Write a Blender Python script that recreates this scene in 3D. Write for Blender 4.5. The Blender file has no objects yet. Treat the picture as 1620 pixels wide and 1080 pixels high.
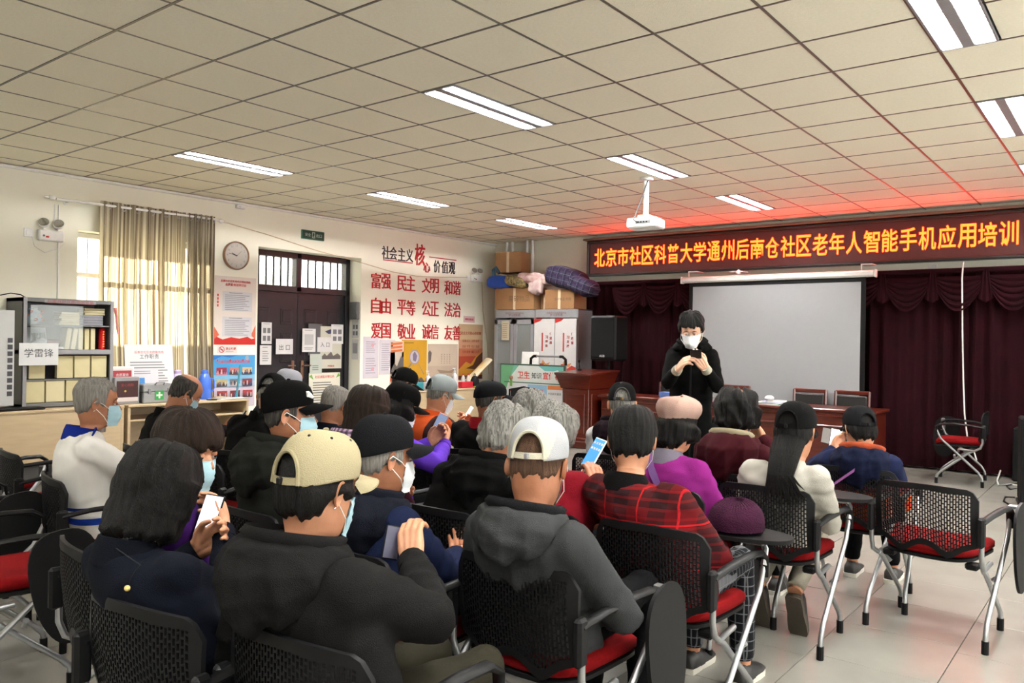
import bpy, math, random
import numpy as np
from mathutils import Vector, Matrix
rnd = random.Random(7)
PI = math.pi
R = math.radians
C = bpy.context.scene.collection
SC = bpy.context.scene

# ---------------------------------------------------------------- camera
CAM = np.array([0.0, 0.0, 1.5])
FPX = 1268.27
_r = np.array([0.78584, 0.61824, 0.0152]); _u = np.array([-0.01294, -0.00813, 0.99988]); _f = np.array([-0.61829, 0.78595, -0.00161])
cam_data = bpy.data.cameras.new('camera')
cam_data.sensor_fit = 'HORIZONTAL'; cam_data.sensor_width = 36.0
cam_data.lens = FPX * 36.0 / 1620.0
cam_data.clip_start = 0.05; cam_data.clip_end = 200
cam = bpy.data.objects.new('camera', cam_data); C.objects.link(cam)
cam.matrix_world = Matrix(((_r[0], _u[0], -_f[0], CAM[0]), (_r[1], _u[1], -_f[1], CAM[1]), (_r[2], _u[2], -_f[2], CAM[2]), (0, 0, 0, 1)))
SC.camera = cam
def ray(x, y): return _f + _r * (x - 810) / FPX - _u * (y - 540) / FPX
def WX(x, y, X=-9.06): d = ray(x, y); return CAM + d * X / d[0]
def WY(x, y, Y=11.0): d = ray(x, y); return CAM + d * Y / d[1]
def WZ(x, y, z): d = ray(x, y); return CAM + d * (z - 1.5) / d[2]
def AT(x, y, D): return CAM + ray(x, y) * D

# ---------------------------------------------------------------- world, sun, exposure
SC.view_settings.view_transform = 'Standard'; SC.view_settings.look = 'None'
SC.view_settings.gamma = 1.0; SC.view_settings.use_curve_mapping = False
SC.view_settings.exposure = 1.55
SC.cycles.use_denoising = True
SC.cycles.max_bounces = 8
SC.cycles.sample_clamp_indirect = 6.0
SC.cycles.caustics_reflective = False; SC.cycles.caustics_refractive = False
world = bpy.data.worlds.new('sky'); SC.world = world; world.use_nodes = True
bg = world.node_tree.nodes['Background']; bg.inputs[0].default_value = (1.0, 1.0, 0.96, 1); bg.inputs[1].default_value = 4.0
sun_d = bpy.data.lights.new('sun', 'SUN'); sun_d.energy = 20.0; sun_d.angle = R(0.6); sun_d.color = (1.0, 0.86, 0.6)
sun = bpy.data.objects.new('sun', sun_d); C.objects.link(sun)
SUN_DIR = Vector((0.90, 0.36, -0.30)).normalized()      # light travels this way, in through the window of the left wall
sun.rotation_euler = SUN_DIR.to_track_quat('-Z', 'Y').to_euler()
TUBE_POWER = 210.0
LED_POWER = 10.0

# ---------------------------------------------------------------- helpers
def link(name, me, parent=None):
    o = bpy.data.objects.new(name, me); C.objects.link(o)
    if parent is not None: o.parent = parent
    return o
def tag(o, label=None, cat=None, group=None, kind=None):
    if label: o['label'] = label
    if cat: o['category'] = cat
    if group: o['group'] = group
    if kind: o['kind'] = kind
    return o
def empty(name, loc=(0, 0, 0), rz=0.0, label=None, cat=None, group=None):
    o = bpy.data.objects.new(name, None); C.objects.link(o); o.empty_display_size = 0.05
    o.location = loc; o.rotation_euler = (0, 0, rz)
    return tag(o, label, cat, group)
def copy_tree(o, parent=None):
    kids = [k for k in o.children]
    c = o.copy(); C.objects.link(c)
    if parent is not None: c.parent = parent
    for k in kids: copy_tree(k, c)
    return c
def rot3(rx=0, ry=0, rz=0):
    return np.array(Matrix.Rotation(rz, 3, 'Z') @ Matrix.Rotation(ry, 3, 'Y') @ Matrix.Rotation(rx, 3, 'X'))
def nrm(v):
    v = np.asarray(v, float); return v / (np.linalg.norm(v) + 1e-12)

class MB:
    def __init__(s): s.v = []; s.f = []; s.mi = []; s.n = 0
    def add(s, V, F, mi=0):
        V = np.asarray(V, float).reshape(-1, 3); b = s.n
        s.v.append(V); s.n += len(V)
        for q in F: s.f.append(tuple(int(i) + b for i in q)); s.mi.append(mi)
        return s
    def box(s, c, d, rot=None, bev=0.0, mi=0):
        c = np.asarray(c, float); h = np.asarray(d, float) / 2
        if bev <= 0:
            V = np.array([(x, y, z) for x in (-1, 1) for y in (-1, 1) for z in (-1, 1)], float) * h
            F = [(0, 1, 3, 2), (4, 6, 7, 5), (0, 4, 5, 1), (2, 3, 7, 6), (0, 2, 6, 4), (1, 5, 7, 3)]
        else:
            b = min(bev, *(h * 0.98)); V = []; idx = {}
            for x in (-1, 1):
                for y in (-1, 1):
                    for z in (-1, 1):
                        for a in range(3):
                            p = np.array([x, y, z], float) * (h - b); p[a] += (x, y, z)[a] * b
                            idx[(x, y, z, a)] = len(V); V.append(p)
            F = []
            for a in range(3):
                o1, o2 = [k for k in range(3) if k != a]
                for sg in (-1, 1):
                    q = []
                    for e1, e2 in ((-1, -1), (1, -1), (1, 1), (-1, 1)):
                        t = [0, 0, 0]; t[a] = sg; t[o1] = e1; t[o2] = e2; q.append(idx[(*t, a)])
                    if (sg > 0) != (a != 1): q.reverse()
                    F.append(q)
            for a in range(3):
                o1, o2 = [k for k in range(3) if k != a]
                for e1 in (-1, 1):
                    for e2 in (-1, 1):
                        q = []
                        for sg, aa in ((-1, o1), (-1, o2), (1, o2), (1, o1)):
                            t = [0, 0, 0]; t[a] = sg; t[o1] = e1; t[o2] = e2; q.append(idx[(*t, aa)])
                        F.append(q)
            for x in (-1, 1):
                for y in (-1, 1):
                    for z in (-1, 1): F.append([idx[(x, y, z, a)] for a in range(3)])
            V = np.array(V)
        if rot is not None: V = V @ np.asarray(rot).T
        return s.add(V + c, F, mi)
    def grid(s, P, closed_u=False, closed_v=False, cap0=False, cap1=False, mi=0, skip=None):
        P = np.asarray(P, float); n, m = P.shape[:2]; F = []
        for i in range(n if closed_v else n - 1):
            for j in range(m if closed_u else m - 1):
                if skip is not None and skip(i, j): continue
                i2 = (i + 1) % n; j2 = (j + 1) % m
                F.append((i * m + j, i * m + j2, i2 * m + j2, i2 * m + j))
        if cap0: F.append(tuple(range(m - 1, -1, -1)))
        if cap1: F.append(tuple((n - 1) * m + k for k in range(m)))
        return s.add(P, F, mi)
    def tube(s, path, r, n=8, mi=0, closed=False, flat=1.0, up=None):
        P = np.asarray(path, float); m = len(P); r = np.broadcast_to(np.asarray(r, float), (m,))
        T = np.zeros_like(P)
        for i in range(m):
            a = P[(i - 1) % m] if closed or i > 0 else P[i]; b = P[(i + 1) % m] if closed or i < m - 1 else P[i]
            T[i] = nrm(b - a)
        ref = np.array(up if up is not None else ((0, 0, 1) if abs(T[0][2]) < 0.9 else (1, 0, 0)), float)
        u = nrm(np.cross(T[0], ref)); rings = []
        for i in range(m):
            u = nrm(u - T[i] * (u @ T[i])); w = np.cross(T[i], u)
            a = np.linspace(0, 2 * PI, n, endpoint=False)
            rings.append(P[i] + r[i] * (np.cos(a)[:, None] * u + flat * np.sin(a)[:, None] * w))
        return s.grid(np.array(rings), closed_u=True, closed_v=closed, cap0=not closed, cap1=not closed, mi=mi)
    def cyl(s, a, b, r, n=12, mi=0, r2=None): return s.tube([a, b], [r, r if r2 is None else r2], n, mi)
    def lathe(s, prof, c=(0, 0, 0), n=20, mi=0, rot=None):
        a = np.linspace(0, 2 * PI, n, endpoint=False)
        P = np.array([[(r * math.cos(t), r * math.sin(t), z) for t in a] for r, z in prof])
        if rot is not None: P = P @ np.asarray(rot).T
        return s.grid(P + np.asarray(c, float), closed_u=True, cap0=True, cap1=True, mi=mi)
    def ell(s, c, rad, n=16, m=10, mi=0, rot=None):
        t = np.linspace(0, PI, m + 1); t[0] = 0.02; t[-1] = PI - 0.02
        a = np.linspace(0, 2 * PI, n, endpoint=False)
        P = np.array([[(math.sin(q) * math.cos(b), math.sin(q) * math.sin(b), -math.cos(q)) for b in a] for q in t]) * np.asarray(rad, float)
        if rot is not None: P = P @ np.asarray(rot).T
        return s.grid(P + np.asarray(c, float), closed_u=True, cap0=True, cap1=True, mi=mi)
    def prism(s, poly, M, t, mi=0):
        """polygon (x,y) extruded by t along z, then placed with M (origin, u, v, n)"""
        o, u, v, nn = [np.asarray(q, float) for q in M]; k = len(poly)
        V = [o + u * x + v * y for x, y in poly] + [o + u * x + v * y + nn * t for x, y in poly]
        F = [tuple(range(k - 1, -1, -1)), tuple(range(k, 2 * k))] + [(i, (i + 1) % k, (i + 1) % k + k, i + k) for i in range(k)]
        return s.add(V, F, mi)
    def merge(s, o, M=None, mi=0):
        for V in [np.concatenate(o.v)] if o.v else []:
            if M is not None: V = V @ M[0].T + M[1]
            b = s.n; s.v.append(V); s.n += len(V)
            s.f += [tuple(i + b for i in q) for q in o.f]; s.mi += [m + mi for m in o.mi]
        return s
    def mesh(s, name, mats, angle=35, smooth=True):
        me = bpy.data.meshes.new(name)
        V = np.concatenate(s.v) if s.v else np.zeros((0, 3))
        me.from_pydata(V.tolist(), [], s.f)
        for m in (mats if isinstance(mats, (list, tuple)) else [mats]): me.materials.append(m)
        if max(s.mi, default=0) > 0: me.polygons.foreach_set('material_index', s.mi)
        if smooth:
            me.polygons.foreach_set('use_smooth', [True] * len(me.polygons)); me.set_sharp_from_angle(angle=R(angle))
        me.update(); return me
    def build(s, name, mats, parent=None, angle=35, smooth=True):
        return link(name, s.mesh(name, mats, angle, smooth), parent)

_tc = {}
def text_geo(txt, bold=0.0, res=3):
    """flat glyph outlines: unit em, (V, F, width)"""
    k = (txt, bold, res)
    if k in _tc: return _tc[k]
    cu = bpy.data.curves.new('lettering', 'FONT'); cu.body = txt; cu.size = 1.0; cu.offset = bold; cu.resolution_u = res; cu.fill_mode = 'FRONT'
    o = bpy.data.objects.new('lettering', cu); C.objects.link(o)
    dg = bpy.context.evaluated_depsgraph_get(); dg.update()
    me = o.evaluated_get(dg).to_mesh()
    V = np.zeros(len(me.vertices) * 3); me.vertices.foreach_get('co', V); V = V.reshape(-1, 3)
    F = [tuple(q.vertices) for q in me.polygons]
    o.evaluated_get(dg).to_mesh_clear(); bpy.data.objects.remove(o); bpy.data.curves.remove(cu)
    if len(V) == 0: V = np.zeros((3, 3)); F = []
    lo = V.min(0); hi = V.max(0); V = V - (lo + hi) / 2
    _tc[k] = (V, F, hi - lo); return _tc[k]
def put_text(mb, txt, M, w=None, h=None, bold=0.0, mi=0, t=0.0, res=3):
    """text centred on M's origin, scaled to width w (and height h)"""
    V, F, d = text_geo(txt, bold, res); o, u, v, n = [np.asarray(q, float) for q in M]
    sx = w / max(d[0], 1e-6) if w else None; sy = h / max(d[1], 1e-6) if h else None
    if sx is None: sx = sy
    if sy is None: sy = sx
    def P(z): return o + V[:, :1] * sx * u + V[:, 1:2] * sy * v + n * z
    mb.add(P(t), F, mi)
    if t > 0.002:
        ed = {}
        for q in F:
            for i in range(len(q)):
                a, b = q[i], q[(i + 1) % len(q)]; ed[(a, b)] = 1
        k = len(V); W = np.concatenate([P(t), P(0)])
        mb.add(W, [(a, b, b + k, a + k)[::-1] for (a, b) in ed if (b, a) not in ed], mi)
    return mb

# ---------------------------------------------------------------- materials
def mat(name, col, rough=0.6, metal=0.0, var=0.06, scale=12.0, bump=0.0, bscale=60.0, emit=None, estr=0.0, trans=0.0, alpha=1.0, sheen=0.0, coat=0.0, stretch=None, spec=0.5, col2=None):
    m = bpy.data.materials.new(name); m.use_nodes = True; nt = m.node_tree; N = nt.nodes; L = nt.links
    b = N['Principled BSDF']
    b.inputs['Roughness'].default_value = rough; b.inputs['Metallic'].default_value = metal
    b.inputs['Specular IOR Level'].default_value = spec
    b.inputs['Transmission Weight'].default_value = trans; b.inputs['Alpha'].default_value = alpha
    if sheen: b.inputs['Sheen Weight'].default_value = sheen; b.inputs['Sheen Roughness'].default_value = 0.5
    if coat: b.inputs['Coat Weight'].default_value = coat; b.inputs['Coat Roughness'].default_value = 0.1
    if emit: b.inputs['Emission Color'].default_value = (*emit, 1); b.inputs['Emission Strength'].default_value = estr
    tc = N.new('ShaderNodeTexCoord'); mp = N.new('ShaderNodeMapping'); L.new(tc.outputs['Object'], mp.inputs[0])
    if stretch: mp.inputs['Scale'].default_value = stretch
    no = N.new('ShaderNodeTexNoise'); no.inputs['Scale'].default_value = scale; no.inputs['Detail'].default_value = 4
    L.new(mp.outputs[0], no.inputs['Vector'])
    rp = N.new('ShaderNodeValToRGB'); rp.color_ramp.elements[0].position = 0.3; rp.color_ramp.elements[1].position = 0.7
    c = np.array(col, float); c2 = np.array(col2, float) if col2 is not None else np.clip(c * (1 + var), 0, 1)
    c1 = c if col2 is not None else c * (1 - var)
    rp.color_ramp.elements[0].color = (*c1, 1); rp.color_ramp.elements[1].color = (*c2, 1)
    L.new(no.outputs['Fac'], rp.inputs[0]); L.new(rp.outputs[0], b.inputs['Base Color'])
    if bump > 0:
        nb = N.new('ShaderNodeTexNoise'); nb.inputs['Scale'].default_value = bscale; nb.inputs['Detail'].default_value = 3
        L.new(mp.outputs[0], nb.inputs['Vector'])
        bp = N.new('ShaderNodeBump'); bp.inputs['Strength'].default_value = bump; bp.inputs['Distance'].default_value = 0.01
        L.new(nb.outputs['Fac'], bp.inputs['Height']); L.new(bp.outputs[0], b.inputs['Normal'])
    return m
def srgb(r, g, b):
    f = lambda c: (c / 255 / 12.92) if c / 255 <= 0.04045 else ((c / 255 + 0.055) / 1.055) ** 2.4
    return (f(r), f(g), f(b))
_mc = {}
def flat(rgb, rough=0.7):
    """print colour on paper, from an 8 bit colour"""
    k = (tuple(rgb), rough)
    if k not in _mc: _mc[k] = mat('print_%d_%d_%d' % tuple(rgb), tuple(np.array(srgb(*rgb)) * .72), rough, var=0.03, scale=8)
    return _mc[k]
def emis(name, col, s):
    m = bpy.data.materials.new(name); m.use_nodes = True; nt = m.node_tree
    b = nt.nodes['Principled BSDF']; b.inputs['Base Color'].default_value = (*[min(c, 1) for c in col], 1)
    b.inputs['Emission Color'].default_value = (*col, 1); b.inputs['Emission Strength'].default_value = s
    return m

M_wall = mat('painted_wall', srgb(228, 226, 212), 0.85, var=0.03, scale=1.3, bump=0.08, bscale=180)
M_white = mat('white_plastic', srgb(222, 222, 220), 0.45)
M_gridbar = mat('ceiling_bar', srgb(104, 98, 88), 0.35, metal=0.5)  # grey metal, colour darkened to carry the shadow of the recessed bars
M_floor = mat('floor_tile', srgb(120, 118, 112), 0.27, var=0.07, scale=3.0, spec=0.5)
M_grout = mat('grout', srgb(90, 84, 76), 0.8)
M_tileceil = mat('mineral_tile', srgb(236, 230, 210), 0.9, var=0.03, scale=55, bump=0.35, bscale=240)
M_black = mat('black_plastic', (0.005, 0.005, 0.0055), 0.5, var=0.1, spec=0.14)
M_blackm = mat('matte_black', (0.006, 0.006, 0.0065), 0.8, var=0.1, spec=.1)
M_silver = mat('silver_tube', (0.36, 0.37, 0.38), 0.33, metal=0.85, var=0.05)
M_redseat = mat('red_seat_fabric', srgb(98, 3, 6), 0.9, var=0.12, scale=60, bump=0.25, bscale=500, spec=.1)
M_greymetal = mat('grey_painted_metal', srgb(128, 128, 132), 0.5, var=0.04)
M_midgrey = mat('mid_grey_metal', srgb(96, 98, 98), 0.5, var=0.04)
M_glass = mat('cabinet_glass', (0.5, 0.55, 0.55), 0.05, alpha=0.22, var=0.02)
M_lightwood = mat('light_wood_board', srgb(186, 166, 134), 0.5, var=0.07, scale=4, stretch=(1, 1, 6))
M_redwood = mat('red_brown_wood', srgb(76, 24, 13), 0.28, var=0.28, scale=5, stretch=(1, 1, 8), coat=0.35)
M_darkdoor = mat('dark_steel_door', srgb(32, 31, 35), 0.38, metal=0.2, var=0.08)
M_card = mat('corrugated_card', srgb(134, 97, 62), 0.8, var=0.06, scale=5)
M_tape = mat('packing_tape', srgb(196, 176, 148), 0.3)
M_paper = flat((232, 232, 232))
M_ink = flat((40, 40, 44)); M_inkred = flat((196, 30, 34)); M_inkgrey = flat((140, 140, 146))
M_screenpaper = mat('screen_fabric', srgb(146, 148, 152), 0.9, var=0.01)
M_tube = emis('lamp_tube', (1.0, 0.98, 0.92), TUBE_POWER)
M_reflector = mat('lamp_reflector', (0.75, 0.77, 0.8), 0.25, metal=0.6, var=0.02)
M_skin = mat('skin', srgb(178, 124, 94), 0.55, var=0.08, scale=25, bump=0.05, bscale=200)
M_skin2 = mat('tanned_skin', srgb(150, 98, 70), 0.55, var=0.1, scale=25, bump=0.08, bscale=200)
M_eye = flat((225, 220, 215), 0.2); M_iris = flat((30, 20, 16), 0.1); M_lip = flat((160, 88, 78), 0.5)
def hairmat(name, c, c2=None): return mat(name, c, 0.5, col2=c2, var=0.3, scale=14, stretch=(9, 9, 0.6), bump=0.9, bscale=90, spec=0.16)
M_hairblack = hairmat('black_hair', (0.003, 0.0027, 0.0026), (0.008, 0.007, 0.0066))
M_hairbrown = hairmat('brown_hair', (0.009, 0.005, 0.003), (0.024, 0.013, 0.008))
M_hairgrey = hairmat('grey_hair', srgb(78, 77, 74), srgb(164, 162, 156))
M_hairgrey2 = hairmat('grey_cropped_hair', srgb(108, 104, 100), srgb(158, 154, 148))
M_hairdark = hairmat('greying_hair', (0.010, 0.009, 0.008), srgb(84, 80, 76))
def cloth(name, rgb, var=0.12, sheen=0.0, rough=0.9, bump=0.35, bscale=350):
    c_ = np.array(srgb(*rgb)); c_ = c_ * np.interp(c_.max(), [.005, .05, .2, .6], [.17, .25, .40, .62])
    return mat(name, tuple(c_), rough, var=var, scale=7, bump=bump, bscale=bscale, sheen=sheen, spec=.08)
def bump_lines(m, axis_scale, strength=0.4):
    nt = m.node_tree; b = nt.nodes['Principled BSDF']
    w = nt.nodes.new('ShaderNodeTexWave'); w.inputs['Scale'].default_value = axis_scale
    tc = nt.nodes.new('ShaderNodeTexCoord'); nt.links.new(tc.outputs['Object'], w.inputs['Vector'])
    bp = nt.nodes.new('ShaderNodeBump'); bp.inputs['Strength'].default_value = strength; bp.inputs['Distance'].default_value = 0.004
    nt.links.new(w.outputs['Fac'], bp.inputs['Height']); nt.links.new(bp.outputs[0], b.inputs['Normal'])
LW = lambda y, z, off=0.0: (np.array([-9.06 + off, y, z]), np.array([0, 1, 0]), np.array([0, 0, 1]), np.array([1, 0, 0]))
FWL = lambda x, z, Y=11.0, off=0.0: (np.array([x, Y - off, z]), np.array([1, 0, 0]), np.array([0, 0, 1]), np.array([0, -1, 0]))
# ================================================================ the setting
XL, YF, ZC = -9.06, 11.0, 3.2
ZW = 3.35
XR, YB = 3.0, -3.0
def struct(name, mb, m, **k):
    o = mb.build(name, m, **k); o['kind'] = 'structure'; return o
def room():
    # floor: a slab with single tiles laid on it
    mb = MB().box(((XL + XR) / 2, (YF + YB) / 2, -0.06), (XR - XL + 0.8, YF - YB + 0.4, 0.1)); fl = struct('floor', mb, M_grout)
    s = 0.5625; ox, oy = -0.70, 0.0
    meshes = {}
    def tile_me(w, d):
        k = (round(w, 4), round(d, 4))
        if k not in meshes: meshes[k] = MB().box((0, 0, -0.005), (w - 0.004, d - 0.004, 0.012), bev=0.0012).mesh('floor_tile', M_floor)
        return meshes[k]
    rest = MB(); cells = []
    for i in range(-16, 8):
        for j in range(-6, 21):
            x0 = ox + i * s; y0 = oy + j * s + (0.045 * ((i * 7) % 3 - 1))
            cells.append((x0 + s / 2, y0 + s / 2))
    def score(c):
        d = np.array([c[0], c[1], 0]) - CAM; z = d @ _f
        if z < 0.9: return 1e3 + (d @ d)
        px = 810 + FPX * (d @ _r) / z; py = 540 - FPX * (d @ _u) / z
        return z + (50 if not (-150 < px < 1770 and py < 1300) else 0)
    cells.sort(key=score)
    k = 0
    for cx, cy in cells:
        x0, x1 = max(cx - s / 2, XL), min(cx + s / 2, XR); y0, y1 = max(cy - s / 2, YB), min(cy + s / 2, YF)
        if x1 - x0 < 0.03 or y1 - y0 < 0.03: continue
        if k < 290:
            o = link('tile', tile_me(x1 - x0, y1 - y0), fl); o.location = ((x0 + x1) / 2, (y0 + y1) / 2, 0)
        else: rest.box(((x0 + x1) / 2, (y0 + y1) / 2, -0.005), (x1 - x0 - 0.004, y1 - y0 - 0.004, 0.012), bev=0.0012)
        k += 1
    rest.build('outer_tiles', M_floor, fl)['kind'] = 'stuff'
    # left wall with window and door openings
    T = 0.36
    def wall_x(y0, y1, z0, z1, mb): mb.box((XL - T / 2, (y0 + y1) / 2, (z0 + z1) / 2), (T, y1 - y0, z1 - z0))
    mb = MB()
    wy0, wy1, wz0, wz1 = 3.9, 5.36, 0.95, 2.62; dy0, dy1, dz = 6.15, 7.9, 2.67
    wall_x(YB, wy0, 0, ZW, mb); wall_x(wy0, wy1, 0, wz0, mb); wall_x(wy0, wy1, wz1, ZW, mb); wall_x(wy1, dy0, 0, ZW, mb)
    wall_x(dy0, dy1, dz, ZW, mb); wall_x(dy1, YF, 0, ZW, mb)
    struct('wall_left', mb, M_wall)
    struct('wall_front', MB().box(((XL + XR) / 2, YF + 0.1, ZW / 2), (XR - XL + 2 * T, 0.2, ZW)), M_wall)
    mb = MB(); added_wins = [(-1.5, 1.0), (2.5, 5.0), (6.5, 9.0)]; e = YB  # unseen windows, added to let sky light fill the room
    for a_, b_ in added_wins + [(YF, YF)]: mb.box((XR + 0.1, (e + a_) / 2, ZW / 2), (0.2, a_ - e, ZW)); e = b_
    for a_, b_ in added_wins: mb.box((XR + 0.1, (a_ + b_) / 2, 0.45), (0.2, b_ - a_, 0.9)).box((XR + 0.1, (a_ + b_) / 2, 3.02), (0.2, b_ - a_, 0.65))
    struct('wall_right', mb, M_wall)
    for n_, (a_, b_) in enumerate(added_wins):
        f_ = MB()
        for yy in (a_ + .03, (a_ + b_) / 2, b_ - .03): f_.box((XR + .1, yy, 1.8), (.06, .06, 1.8), bev=.005)
        for zz in (.93, 2.67): f_.box((XR + .1, (a_ + b_) / 2, zz), (.06, b_ - a_, .06), bev=.005)
        struct('window_%d' % (n_ + 2), f_, M_white)  # frame of an added, unseen window
    struct('trim_eave_added', MB().box((XL - .36 - .42, 4.63, 2.84), (.84, 2.4, .1), bev=.01), M_wall)  # unseen eave slab, added to keep sun off the curtain top
    struct('wall_yard_added', MB().box((-12.7, 3.0, 1.3), (.24, 12.0, 2.6)), M_wall)  # unseen wall, added to shade the lower part of the window
    struct('wall_wing_added', MB().box((-12.8, 5.75, 3.0), (6.8, .24, 6.4)), M_wall)  # unseen wing wall, added to block the sun from the door transom
    struct('wall_back', MB().box(((XL + XR) / 2, YB - 0.1, ZW / 2), (XR - XL + 2 * T, 0.2, ZW)), M_wall)
    struct('trim_1', MB().box((XL + 0.03, (YF + YB) / 2, ZC - 0.02), (0.06, YF - YB, 0.03), bev=0.008), M_white)
    struct('baseboard_left', MB().box((XL + 0.008, (YB + dy0) / 2, 0.05), (0.016, dy0 - YB, 0.1), bev=0.004).box((XL + 0.008, (YF + dy1) / 2, 0.05), (0.016, YF - dy1, 0.1), bev=0.004), M_greymetal)
    # outside: the paved yard
    struct('ground', MB().box((-25, 5, -0.2), (31, 60, 0.2)), mat('yard_paving', srgb(150, 145, 138), 0.9, var=0.1))
    # window 1
    w = empty('window_1', (XL - 0.2, (wy0 + wy1) / 2, (wz0 + wz1) / 2)); w['kind'] = 'structure'
    W, H = wy1 - wy0, wz1 - wz0
    fr = MB()
    for a, b in (((0, -W / 2 + 0.03, 0), (0.06, 0.06, H)), ((0, W / 2 - 0.03, 0), (0.06, 0.06, H)), ((0, 0, -H / 2 + 0.03), (0.06, W, 0.06)), ((0, 0, H / 2 - 0.03), (0.06, W, 0.06)), ((0, 0, 0), (0.05, 0.05, H)), ((0, 0, H * 0.22), (0.05, W, 0.05))): fr.box(a, b, bev=0.006)
    fr.build('window_frame', M_white, w)
    for sx in (-1, 1):
        MB().box((0, sx * W / 4, -H * 0.14), (0.006, W / 2 - 0.08, H * 0.66)).build('pane', M_pane, w)
        MB().box((0, sx * W / 4, H * 0.36), (0.006, W / 2 - 0.08, H * 0.22)).build('pane', M_pane, w)
    MB().box((0.13, 0, -H / 2 + 0.015), (0.3, W, 0.03), bev=0.006).build('window_sill', M_white, w)
    for k in range(9): MB().cyl((-0.12, -W / 2 + (k + 0.5) * W / 9, -H / 2), (-0.12, -W / 2 + (k + 0.5) * W / 9, H / 2), 0.008, 6).build('bar', M_midgrey, w)
    # door 1: double steel door with barred transom, set back in the opening
    D = empty('door_1', (XL - 0.3, (dy0 + dy1) / 2, 0)); D['kind'] = 'structure'
    W = dy1 - dy0; zt = 2.13; cy = 6.98 - (dy0 + dy1) / 2
    fr = MB()
    for a, b in (((0, -W / 2 + 0.04, dz / 2), (0.12, 0.08, dz)), ((0, W / 2 - 0.04, dz / 2), (0.12, 0.08, dz)), ((0, 0, dz - 0.04), (0.12, W, 0.08)), ((0, 0, zt + 0.03), (0.12, W, 0.09)), ((0.0, cy, (dz + zt) / 2), (0.12, 0.09, dz - zt))): fr.box(a, b, bev=0.008)
    fr.build('door_frame', M_darkdoor, D)
    for y0, y1, sg in ((-W / 2 + 0.08, cy, -1), (cy, W / 2 - 0.08, 1)):
        wv = y1 - y0 - 0.01; yc = (y0 + y1) / 2
        m = MB().box((0, yc, zt / 2), (0.06, wv, zt - 0.02), bev=0.006)
        for pz, ph in ((1.78, 0.22), (1.35, 0.42), (0.62, 0.7)):
            for q in (-0.25, 0.25):
                m.box((0.034, yc + q * wv, pz), (0.012, wv * 0.26, ph), bev=0.01); m.box((0.042, yc + q * wv, pz), (0.012, wv * 0.2, ph - 0.06), bev=0.008)
        leaf = m.build('door_leaf', M_darkdoor, D)
        hy = cy + sg * 0.08
        h = MB().box((0.045, hy, 1.04), (0.02, 0.045, 0.26), bev=0.008); h.cyl((0.05, hy, 1.1), (0.1, hy, 1.1), 0.01); h.box((0.1, hy + sg * -0.0 + sg * 0.055, 1.1), (0.014, 0.13, 0.02), bev=0.005)
        h.build('door_handle', M_bronze, leaf)
    for y0, y1 in ((-W / 2 + 0.08, cy - 0.045), (cy + 0.045, W / 2 - 0.08)):
        MB().box((-0.02, (y0 + y1) / 2, (dz + zt) / 2), (0.006, y1 - y0, dz - zt - 0.1)).build('pane', M_pane, D)
        n = 6
        for k in range(1, n): MB().cyl((0.02, y0 + k * (y1 - y0) / n, zt + 0.06), (0.02, y0 + k * (y1 - y0) / n, dz - 0.07), 0.015, 8).build('bar', M_darkdoor, D)
    return fl
M_pane = mat('window_glass', (0.9, 0.95, 0.95), 0.02, alpha=0.08, var=0.0, spec=0.4)
M_bronze = mat('bronze_handle', srgb(150, 118, 98), 0.35, metal=0.8)
room()

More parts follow.
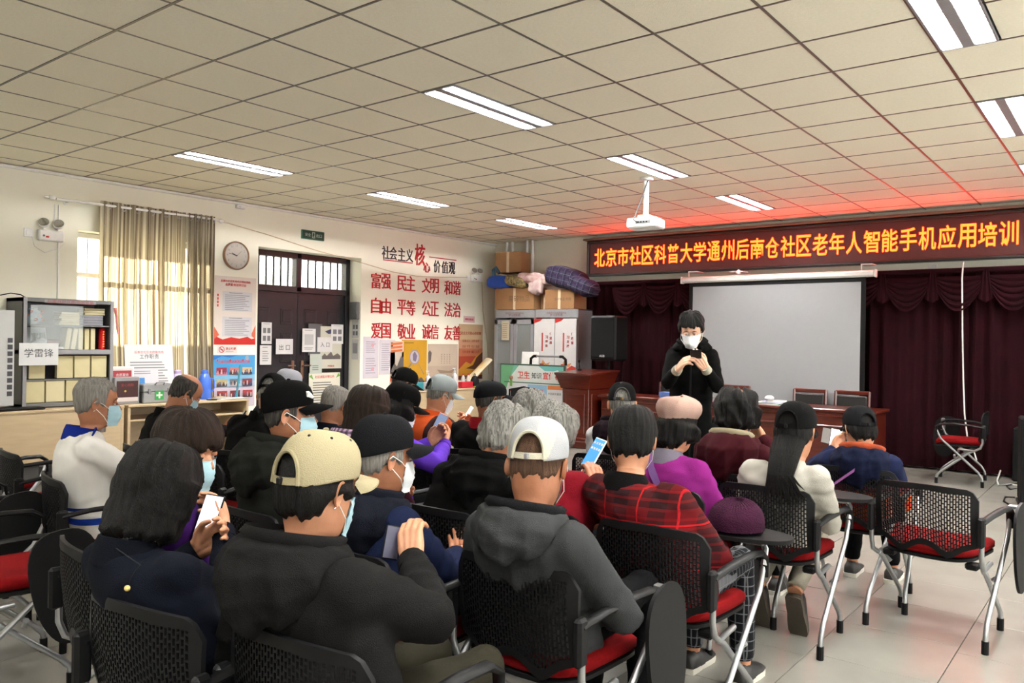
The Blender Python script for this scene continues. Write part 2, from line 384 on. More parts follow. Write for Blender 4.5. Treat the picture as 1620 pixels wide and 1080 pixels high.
# ---- ceiling: T-bar grid, one object per tile near the camera, lamps set in the grid
GX, GY = -3.341, 1.545
LAMPS = [(-1.0, 4), (-6.5, 4), (-6.5, 8), (-6.5, 12), (-1.0, 8), (-1.0, 12), (4.0, 4), (4.0, 8), (4.0, 12), (4.0, 0), (-1.0, -4), (4.0, -4), (-6.5, -4), (8.5, 4), (8.5, 8), (8.5, 0)]
def ceiling():
    mb = MB().box(((XL + XR) / 2, (YF + YB) / 2, ZC + 0.14), (XR - XL + 0.8, YF - YB + 0.4, 0.06))
    xs = [GX + 0.6 * i for i in range(-10, 12)]; ys = [GY + 0.6 * j for j in range(-8, 17)]
    for x in xs:
        if XL < x < XR: mb.box((x, (YF + YB) / 2, ZC + 0.004), (0.015, YF - YB, 0.008))
    for y in ys:
        if YB < y < YF: mb.box(((XL + XR) / 2, y, ZC + 0.003), (XR - XL, 0.015, 0.007))
    ce = struct('ceiling', mb, [M_gridbar])
    me = {}; cells = []
    lampcell = {}
    for m, l in LAMPS:
        for a in (0, 1): lampcell[(math.floor(m), l + a)] = m - math.floor(m)
    for i in range(-10, 11):
        for j in range(-8, 16): cells.append((i, j))
    def score(c):
        d = np.array([GX + 0.6 * c[0] + 0.3, GY + 0.6 * c[1] + 0.3, ZC]) - CAM; z = d @ _f
        if z < 1.5: return 1e3 + d @ d
        px = 810 + FPX * (d @ _r) / z; py = 540 - FPX * (d @ _u) / z
        return z + (50 if not (-120 < px < 1740 and py > -150) else 0)
    cells.sort(key=score); rest = MB(); k = 0
    for i, j in cells:
        x0 = GX + 0.6 * i; x1 = x0 + 0.6; y0 = GY + 0.6 * j; y1 = y0 + 0.6
        if (i, j) in lampcell:
            if lampcell[(i, j)] == 0: x0 += 0.3
            else: x1 -= 0.3
        x0, x1, y0, y1 = max(x0, XL), min(x1, XR), max(y0, YB), min(y1, YF)
        if x1 - x0 < 0.04 or y1 - y0 < 0.04: continue
        w, d = x1 - x0 - 0.012, y1 - y0 - 0.012
        if k < 295:
            key = (round(w, 3), round(d, 3))
            if key not in me: me[key] = MB().box((0, 0, 0.01), (w, d, 0.016), bev=0.003).mesh('ceiling_tile', M_tileceil)
            o = link('tile', me[key], ce); o.location = ((x0 + x1) / 2, (y0 + y1) / 2, ZC)
        else: rest.box(((x0 + x1) / 2, (y0 + y1) / 2, ZC + 0.01), (w, d, 0.016))
        k += 1
    rest.build('outer_tiles', M_tileceil, ce)['kind'] = 'stuff'
    # recessed louvre lamps
    def lamp():
        t = empty('ceiling_lamp')
        h = MB(); W, L = 0.292, 1.19
        for sx in (-1, 1): h.box((sx * (W / 2 - 0.006), 0, 0.035), (0.012, L, 0.08))
        for sy in (-1, 1): h.box((0, sy * (L / 2 - 0.006), 0.035), (W, 0.012, 0.08))
        h.box((0, 0, 0.0), (0.062, L, 0.012), bev=0.003); h.box((0, 0, 0.08), (W, L, 0.006))
        h.build('housing', M_greymetal, t)
        for sx in (-1, 1):
            r = MB(); P = []
            for y in (-L / 2 + 0.014, L / 2 - 0.014):
                P.append([(sx * (0.088) + 0.052 * math.cos(a), y, 0.066 - 0.05 * abs(math.sin(a)) ** 0.5 * 0 + 0.008 * math.sin(a)) for a in np.linspace(PI, 0, 7)])
            r.grid(P); r.build('reflector', M_reflector, t)
            MB().cyl((sx * 0.088, -L / 2 + 0.05, 0.04), (sx * 0.088, L / 2 - 0.05, 0.04), 0.014, 8).build('tube', M_tube, t)
            lv = MB()
            for k in range(23):
                y = -L / 2 + 0.04 + k * (L - 0.08) / 22
                lv.box((sx * 0.088, y, 0.012), (0.104, 0.0015, 0.022))
            lv.build('louvre', M_reflector, t)
        return t
    proto = None
    wh = {-6.5: 'above the window wall side', -1.0: 'over the middle of the room', 4.0: 'on the side away from the windows'}
    names = {(-1.0, 4): 'recessed twin tube ceiling lamp, largest whole one over the middle of the audience',
             (-6.5, 4): 'recessed twin tube ceiling lamp above the curtain and clock',
             (-6.5, 8): 'recessed twin tube ceiling lamp above the red wall lettering',
             (-6.5, 12): 'small distant twin tube ceiling lamp above the corner cabinets',
             (-1.0, 8): 'recessed twin tube ceiling lamp right behind the projector pole',
             (-1.0, 12): 'twin tube ceiling lamp in the red glow above the display sign, nearest the sign',
             (4.0, 4): 'large twin tube ceiling lamp cut by the top edge of the photo',
             (4.0, 8): 'twin tube ceiling lamp cut by the right edge below the largest lamp',
             (4.0, 12): 'lamp sliver at the right edge just above the end of the red sign'}
    for n, (m, l) in enumerate(LAMPS):
        t = lamp() if proto is None else copy_tree(proto); proto = proto or t
        t.location = (GX + 0.6 * m + 0.15, GY + 0.6 * l + 0.6, ZC)
        tag(t, names.get((m, l), 'recessed twin tube ceiling lamp out of the picture'), 'lamp', 'recessed twin tube ceiling lamps')
ceiling()
# ================================================================ things on the left wall
def stripes(mb, M, w, h, rows, mi, jag=0.25, th=0.35, z=0.0015, rr=None):
    """lines of small print as thin raised strips, centred on M"""
    o, u, v, n = M; rr = rr or random.Random(int(abs(w * 1000 + h * 77)) + rows)
    for k in range(rows):
        yy = h / 2 - (k + 0.5) * h / rows; ww = w * (1 - jag * rr.random()); t = h / rows * th
        q = [o + u * (-w / 2 + a * ww) + v * (yy + b * t) + n * z for a, b in ((0, -.5), (1, -.5), (1, .5), (0, .5))]
        mb.add(q, [(0, 1, 2, 3)], mi)
def rect(mb, M, x0, x1, y0, y1, mi, z=0.001):
    o, u, v, n = M
    mb.add([o + u * a + v * b + n * z for a, b in ((x0, y0), (x1, y0), (x1, y1), (x0, y1))], [(0, 1, 2, 3)], mi)
class Sheet:
    """a printed sheet fixed to a plane: rect/text/lines in sheet coordinates 0..1"""
    def __init__(s, M, w, h, bgc=(232, 232, 232), t=0.004):
        s.M = M; s.w = w; s.h = h; s.mats = [flat(bgc)]; s.keys = {tuple(bgc): 0}; s.mb = MB(); s.t = t; s.z = t + 0.0006
        o, u, v, n = M
        s.mb.prism([(-w / 2, -h / 2), (w / 2, -h / 2), (w / 2, h / 2), (-w / 2, h / 2)], M, t)
    def mi(s, c):
        c = tuple(c)
        if c not in s.keys: s.keys[c] = len(s.mats); s.mats.append(flat(c))
        return s.keys[c]
    def r(s, x0, x1, y0, y1, c):
        s.z += 0.0004; rect(s.mb, s.M, (x0 - .5) * s.w, (x1 - .5) * s.w, (y0 - .5) * s.h, (y1 - .5) * s.h, s.mi(c), s.z); return s
    def poly(s, pts, c):
        s.z += 0.0004; o, u, v, n = s.M
        s.mb.add([o + u * (x - .5) * s.w + v * (y - .5) * s.h + n * s.z for x, y in pts], [tuple(range(len(pts)))], s.mi(c)); return s
    def text(s, txt, x, y, w=None, h=None, c=(30, 30, 30), bold=0.0):
        s.z += 0.0004; o, u, v, n = s.M
        put_text(s.mb, txt, (o + u * (x - .5) * s.w + v * (y - .5) * s.h, u, v, n), w * s.w if w else None, h * s.h if h else None, bold, s.mi(c), s.z); return s
    def lines(s, x, y, w, h, rows, c=(120, 120, 125), jag=.25, th=.35):
        s.z += 0.0004; o, u, v, n = s.M
        stripes(s.mb, (o + u * (x - .5) * s.w + v * (y - .5) * s.h, u, v, n), w * s.w, h * s.h, rows, s.mi(c), jag, th, s.z); return s
    def build(s, name, label, cat, group=None, parent=None):
        o = s.mb.build(name, s.mats, parent, smooth=False)
        if parent is None: tag(o, label, cat, group)
        return o
def on_left(y0, y1, z0, z1, X=XL): return (np.array([X + 0.002, (y0 + y1) / 2, (z0 + z1) / 2]), np.array([0, 1, 0]), np.array([0, 0, 1]), np.array([1, 0, 0])), y1 - y0, z1 - z0

# big red notice board poster by the curtain
M, w, h = on_left(5.53, 6.12, 1.39, 2.25)
s = Sheet(M, w, h, (238, 226, 218))
s.poly([(0, 0), (1, 0), (1, .10), (.9, .085), (.8, .12), (.6, .09), (.4, .11), (.2, .075), (0, .13)], (200, 30, 20)).poly([(0, .08), (.12, .14), (0, .26)], (226, 110, 80)).poly([(1, .08), (.88, .14), (1, .3)], (226, 110, 80))
s.text('后南仓社区新时代文明实践站', .5, .93, .72, c=(196, 40, 36), bold=.02).text('志愿服务活动公示', .5, .88, .5, c=(196, 40, 36), bold=.02)
for y in (.62, .25):
    s.r(.18, .9, y - .13, y + .16, (214, 214, 222)).lines(.54, y, .6, .24, 9, (150, 150, 158)).lines(.54, y + .14, .4, .02, 1, (90, 90, 96))
for k in range(4): s.r(.05, .09, .55 + .05 * k, .585 + .05 * k, (222, 90, 80))
s.build('wall_poster', 'tall pale poster with two grey lists and red ribbon base right of the curtain', 'poster')
M, w, h = on_left(5.58, 5.86, 1.28, 1.375)
s = Sheet(M, w, h, (232, 228, 224))
s.text('禁止吸烟', .66, .62, .5, c=(196, 40, 36), bold=.02).lines(.66, .25, .5, .2, 2, (110, 110, 110))
a = np.linspace(0, 2 * PI, 24, endpoint=False); rr = h / w
s.poly([(.2 + .42 * rr * math.cos(t), .5 + .42 * math.sin(t)) for t in a], (190, 40, 40)).poly([(.2 + .33 * rr * math.cos(t), .5 + .33 * math.sin(t)) for t in a], (235, 230, 226)).r(.13, .26, .46, .54, (40, 40, 40)).poly([(.11, .7), (.14, .78), (.29, .3), (.26, .22)], (190, 40, 40))
s.build('no_smoking_sign', 'small white no smoking sign under the tall red ribbon poster', 'sign')
M, w, h = on_left(5.52, 6.12, 0.6, 1.26)
s = Sheet(M, w, h, (216, 206, 224)); s.r(0, 1, .62, 1, (70, 160, 220)).r(0, 1, .5, .62, (128, 190, 228)).r(0, 1, .38, .5, (176, 204, 232)).poly([(0, .9), (.2, .98), (.4, .95), (.6, 1), (0, 1)], (40, 120, 200))
s.text('后南仓社区志愿者活动风采', .5, .87, .76, c=(226, 70, 60), bold=.02).poly([(.8 + .045 * math.cos(t), .94 + .045 * math.sin(t)) for t in a], (150, 170, 190))
cols = [((150, 40, 70), (210, 120, 140)), ((190, 120, 120), (90, 60, 50)), ((200, 180, 140), (50, 60, 90)), ((190, 180, 130), (60, 60, 60)), ((110, 120, 130), (190, 190, 200)), ((140, 60, 70), (60, 60, 90)), ((160, 60, 60), (70, 50, 50)), ((120, 40, 40), (60, 40, 60)), ((170, 60, 60), (60, 40, 40))]
for k, (c1, c2) in enumerate(cols):
    x = .2 + .3 * (k % 3); y = .69 - .22 * (k // 3)
    s.r(x - .12, x + .12, y - .07, y + .07, c1).r(x - .12, x + .12, y - .07, y - .02, c2)
    for q in range(5): s.r(x - .1 + .042 * q, x - .075 + .042 * q, y - .05, y + .01 + .012 * (q % 3), [(200, 160, 140), (40, 40, 60), (220, 210, 200), (120, 40, 50), (60, 80, 120)][(q + k) % 5])
for x in (.2, .5, .8): s.poly([(x - .15, .9), (x - .13, .93), (x - .11, .9), (x - .13, .87)], (190, 50, 60))
s.build('photo_poster', 'blue and pink poster with rows of small group photographs beside the door', 'poster')

# door papers
def door_sheet(y0, y1, z0, z1, bgc, X=-9.29): M, w, h = on_left(y0, y1, z0, z1, X); return Sheet(M, w, h, bgc)
DX = -9.292
s = door_sheet(6.37, 6.53, 1.40, 1.69, (228, 228, 228), DX).lines(.5, .93, .7, .05, 1); [s.r(x, x + .3, y, y + .24, (120, 120, 124)) for x in (.14, .56) for y in (.14, .5)]
s.build('notice_sheet', 'white sheet with four grey squares, upper one on the left door leaf', 'paper')
s = door_sheet(6.35, 6.53, 1.12, 1.38, (228, 228, 228), DX).lines(.5, .9, .6, .08, 1).lines(.5, .45, .6, .6, 5, (150, 150, 155))
s.build('notice_sheet', 'white sheet below the four square sheet at the left door edge', 'paper')
s = door_sheet(6.6, 6.88, 1.26, 1.47, (226, 224, 226), DX).text('出 口', .5, .45, .62, c=(60, 60, 60)); s.build('exit_paper', 'white paper reading 出口 on the left door leaf', 'sign')
s = door_sheet(7.14, 7.38, 1.24, 1.69, (92, 92, 96), DX); s.build('grey_folder', 'grey folder hung behind the papers on the right door leaf', 'folder')
s = door_sheet(7.35, 7.74, 1.05, 1.66, (206, 204, 188), -9.29).poly([(.2, .88), (.55, .95), (.55, .83), (.36, .82)], (50, 54, 90)).r(.05, .95, .22, .3, (96, 90, 88)).poly([(.1, .3), (.2, .36), (.3, .3), (.5, .4), (.6, .3), (.8, .36), (.95, .3)], (110, 100, 96)).text('中国加油', .5, .06, .3, c=(190, 60, 50))
s.build('landscape_poster', 'pale poster with a grey skyline drawing on the right door leaf', 'poster')
s = door_sheet(7.17, 7.38, 0.98, 1.26, (196, 204, 196), -9.288).lines(.5, .3, .6, .3, 3, (120, 130, 125)); s.build('notice_sheet', 'pale green sheet under the 入口 paper on the door', 'paper')
s = door_sheet(7.03, 7.26, 1.29, 1.62, (230, 230, 230), -9.284).lines(.5, .93, .7, .05, 1).r(.16, .84, .3, .76, (190, 190, 192)).lines(.5, .15, .7, .12, 2); s.build('notice_sheet', 'white sheet left of the 入口 paper on the right door leaf', 'paper')
s = door_sheet(7.29, 7.56, 1.29, 1.50, (226, 224, 226), -9.280).text('入 口', .5, .5, .6, c=(60, 60, 60)); s.build('entrance_paper', 'white paper reading 入口 on the right door leaf', 'sign')
s = door_sheet(7.54, 7.76, 1.41, 1.69, (228, 228, 228), -9.284).lines(.5, .93, .7, .05, 1); [s.r(x, x + .3, y, y + .24, (120, 120, 124)) for x in (.14, .56) for y in (.14, .5)]
s.build('notice_sheet', 'white sheet with four grey squares at the right edge of the right leaf', 'paper')
s = door_sheet(7.16, 7.72, 0.50, 0.99, (232, 230, 214), DX).text('社区居民文明公约', .5, .88, .62, c=(214, 80, 84), bold=.015).lines(.5, .42, .76, .66, 9, (90, 90, 90)).poly([(.0, .9), (.14, .8), (.08, .96)], (120, 180, 70)).poly([(1, .9), (.86, .84), (.94, .98)], (120, 180, 70))
s.build('convention_poster', 'cream poster with red heading 社区居民文明公约 low on the right door leaf', 'poster')
# right reveal of the door opening: grey box and two sheets, facing the opening
def reveal(x0, x1, z0, z1, c): return Sheet((np.array([(x0 + x1) / 2, 7.898, (z0 + z1) / 2]), np.array([1, 0, 0]), np.array([0, 0, 1]), np.array([0, -1, 0])), x1 - x0, z1 - z0, c)
MB().box((-9.16, 7.87, 1.9), (0.17, 0.05, 0.26), bev=0.008).box((-9.14, 7.843, 1.93), (0.1, 0.008, 0.14), bev=0.003).build('meter_box', M_midgrey)
tag(bpy.data.objects['meter_box'], 'small grey metal box on the white door reveal', 'box')
s = reveal(-9.24, -9.09, 1.5, 1.76, (226, 226, 226)); [s.r(x, x + .3, y, y + .24, (120, 120, 124)) for x in (.14, .56) for y in (.14, .5)]; s.build('notice_sheet', 'white sheet with grey squares on the door reveal under the grey box', 'paper')
s = reveal(-9.24, -9.09, 1.18, 1.48, (222, 222, 222)).r(.15, .85, .3, .8, (160, 160, 162)); s.build('notice_sheet', 'lower white sheet on the door reveal', 'paper')
# wall sheets right of the door
M, w, h = on_left(7.96, 8.26, 0.9, 1.52); s = Sheet(M, w, h, (222, 214, 226)).lines(.5, .75, .7, .3, 6, (170, 168, 180)).lines(.5, .3, .7, .4, 7, (170, 168, 180)); s.poly([(.6 + .1 * math.cos(t), .8 + .05 * math.sin(t)) for t in a], (226, 170, 184)); s.poly([(.6 + .1 * math.cos(t), .22 + .05 * math.sin(t)) for t in a], (226, 170, 184))
s.build('notice_sheet', 'pale lilac sheet with pink seals right of the door opening', 'paper')
M, w, h = on_left(8.28, 8.60, 0.95, 1.48); s = Sheet(M, w, h, (224, 218, 228)).lines(.42, .5, .6, .8, 13, (176, 172, 184)).r(.72, .86, .78, .92, (80, 80, 90)); s.build('notice_sheet', 'white sheet with small portrait left of the orange and grey poster', 'paper')
M, w, h = on_left(8.50, 8.78, 0.78, 1.46); s = Sheet(M, w, h, (206, 190, 176)).r(0, 1, .76, 1, (226, 196, 176)); [s.poly([(.05, y), (.9, y + .03), (.9, y + .08), (.05, y + .05)], (226, 120, 60)) for y in (.74, .82, .9)]
s.poly([(.0, .3), (.3, .5), (.5, .42), (.8, .66), (1, .6), (1, .3)], (96, 92, 88)).poly([(0, .16), (.4, .3), (1, .26), (1, .1), (0, .08)], (206, 90, 40)); [s.r(.1 + .18 * k, .16 + .18 * k, .1, .34 + .03 * (k % 2), (60, 50, 46)) for k in range(5)]
s.build('event_poster', 'narrow poster with orange slanted lettering beside the yellow poster', 'poster')
M, w, h = on_left(8.74, 9.3, 0.58, 1.48); s = Sheet(M, w, h, (206, 154, 24)).poly([(.5 + .2 * math.cos(t), .70 + .13 * math.sin(t)) for t in a], (150, 140, 160)).poly([(.5 + .17 * math.cos(t), .70 + .11 * math.sin(t)) for t in a], (196, 184, 190)).poly([(.36, .6), (.4, .58), (.1, .38), (.07, .40)], (150, 134, 110)).poly([(.62, .6), (.66, .58), (.9, .4), (.87, .38)], (150, 134, 110)).text('节约粮食行动', .58, .27, .6, c=(60, 44, 16)).text('践行文明', .58, .13, .36, c=(60, 44, 16)).lines(.3, .95, .4, .03, 1, (90, 66, 20))
s.poly([(.42, .74), (.5, .8), (.6, .72), (.55, .62), (.44, .64)], (120, 110, 140)); s.build('yellow_poster', 'golden yellow poster with an oval plate between two cutlery pieces', 'poster')
M, w, h = on_left(9.32, 10.04, 0.70, 1.42); s = Sheet(M, w, h, (196, 176, 158)).r(0, 1, .5, 1, (206, 188, 170)).poly([(0, .15), (.3, .22), (.6, .14), (1, .26), (1, 0), (0, 0)], (110, 96, 88)).poly([(.02, .55), (.1, .62), (.12, .8), (.06, .86), (.01, .8)], (104, 92, 88)).poly([(.3, .42), (.7, .38), (.95, .44), (.8, .33), (.4, .33)], (160, 138, 120)); [s.lines(.45 + .09 * k, .66, .03, .24, 6, (120, 104, 92)) for k in range(4)]
s.build('ink_painting_poster', 'beige ink landscape poster between the yellow and the red mountain posters', 'poster')
M, w, h = on_left(10.06, 10.68, 0.82, 1.76); s = Sheet(M, w, h, (206, 176, 140)).r(0, 1, .55, .72, (200, 150, 120)).r(0, 1, .42, .56, (186, 110, 76)).r(0, 1, 0, .42, (166, 60, 36)).poly([(0, .18), (.3, .32), (.5, .28), (.72, .42), (1, .52), (1, 0), (0, 0)], (200, 140, 40)).poly([(.3, .2), (.6, .26), (.75, .4), (1, .5), (1, .3), (.7, .18)], (84, 44, 24)).r(0, 1, 0, .07, (90, 28, 22)).text('社会主义核心价值观', .5, .84, .84, c=(180, 90, 60), bold=.01).text('富强 民主 文明 和谐', .5, .7, .7, c=(176, 100, 70)).text('自由 平等 公正 法治', .5, .6, .7, c=(176, 100, 70)).text('爱国 敬业 诚信 友善', .5, .5, .7, c=(176, 90, 60))
s.build('mountain_poster', 'tall orange and red poster with a great wall scene next to the corner', 'poster')
M, w, h = on_left(10.18, 10.46, 1.79, 1.9); s = Sheet(M, w, h, (232, 196, 200)).text('创建文明城区', .5, .5, .8, c=(206, 50, 66), bold=.03); s.build('pink_label', 'small pink label above the tall orange poster', 'sign')

ORD = ['first', 'second', 'third', 'fourth', 'fifth', 'sixth', 'seventh', 'eighth']
# raised wall lettering, one thing per character
M_redletter = mat('red_letter', srgb(170, 12, 20), 0.35, var=0.03); M_blackletter = mat('black_letter', srgb(30, 28, 30), 0.5)
def letter(ch, y, z, w, h, m, label, group, bold=0.035, t=0.02):
    mb = MB(); put_text(mb, ch, (np.array([XL + 0.001, y, z]), np.array([0, 1, 0]), np.array([0, 0, 1]), np.array([1, 0, 0])), w * .94, h, bold, 0, .012)
    tag(mb.build('wall_letter', m, smooth=False), label, 'letter', group)
rows = [('富强民主文明和谐', 2.36, 2.30), ('自由平等公正法治', 2.03, 1.965), ('爱国敬业诚信友善', 1.70, 1.63)]
ys = [8.19, 8.42, 8.68, 8.92, 9.22, 9.45, 9.78, 10.0]
ys = [WX(px, 480)[1] for px in (594.5, 610.5, 635.5, 649.5, 674, 687, 709, 722)]
pz = [[444, 445, 448, 448.5, 451.5, 452, 455, 455.5], [483, 484, 486, 487, 488, 488.5, 490, 490.5], [522.5, 523, 524, 524, 524.5, 525, 526, 526.5]]
for k, (txt, _, _) in enumerate(rows):
    for j, ch in enumerate(txt):
        p0 = WX([594.5, 610.5, 635.5, 649.5, 674, 687, 709, 722][j], pz[k][j])
        letter(ch, p0[1], p0[2], 0.205, 0.235, M_redletter, 'red raised character %s, %s from the left in the %s slogan row' % (ch, ORD[j], ('upper', 'middle', 'lower')[k]), 'red raised slogan characters', bold=0.004)
for j, (ch, px, py) in enumerate([('社', 610, 399.5), ('会', 622, 401), ('主', 635, 402.5), ('义', 647.5, 404), ('价', 691, 421.5), ('值', 703.5, 423), ('观', 714.5, 424)]):
    p0 = WX(px, py); letter(ch, p0[1], p0[2], 0.165, 0.2, M_blackletter, 'black raised heading character %s, %s from the left' % (ch, ORD[j]), 'black raised heading characters', bold=0.004)
for ch, px, py, q in (('核', 664, 403, 0.3), ('心', 675, 423, 0.2)):
    p0 = WX(px, py); letter(ch, p0[1], p0[2], q * 0.8, q * (1.15 if ch == '核' else 0.8), M_redletter, '%s red raised heading character %s' % ('taller' if ch == '核' else 'smaller heart shaped', ch), 'large red heading characters', bold=0.01)
for (xa, ya, xb, yb), lb in (((606, 411, 652, 416), 'thin red line under the black heading characters'), ((679, 406, 721, 412), 'thin red line above the black characters 价值观')):
    a0, b0 = WX(xa, ya), WX(xb, yb)
    tag(MB().box(((XL + 0.008), (a0[1] + b0[1]) / 2, (a0[2] + b0[2]) / 2), (0.012, b0[1] - a0[1], 0.014)).build('letter_line', M_redletter), lb, 'line')

# clock
def clock():
    c = WX(372, 404.5); t = empty('wall_clock', (XL, c[1], c[2]), 0, 'round wall clock with bronze rim between the curtain and the door', 'clock')
    rt = rot3(0, PI / 2, 0)
    m = MB(); P = []
    for r_, z_ in ((0.17, 0), (0.178, 0.0), (0.182, 0.03), (0.176, 0.05), (0.166, 0.045), (0.164, 0.03)): P.append((r_, z_))
    MB().lathe(P, n=48, rot=rt).build('rim', M_bronze, t)
    MB().cyl((0.0, 0, 0), (0.031, 0, 0), 0.165, 48).build('dial', flat((214, 210, 204)), t)
    d = MB()
    for k in range(1, 13):
        an = PI / 2 - k * PI / 6; put_text(d, str(k), (np.array([0.032, 0.128 * math.cos(an), 0.128 * math.sin(an)]), np.array([0, 1, 0]), np.array([0, 0, 1]), np.array([1, 0, 0])), None, 0.026, 0, 0, 0.001)
    for k in range(60):
        an = k * PI / 30; d.box((0.0322, 0.154 * math.cos(an), 0.154 * math.sin(an)), (0.0008, 0.008, 0.002), rot3(an, 0, 0))
    d.build('numerals', M_inkgrey, t, smooth=False)
    for nm, an, l, w in (('hour_hand', PI / 2 - (9 + 47 / 60) * PI / 6, 0.08, 0.008), ('minute_hand', PI / 2 - 47 * PI / 30, 0.12, 0.005), ('second_hand', PI / 2 - 8 * PI / 30, 0.1, 0.002)):
        MB().box((0.035, math.cos(an) * l * .42, math.sin(an) * l * .42), (0.002, l, w), rot3(an, 0, 0)).build(nm, M_ink, t)
    MB().cyl((0.034, 0, 0), (0.04, 0, 0), 0.008, 12).build('hub', M_ink, t)
clock()

# exit sign, emergency lights, sensor, cables
M_greensign = mat('green_sign', srgb(24, 60, 44), 0.3, emit=(0.01, 0.05, 0.03), estr=0.5)
p0, p1 = WX(478, 363, -9.04), WX(512, 381, -9.04)
t = empty('exit_sign', (XL, (p0[1] + p1[1]) / 2, (p0[2] + p1[2]) / 2), 0, 'dark green exit sign with pale pictogram above the door', 'sign')
MB().box((0.015, 0, 0), (0.03, 0.38, 0.125), bev=0.005).build('housing', M_greensign, t)
s = Sheet((np.array([0.03, 0, 0]), np.array([0, 1, 0]), np.array([0, 0, 1]), np.array([1, 0, 0])), 0.36, 0.105, (22, 54, 40), 0.002)
s.text('安全', .24, .5, .26, c=(190, 205, 195)).text('出口', .76, .5, .26, c=(190, 205, 195)).r(.43, .57, .1, .9, (170, 180, 172)).poly([(.48, .8), (.52, .8), (.55, .5), (.52, .45), (.54, .15), (.5, .15), (.49, .4), (.45, .2), (.45, .5)], (24, 60, 44))
s.build('sign_face', '', '', parent=t)
def emergency(y, z, label):
    t = empty('emergency_light', (XL, y, z), 0, label, 'emergency light', 'twin head emergency lights')
    MB().box((0.035, 0, 0), (0.07, 0.25, 0.115), bev=0.012).build('housing', M_white, t)
    MB().box((0.072, -0.045, -0.015), (0.004, 0.03, 0.018), bev=0.001).build('indicator', flat((190, 30, 30)), t)
    MB().cyl((0.07, -0.08, -0.005), (0.074, -0.08, -0.005), 0.011, 12).build('test_button', M_midgrey, t)
    for sy in (-1, 1):
        hd = MB().lathe([(0.02, -0.03), (0.045, -0.02), (0.056, 0.01), (0.056, 0.022), (0.05, 0.022)], (0.05, sy * 0.075 * 0.98, 0.125), 20, rot=rot3(0, R(62), R(-28))).cyl((0.04, sy * 0.07, 0.05), (0.045, sy * 0.073, 0.09), 0.012).build('lamp_head', M_white, t)
        ax = rot3(0, R(62), R(-28)) @ np.array([0, 0, 1.0]); cc = np.array([0.05, sy * 0.0735, 0.125])
        MB().tube([cc + ax * 0.005, cc + ax * 0.024], [0.02, 0.05], 20).build('reflector', mat('lamp_glass', (0.5, 0.5, 0.48), 0.1, metal=0.8) if sy < 0 else bpy.data.materials['lamp_glass'], hd)
emergency(3.612, 2.52, 'white twin head emergency light left of the curtain')
emergency(10.45, 2.55, 'white twin head emergency light beside the blue bag near the corner')
tag(MB().box((XL + 0.006, 3.41, 2.535), (0.012, 0.09, 0.09), bev=0.004).box((XL + 0.014, 3.41, 2.535), (0.006, 0.05, 0.05), bev=0.002).build('wall_socket', M_white), 'white wall socket left of the emergency light', 'socket')
tag(MB().box((XL + 0.006, 10.27, 2.55), (0.012, 0.09, 0.09), bev=0.004).box((XL + 0.014, 10.27, 2.55), (0.006, 0.05, 0.05), bev=0.002).build('wall_socket', M_white), 'white wall socket left of the corner emergency light', 'socket')
tag(MB().box((XL + 0.03, 5.86, 3.14), (0.06, 0.12, 0.05), bev=0.01).cyl((XL + 0.06, 5.84, 3.14), (XL + 0.07, 5.84, 3.14), 0.012).build('ceiling_sensor', M_white), 'small white sensor where the left wall meets the ceiling', 'sensor')
cab = [(XL + 0.01, y, z) for y, z in ((5.52, 2.93), (5.7, 2.915), (6.25, 2.843), (7.07, 2.707), (7.88, 2.609), (8.5, 2.52), (9.06, 2.49), (9.7, 2.52), (10.27, 2.56))]
tag(MB().tube(cab, 0.006, 6).build('wall_cable', M_tape), 'beige cable sagging across the left wall over the door', 'cable')
tag(MB().tube([(XL + 0.02, 3.44, 2.5), (XL + 0.03, 3.46, 2.4), (XL + 0.03, 3.56, 2.34), (XL + 0.03, 3.7, 2.4), (XL + 0.03, 3.76, 2.46)], 0.004, 6).build('wall_cable', M_white), 'thin white lead looping under the left emergency light', 'cable')
tag(MB().tube([(XL + 0.01, 3.70, 2.86), (XL + 0.01, 3.70, 1.3)], 0.008, 6).tube([(XL + 0.01, 3.66, 2.86), (XL + 0.01, 3.655, 2.5)], 0.006, 6).build('wall_cable', M_white), 'white cable running down the wall behind the bookcase', 'cable')
tag(MB().tube([(XL + 0.02, 10.62, 2.5), (XL + 0.02, 10.66, 2.0), (XL + 0.02, 10.8, 1.4), (XL + 0.02, 10.84, 0.9)], 0.006, 6).build('wall_cable', M_tape), 'thin cable hanging down the corner by the emergency light', 'cable')
for k in range(4): tag(MB().cyl((-8.72 + 0.12 * k + (0.2 if k > 1 else 0), 10.9, 2.6), (-8.72 + 0.12 * k + (0.2 if k > 1 else 0), 10.9, 3.2), 0.028, 12).build('pipe', M_white), 'white pipe rising to the ceiling behind the corner box', 'pipe', 'white pipes behind the corner boxes')

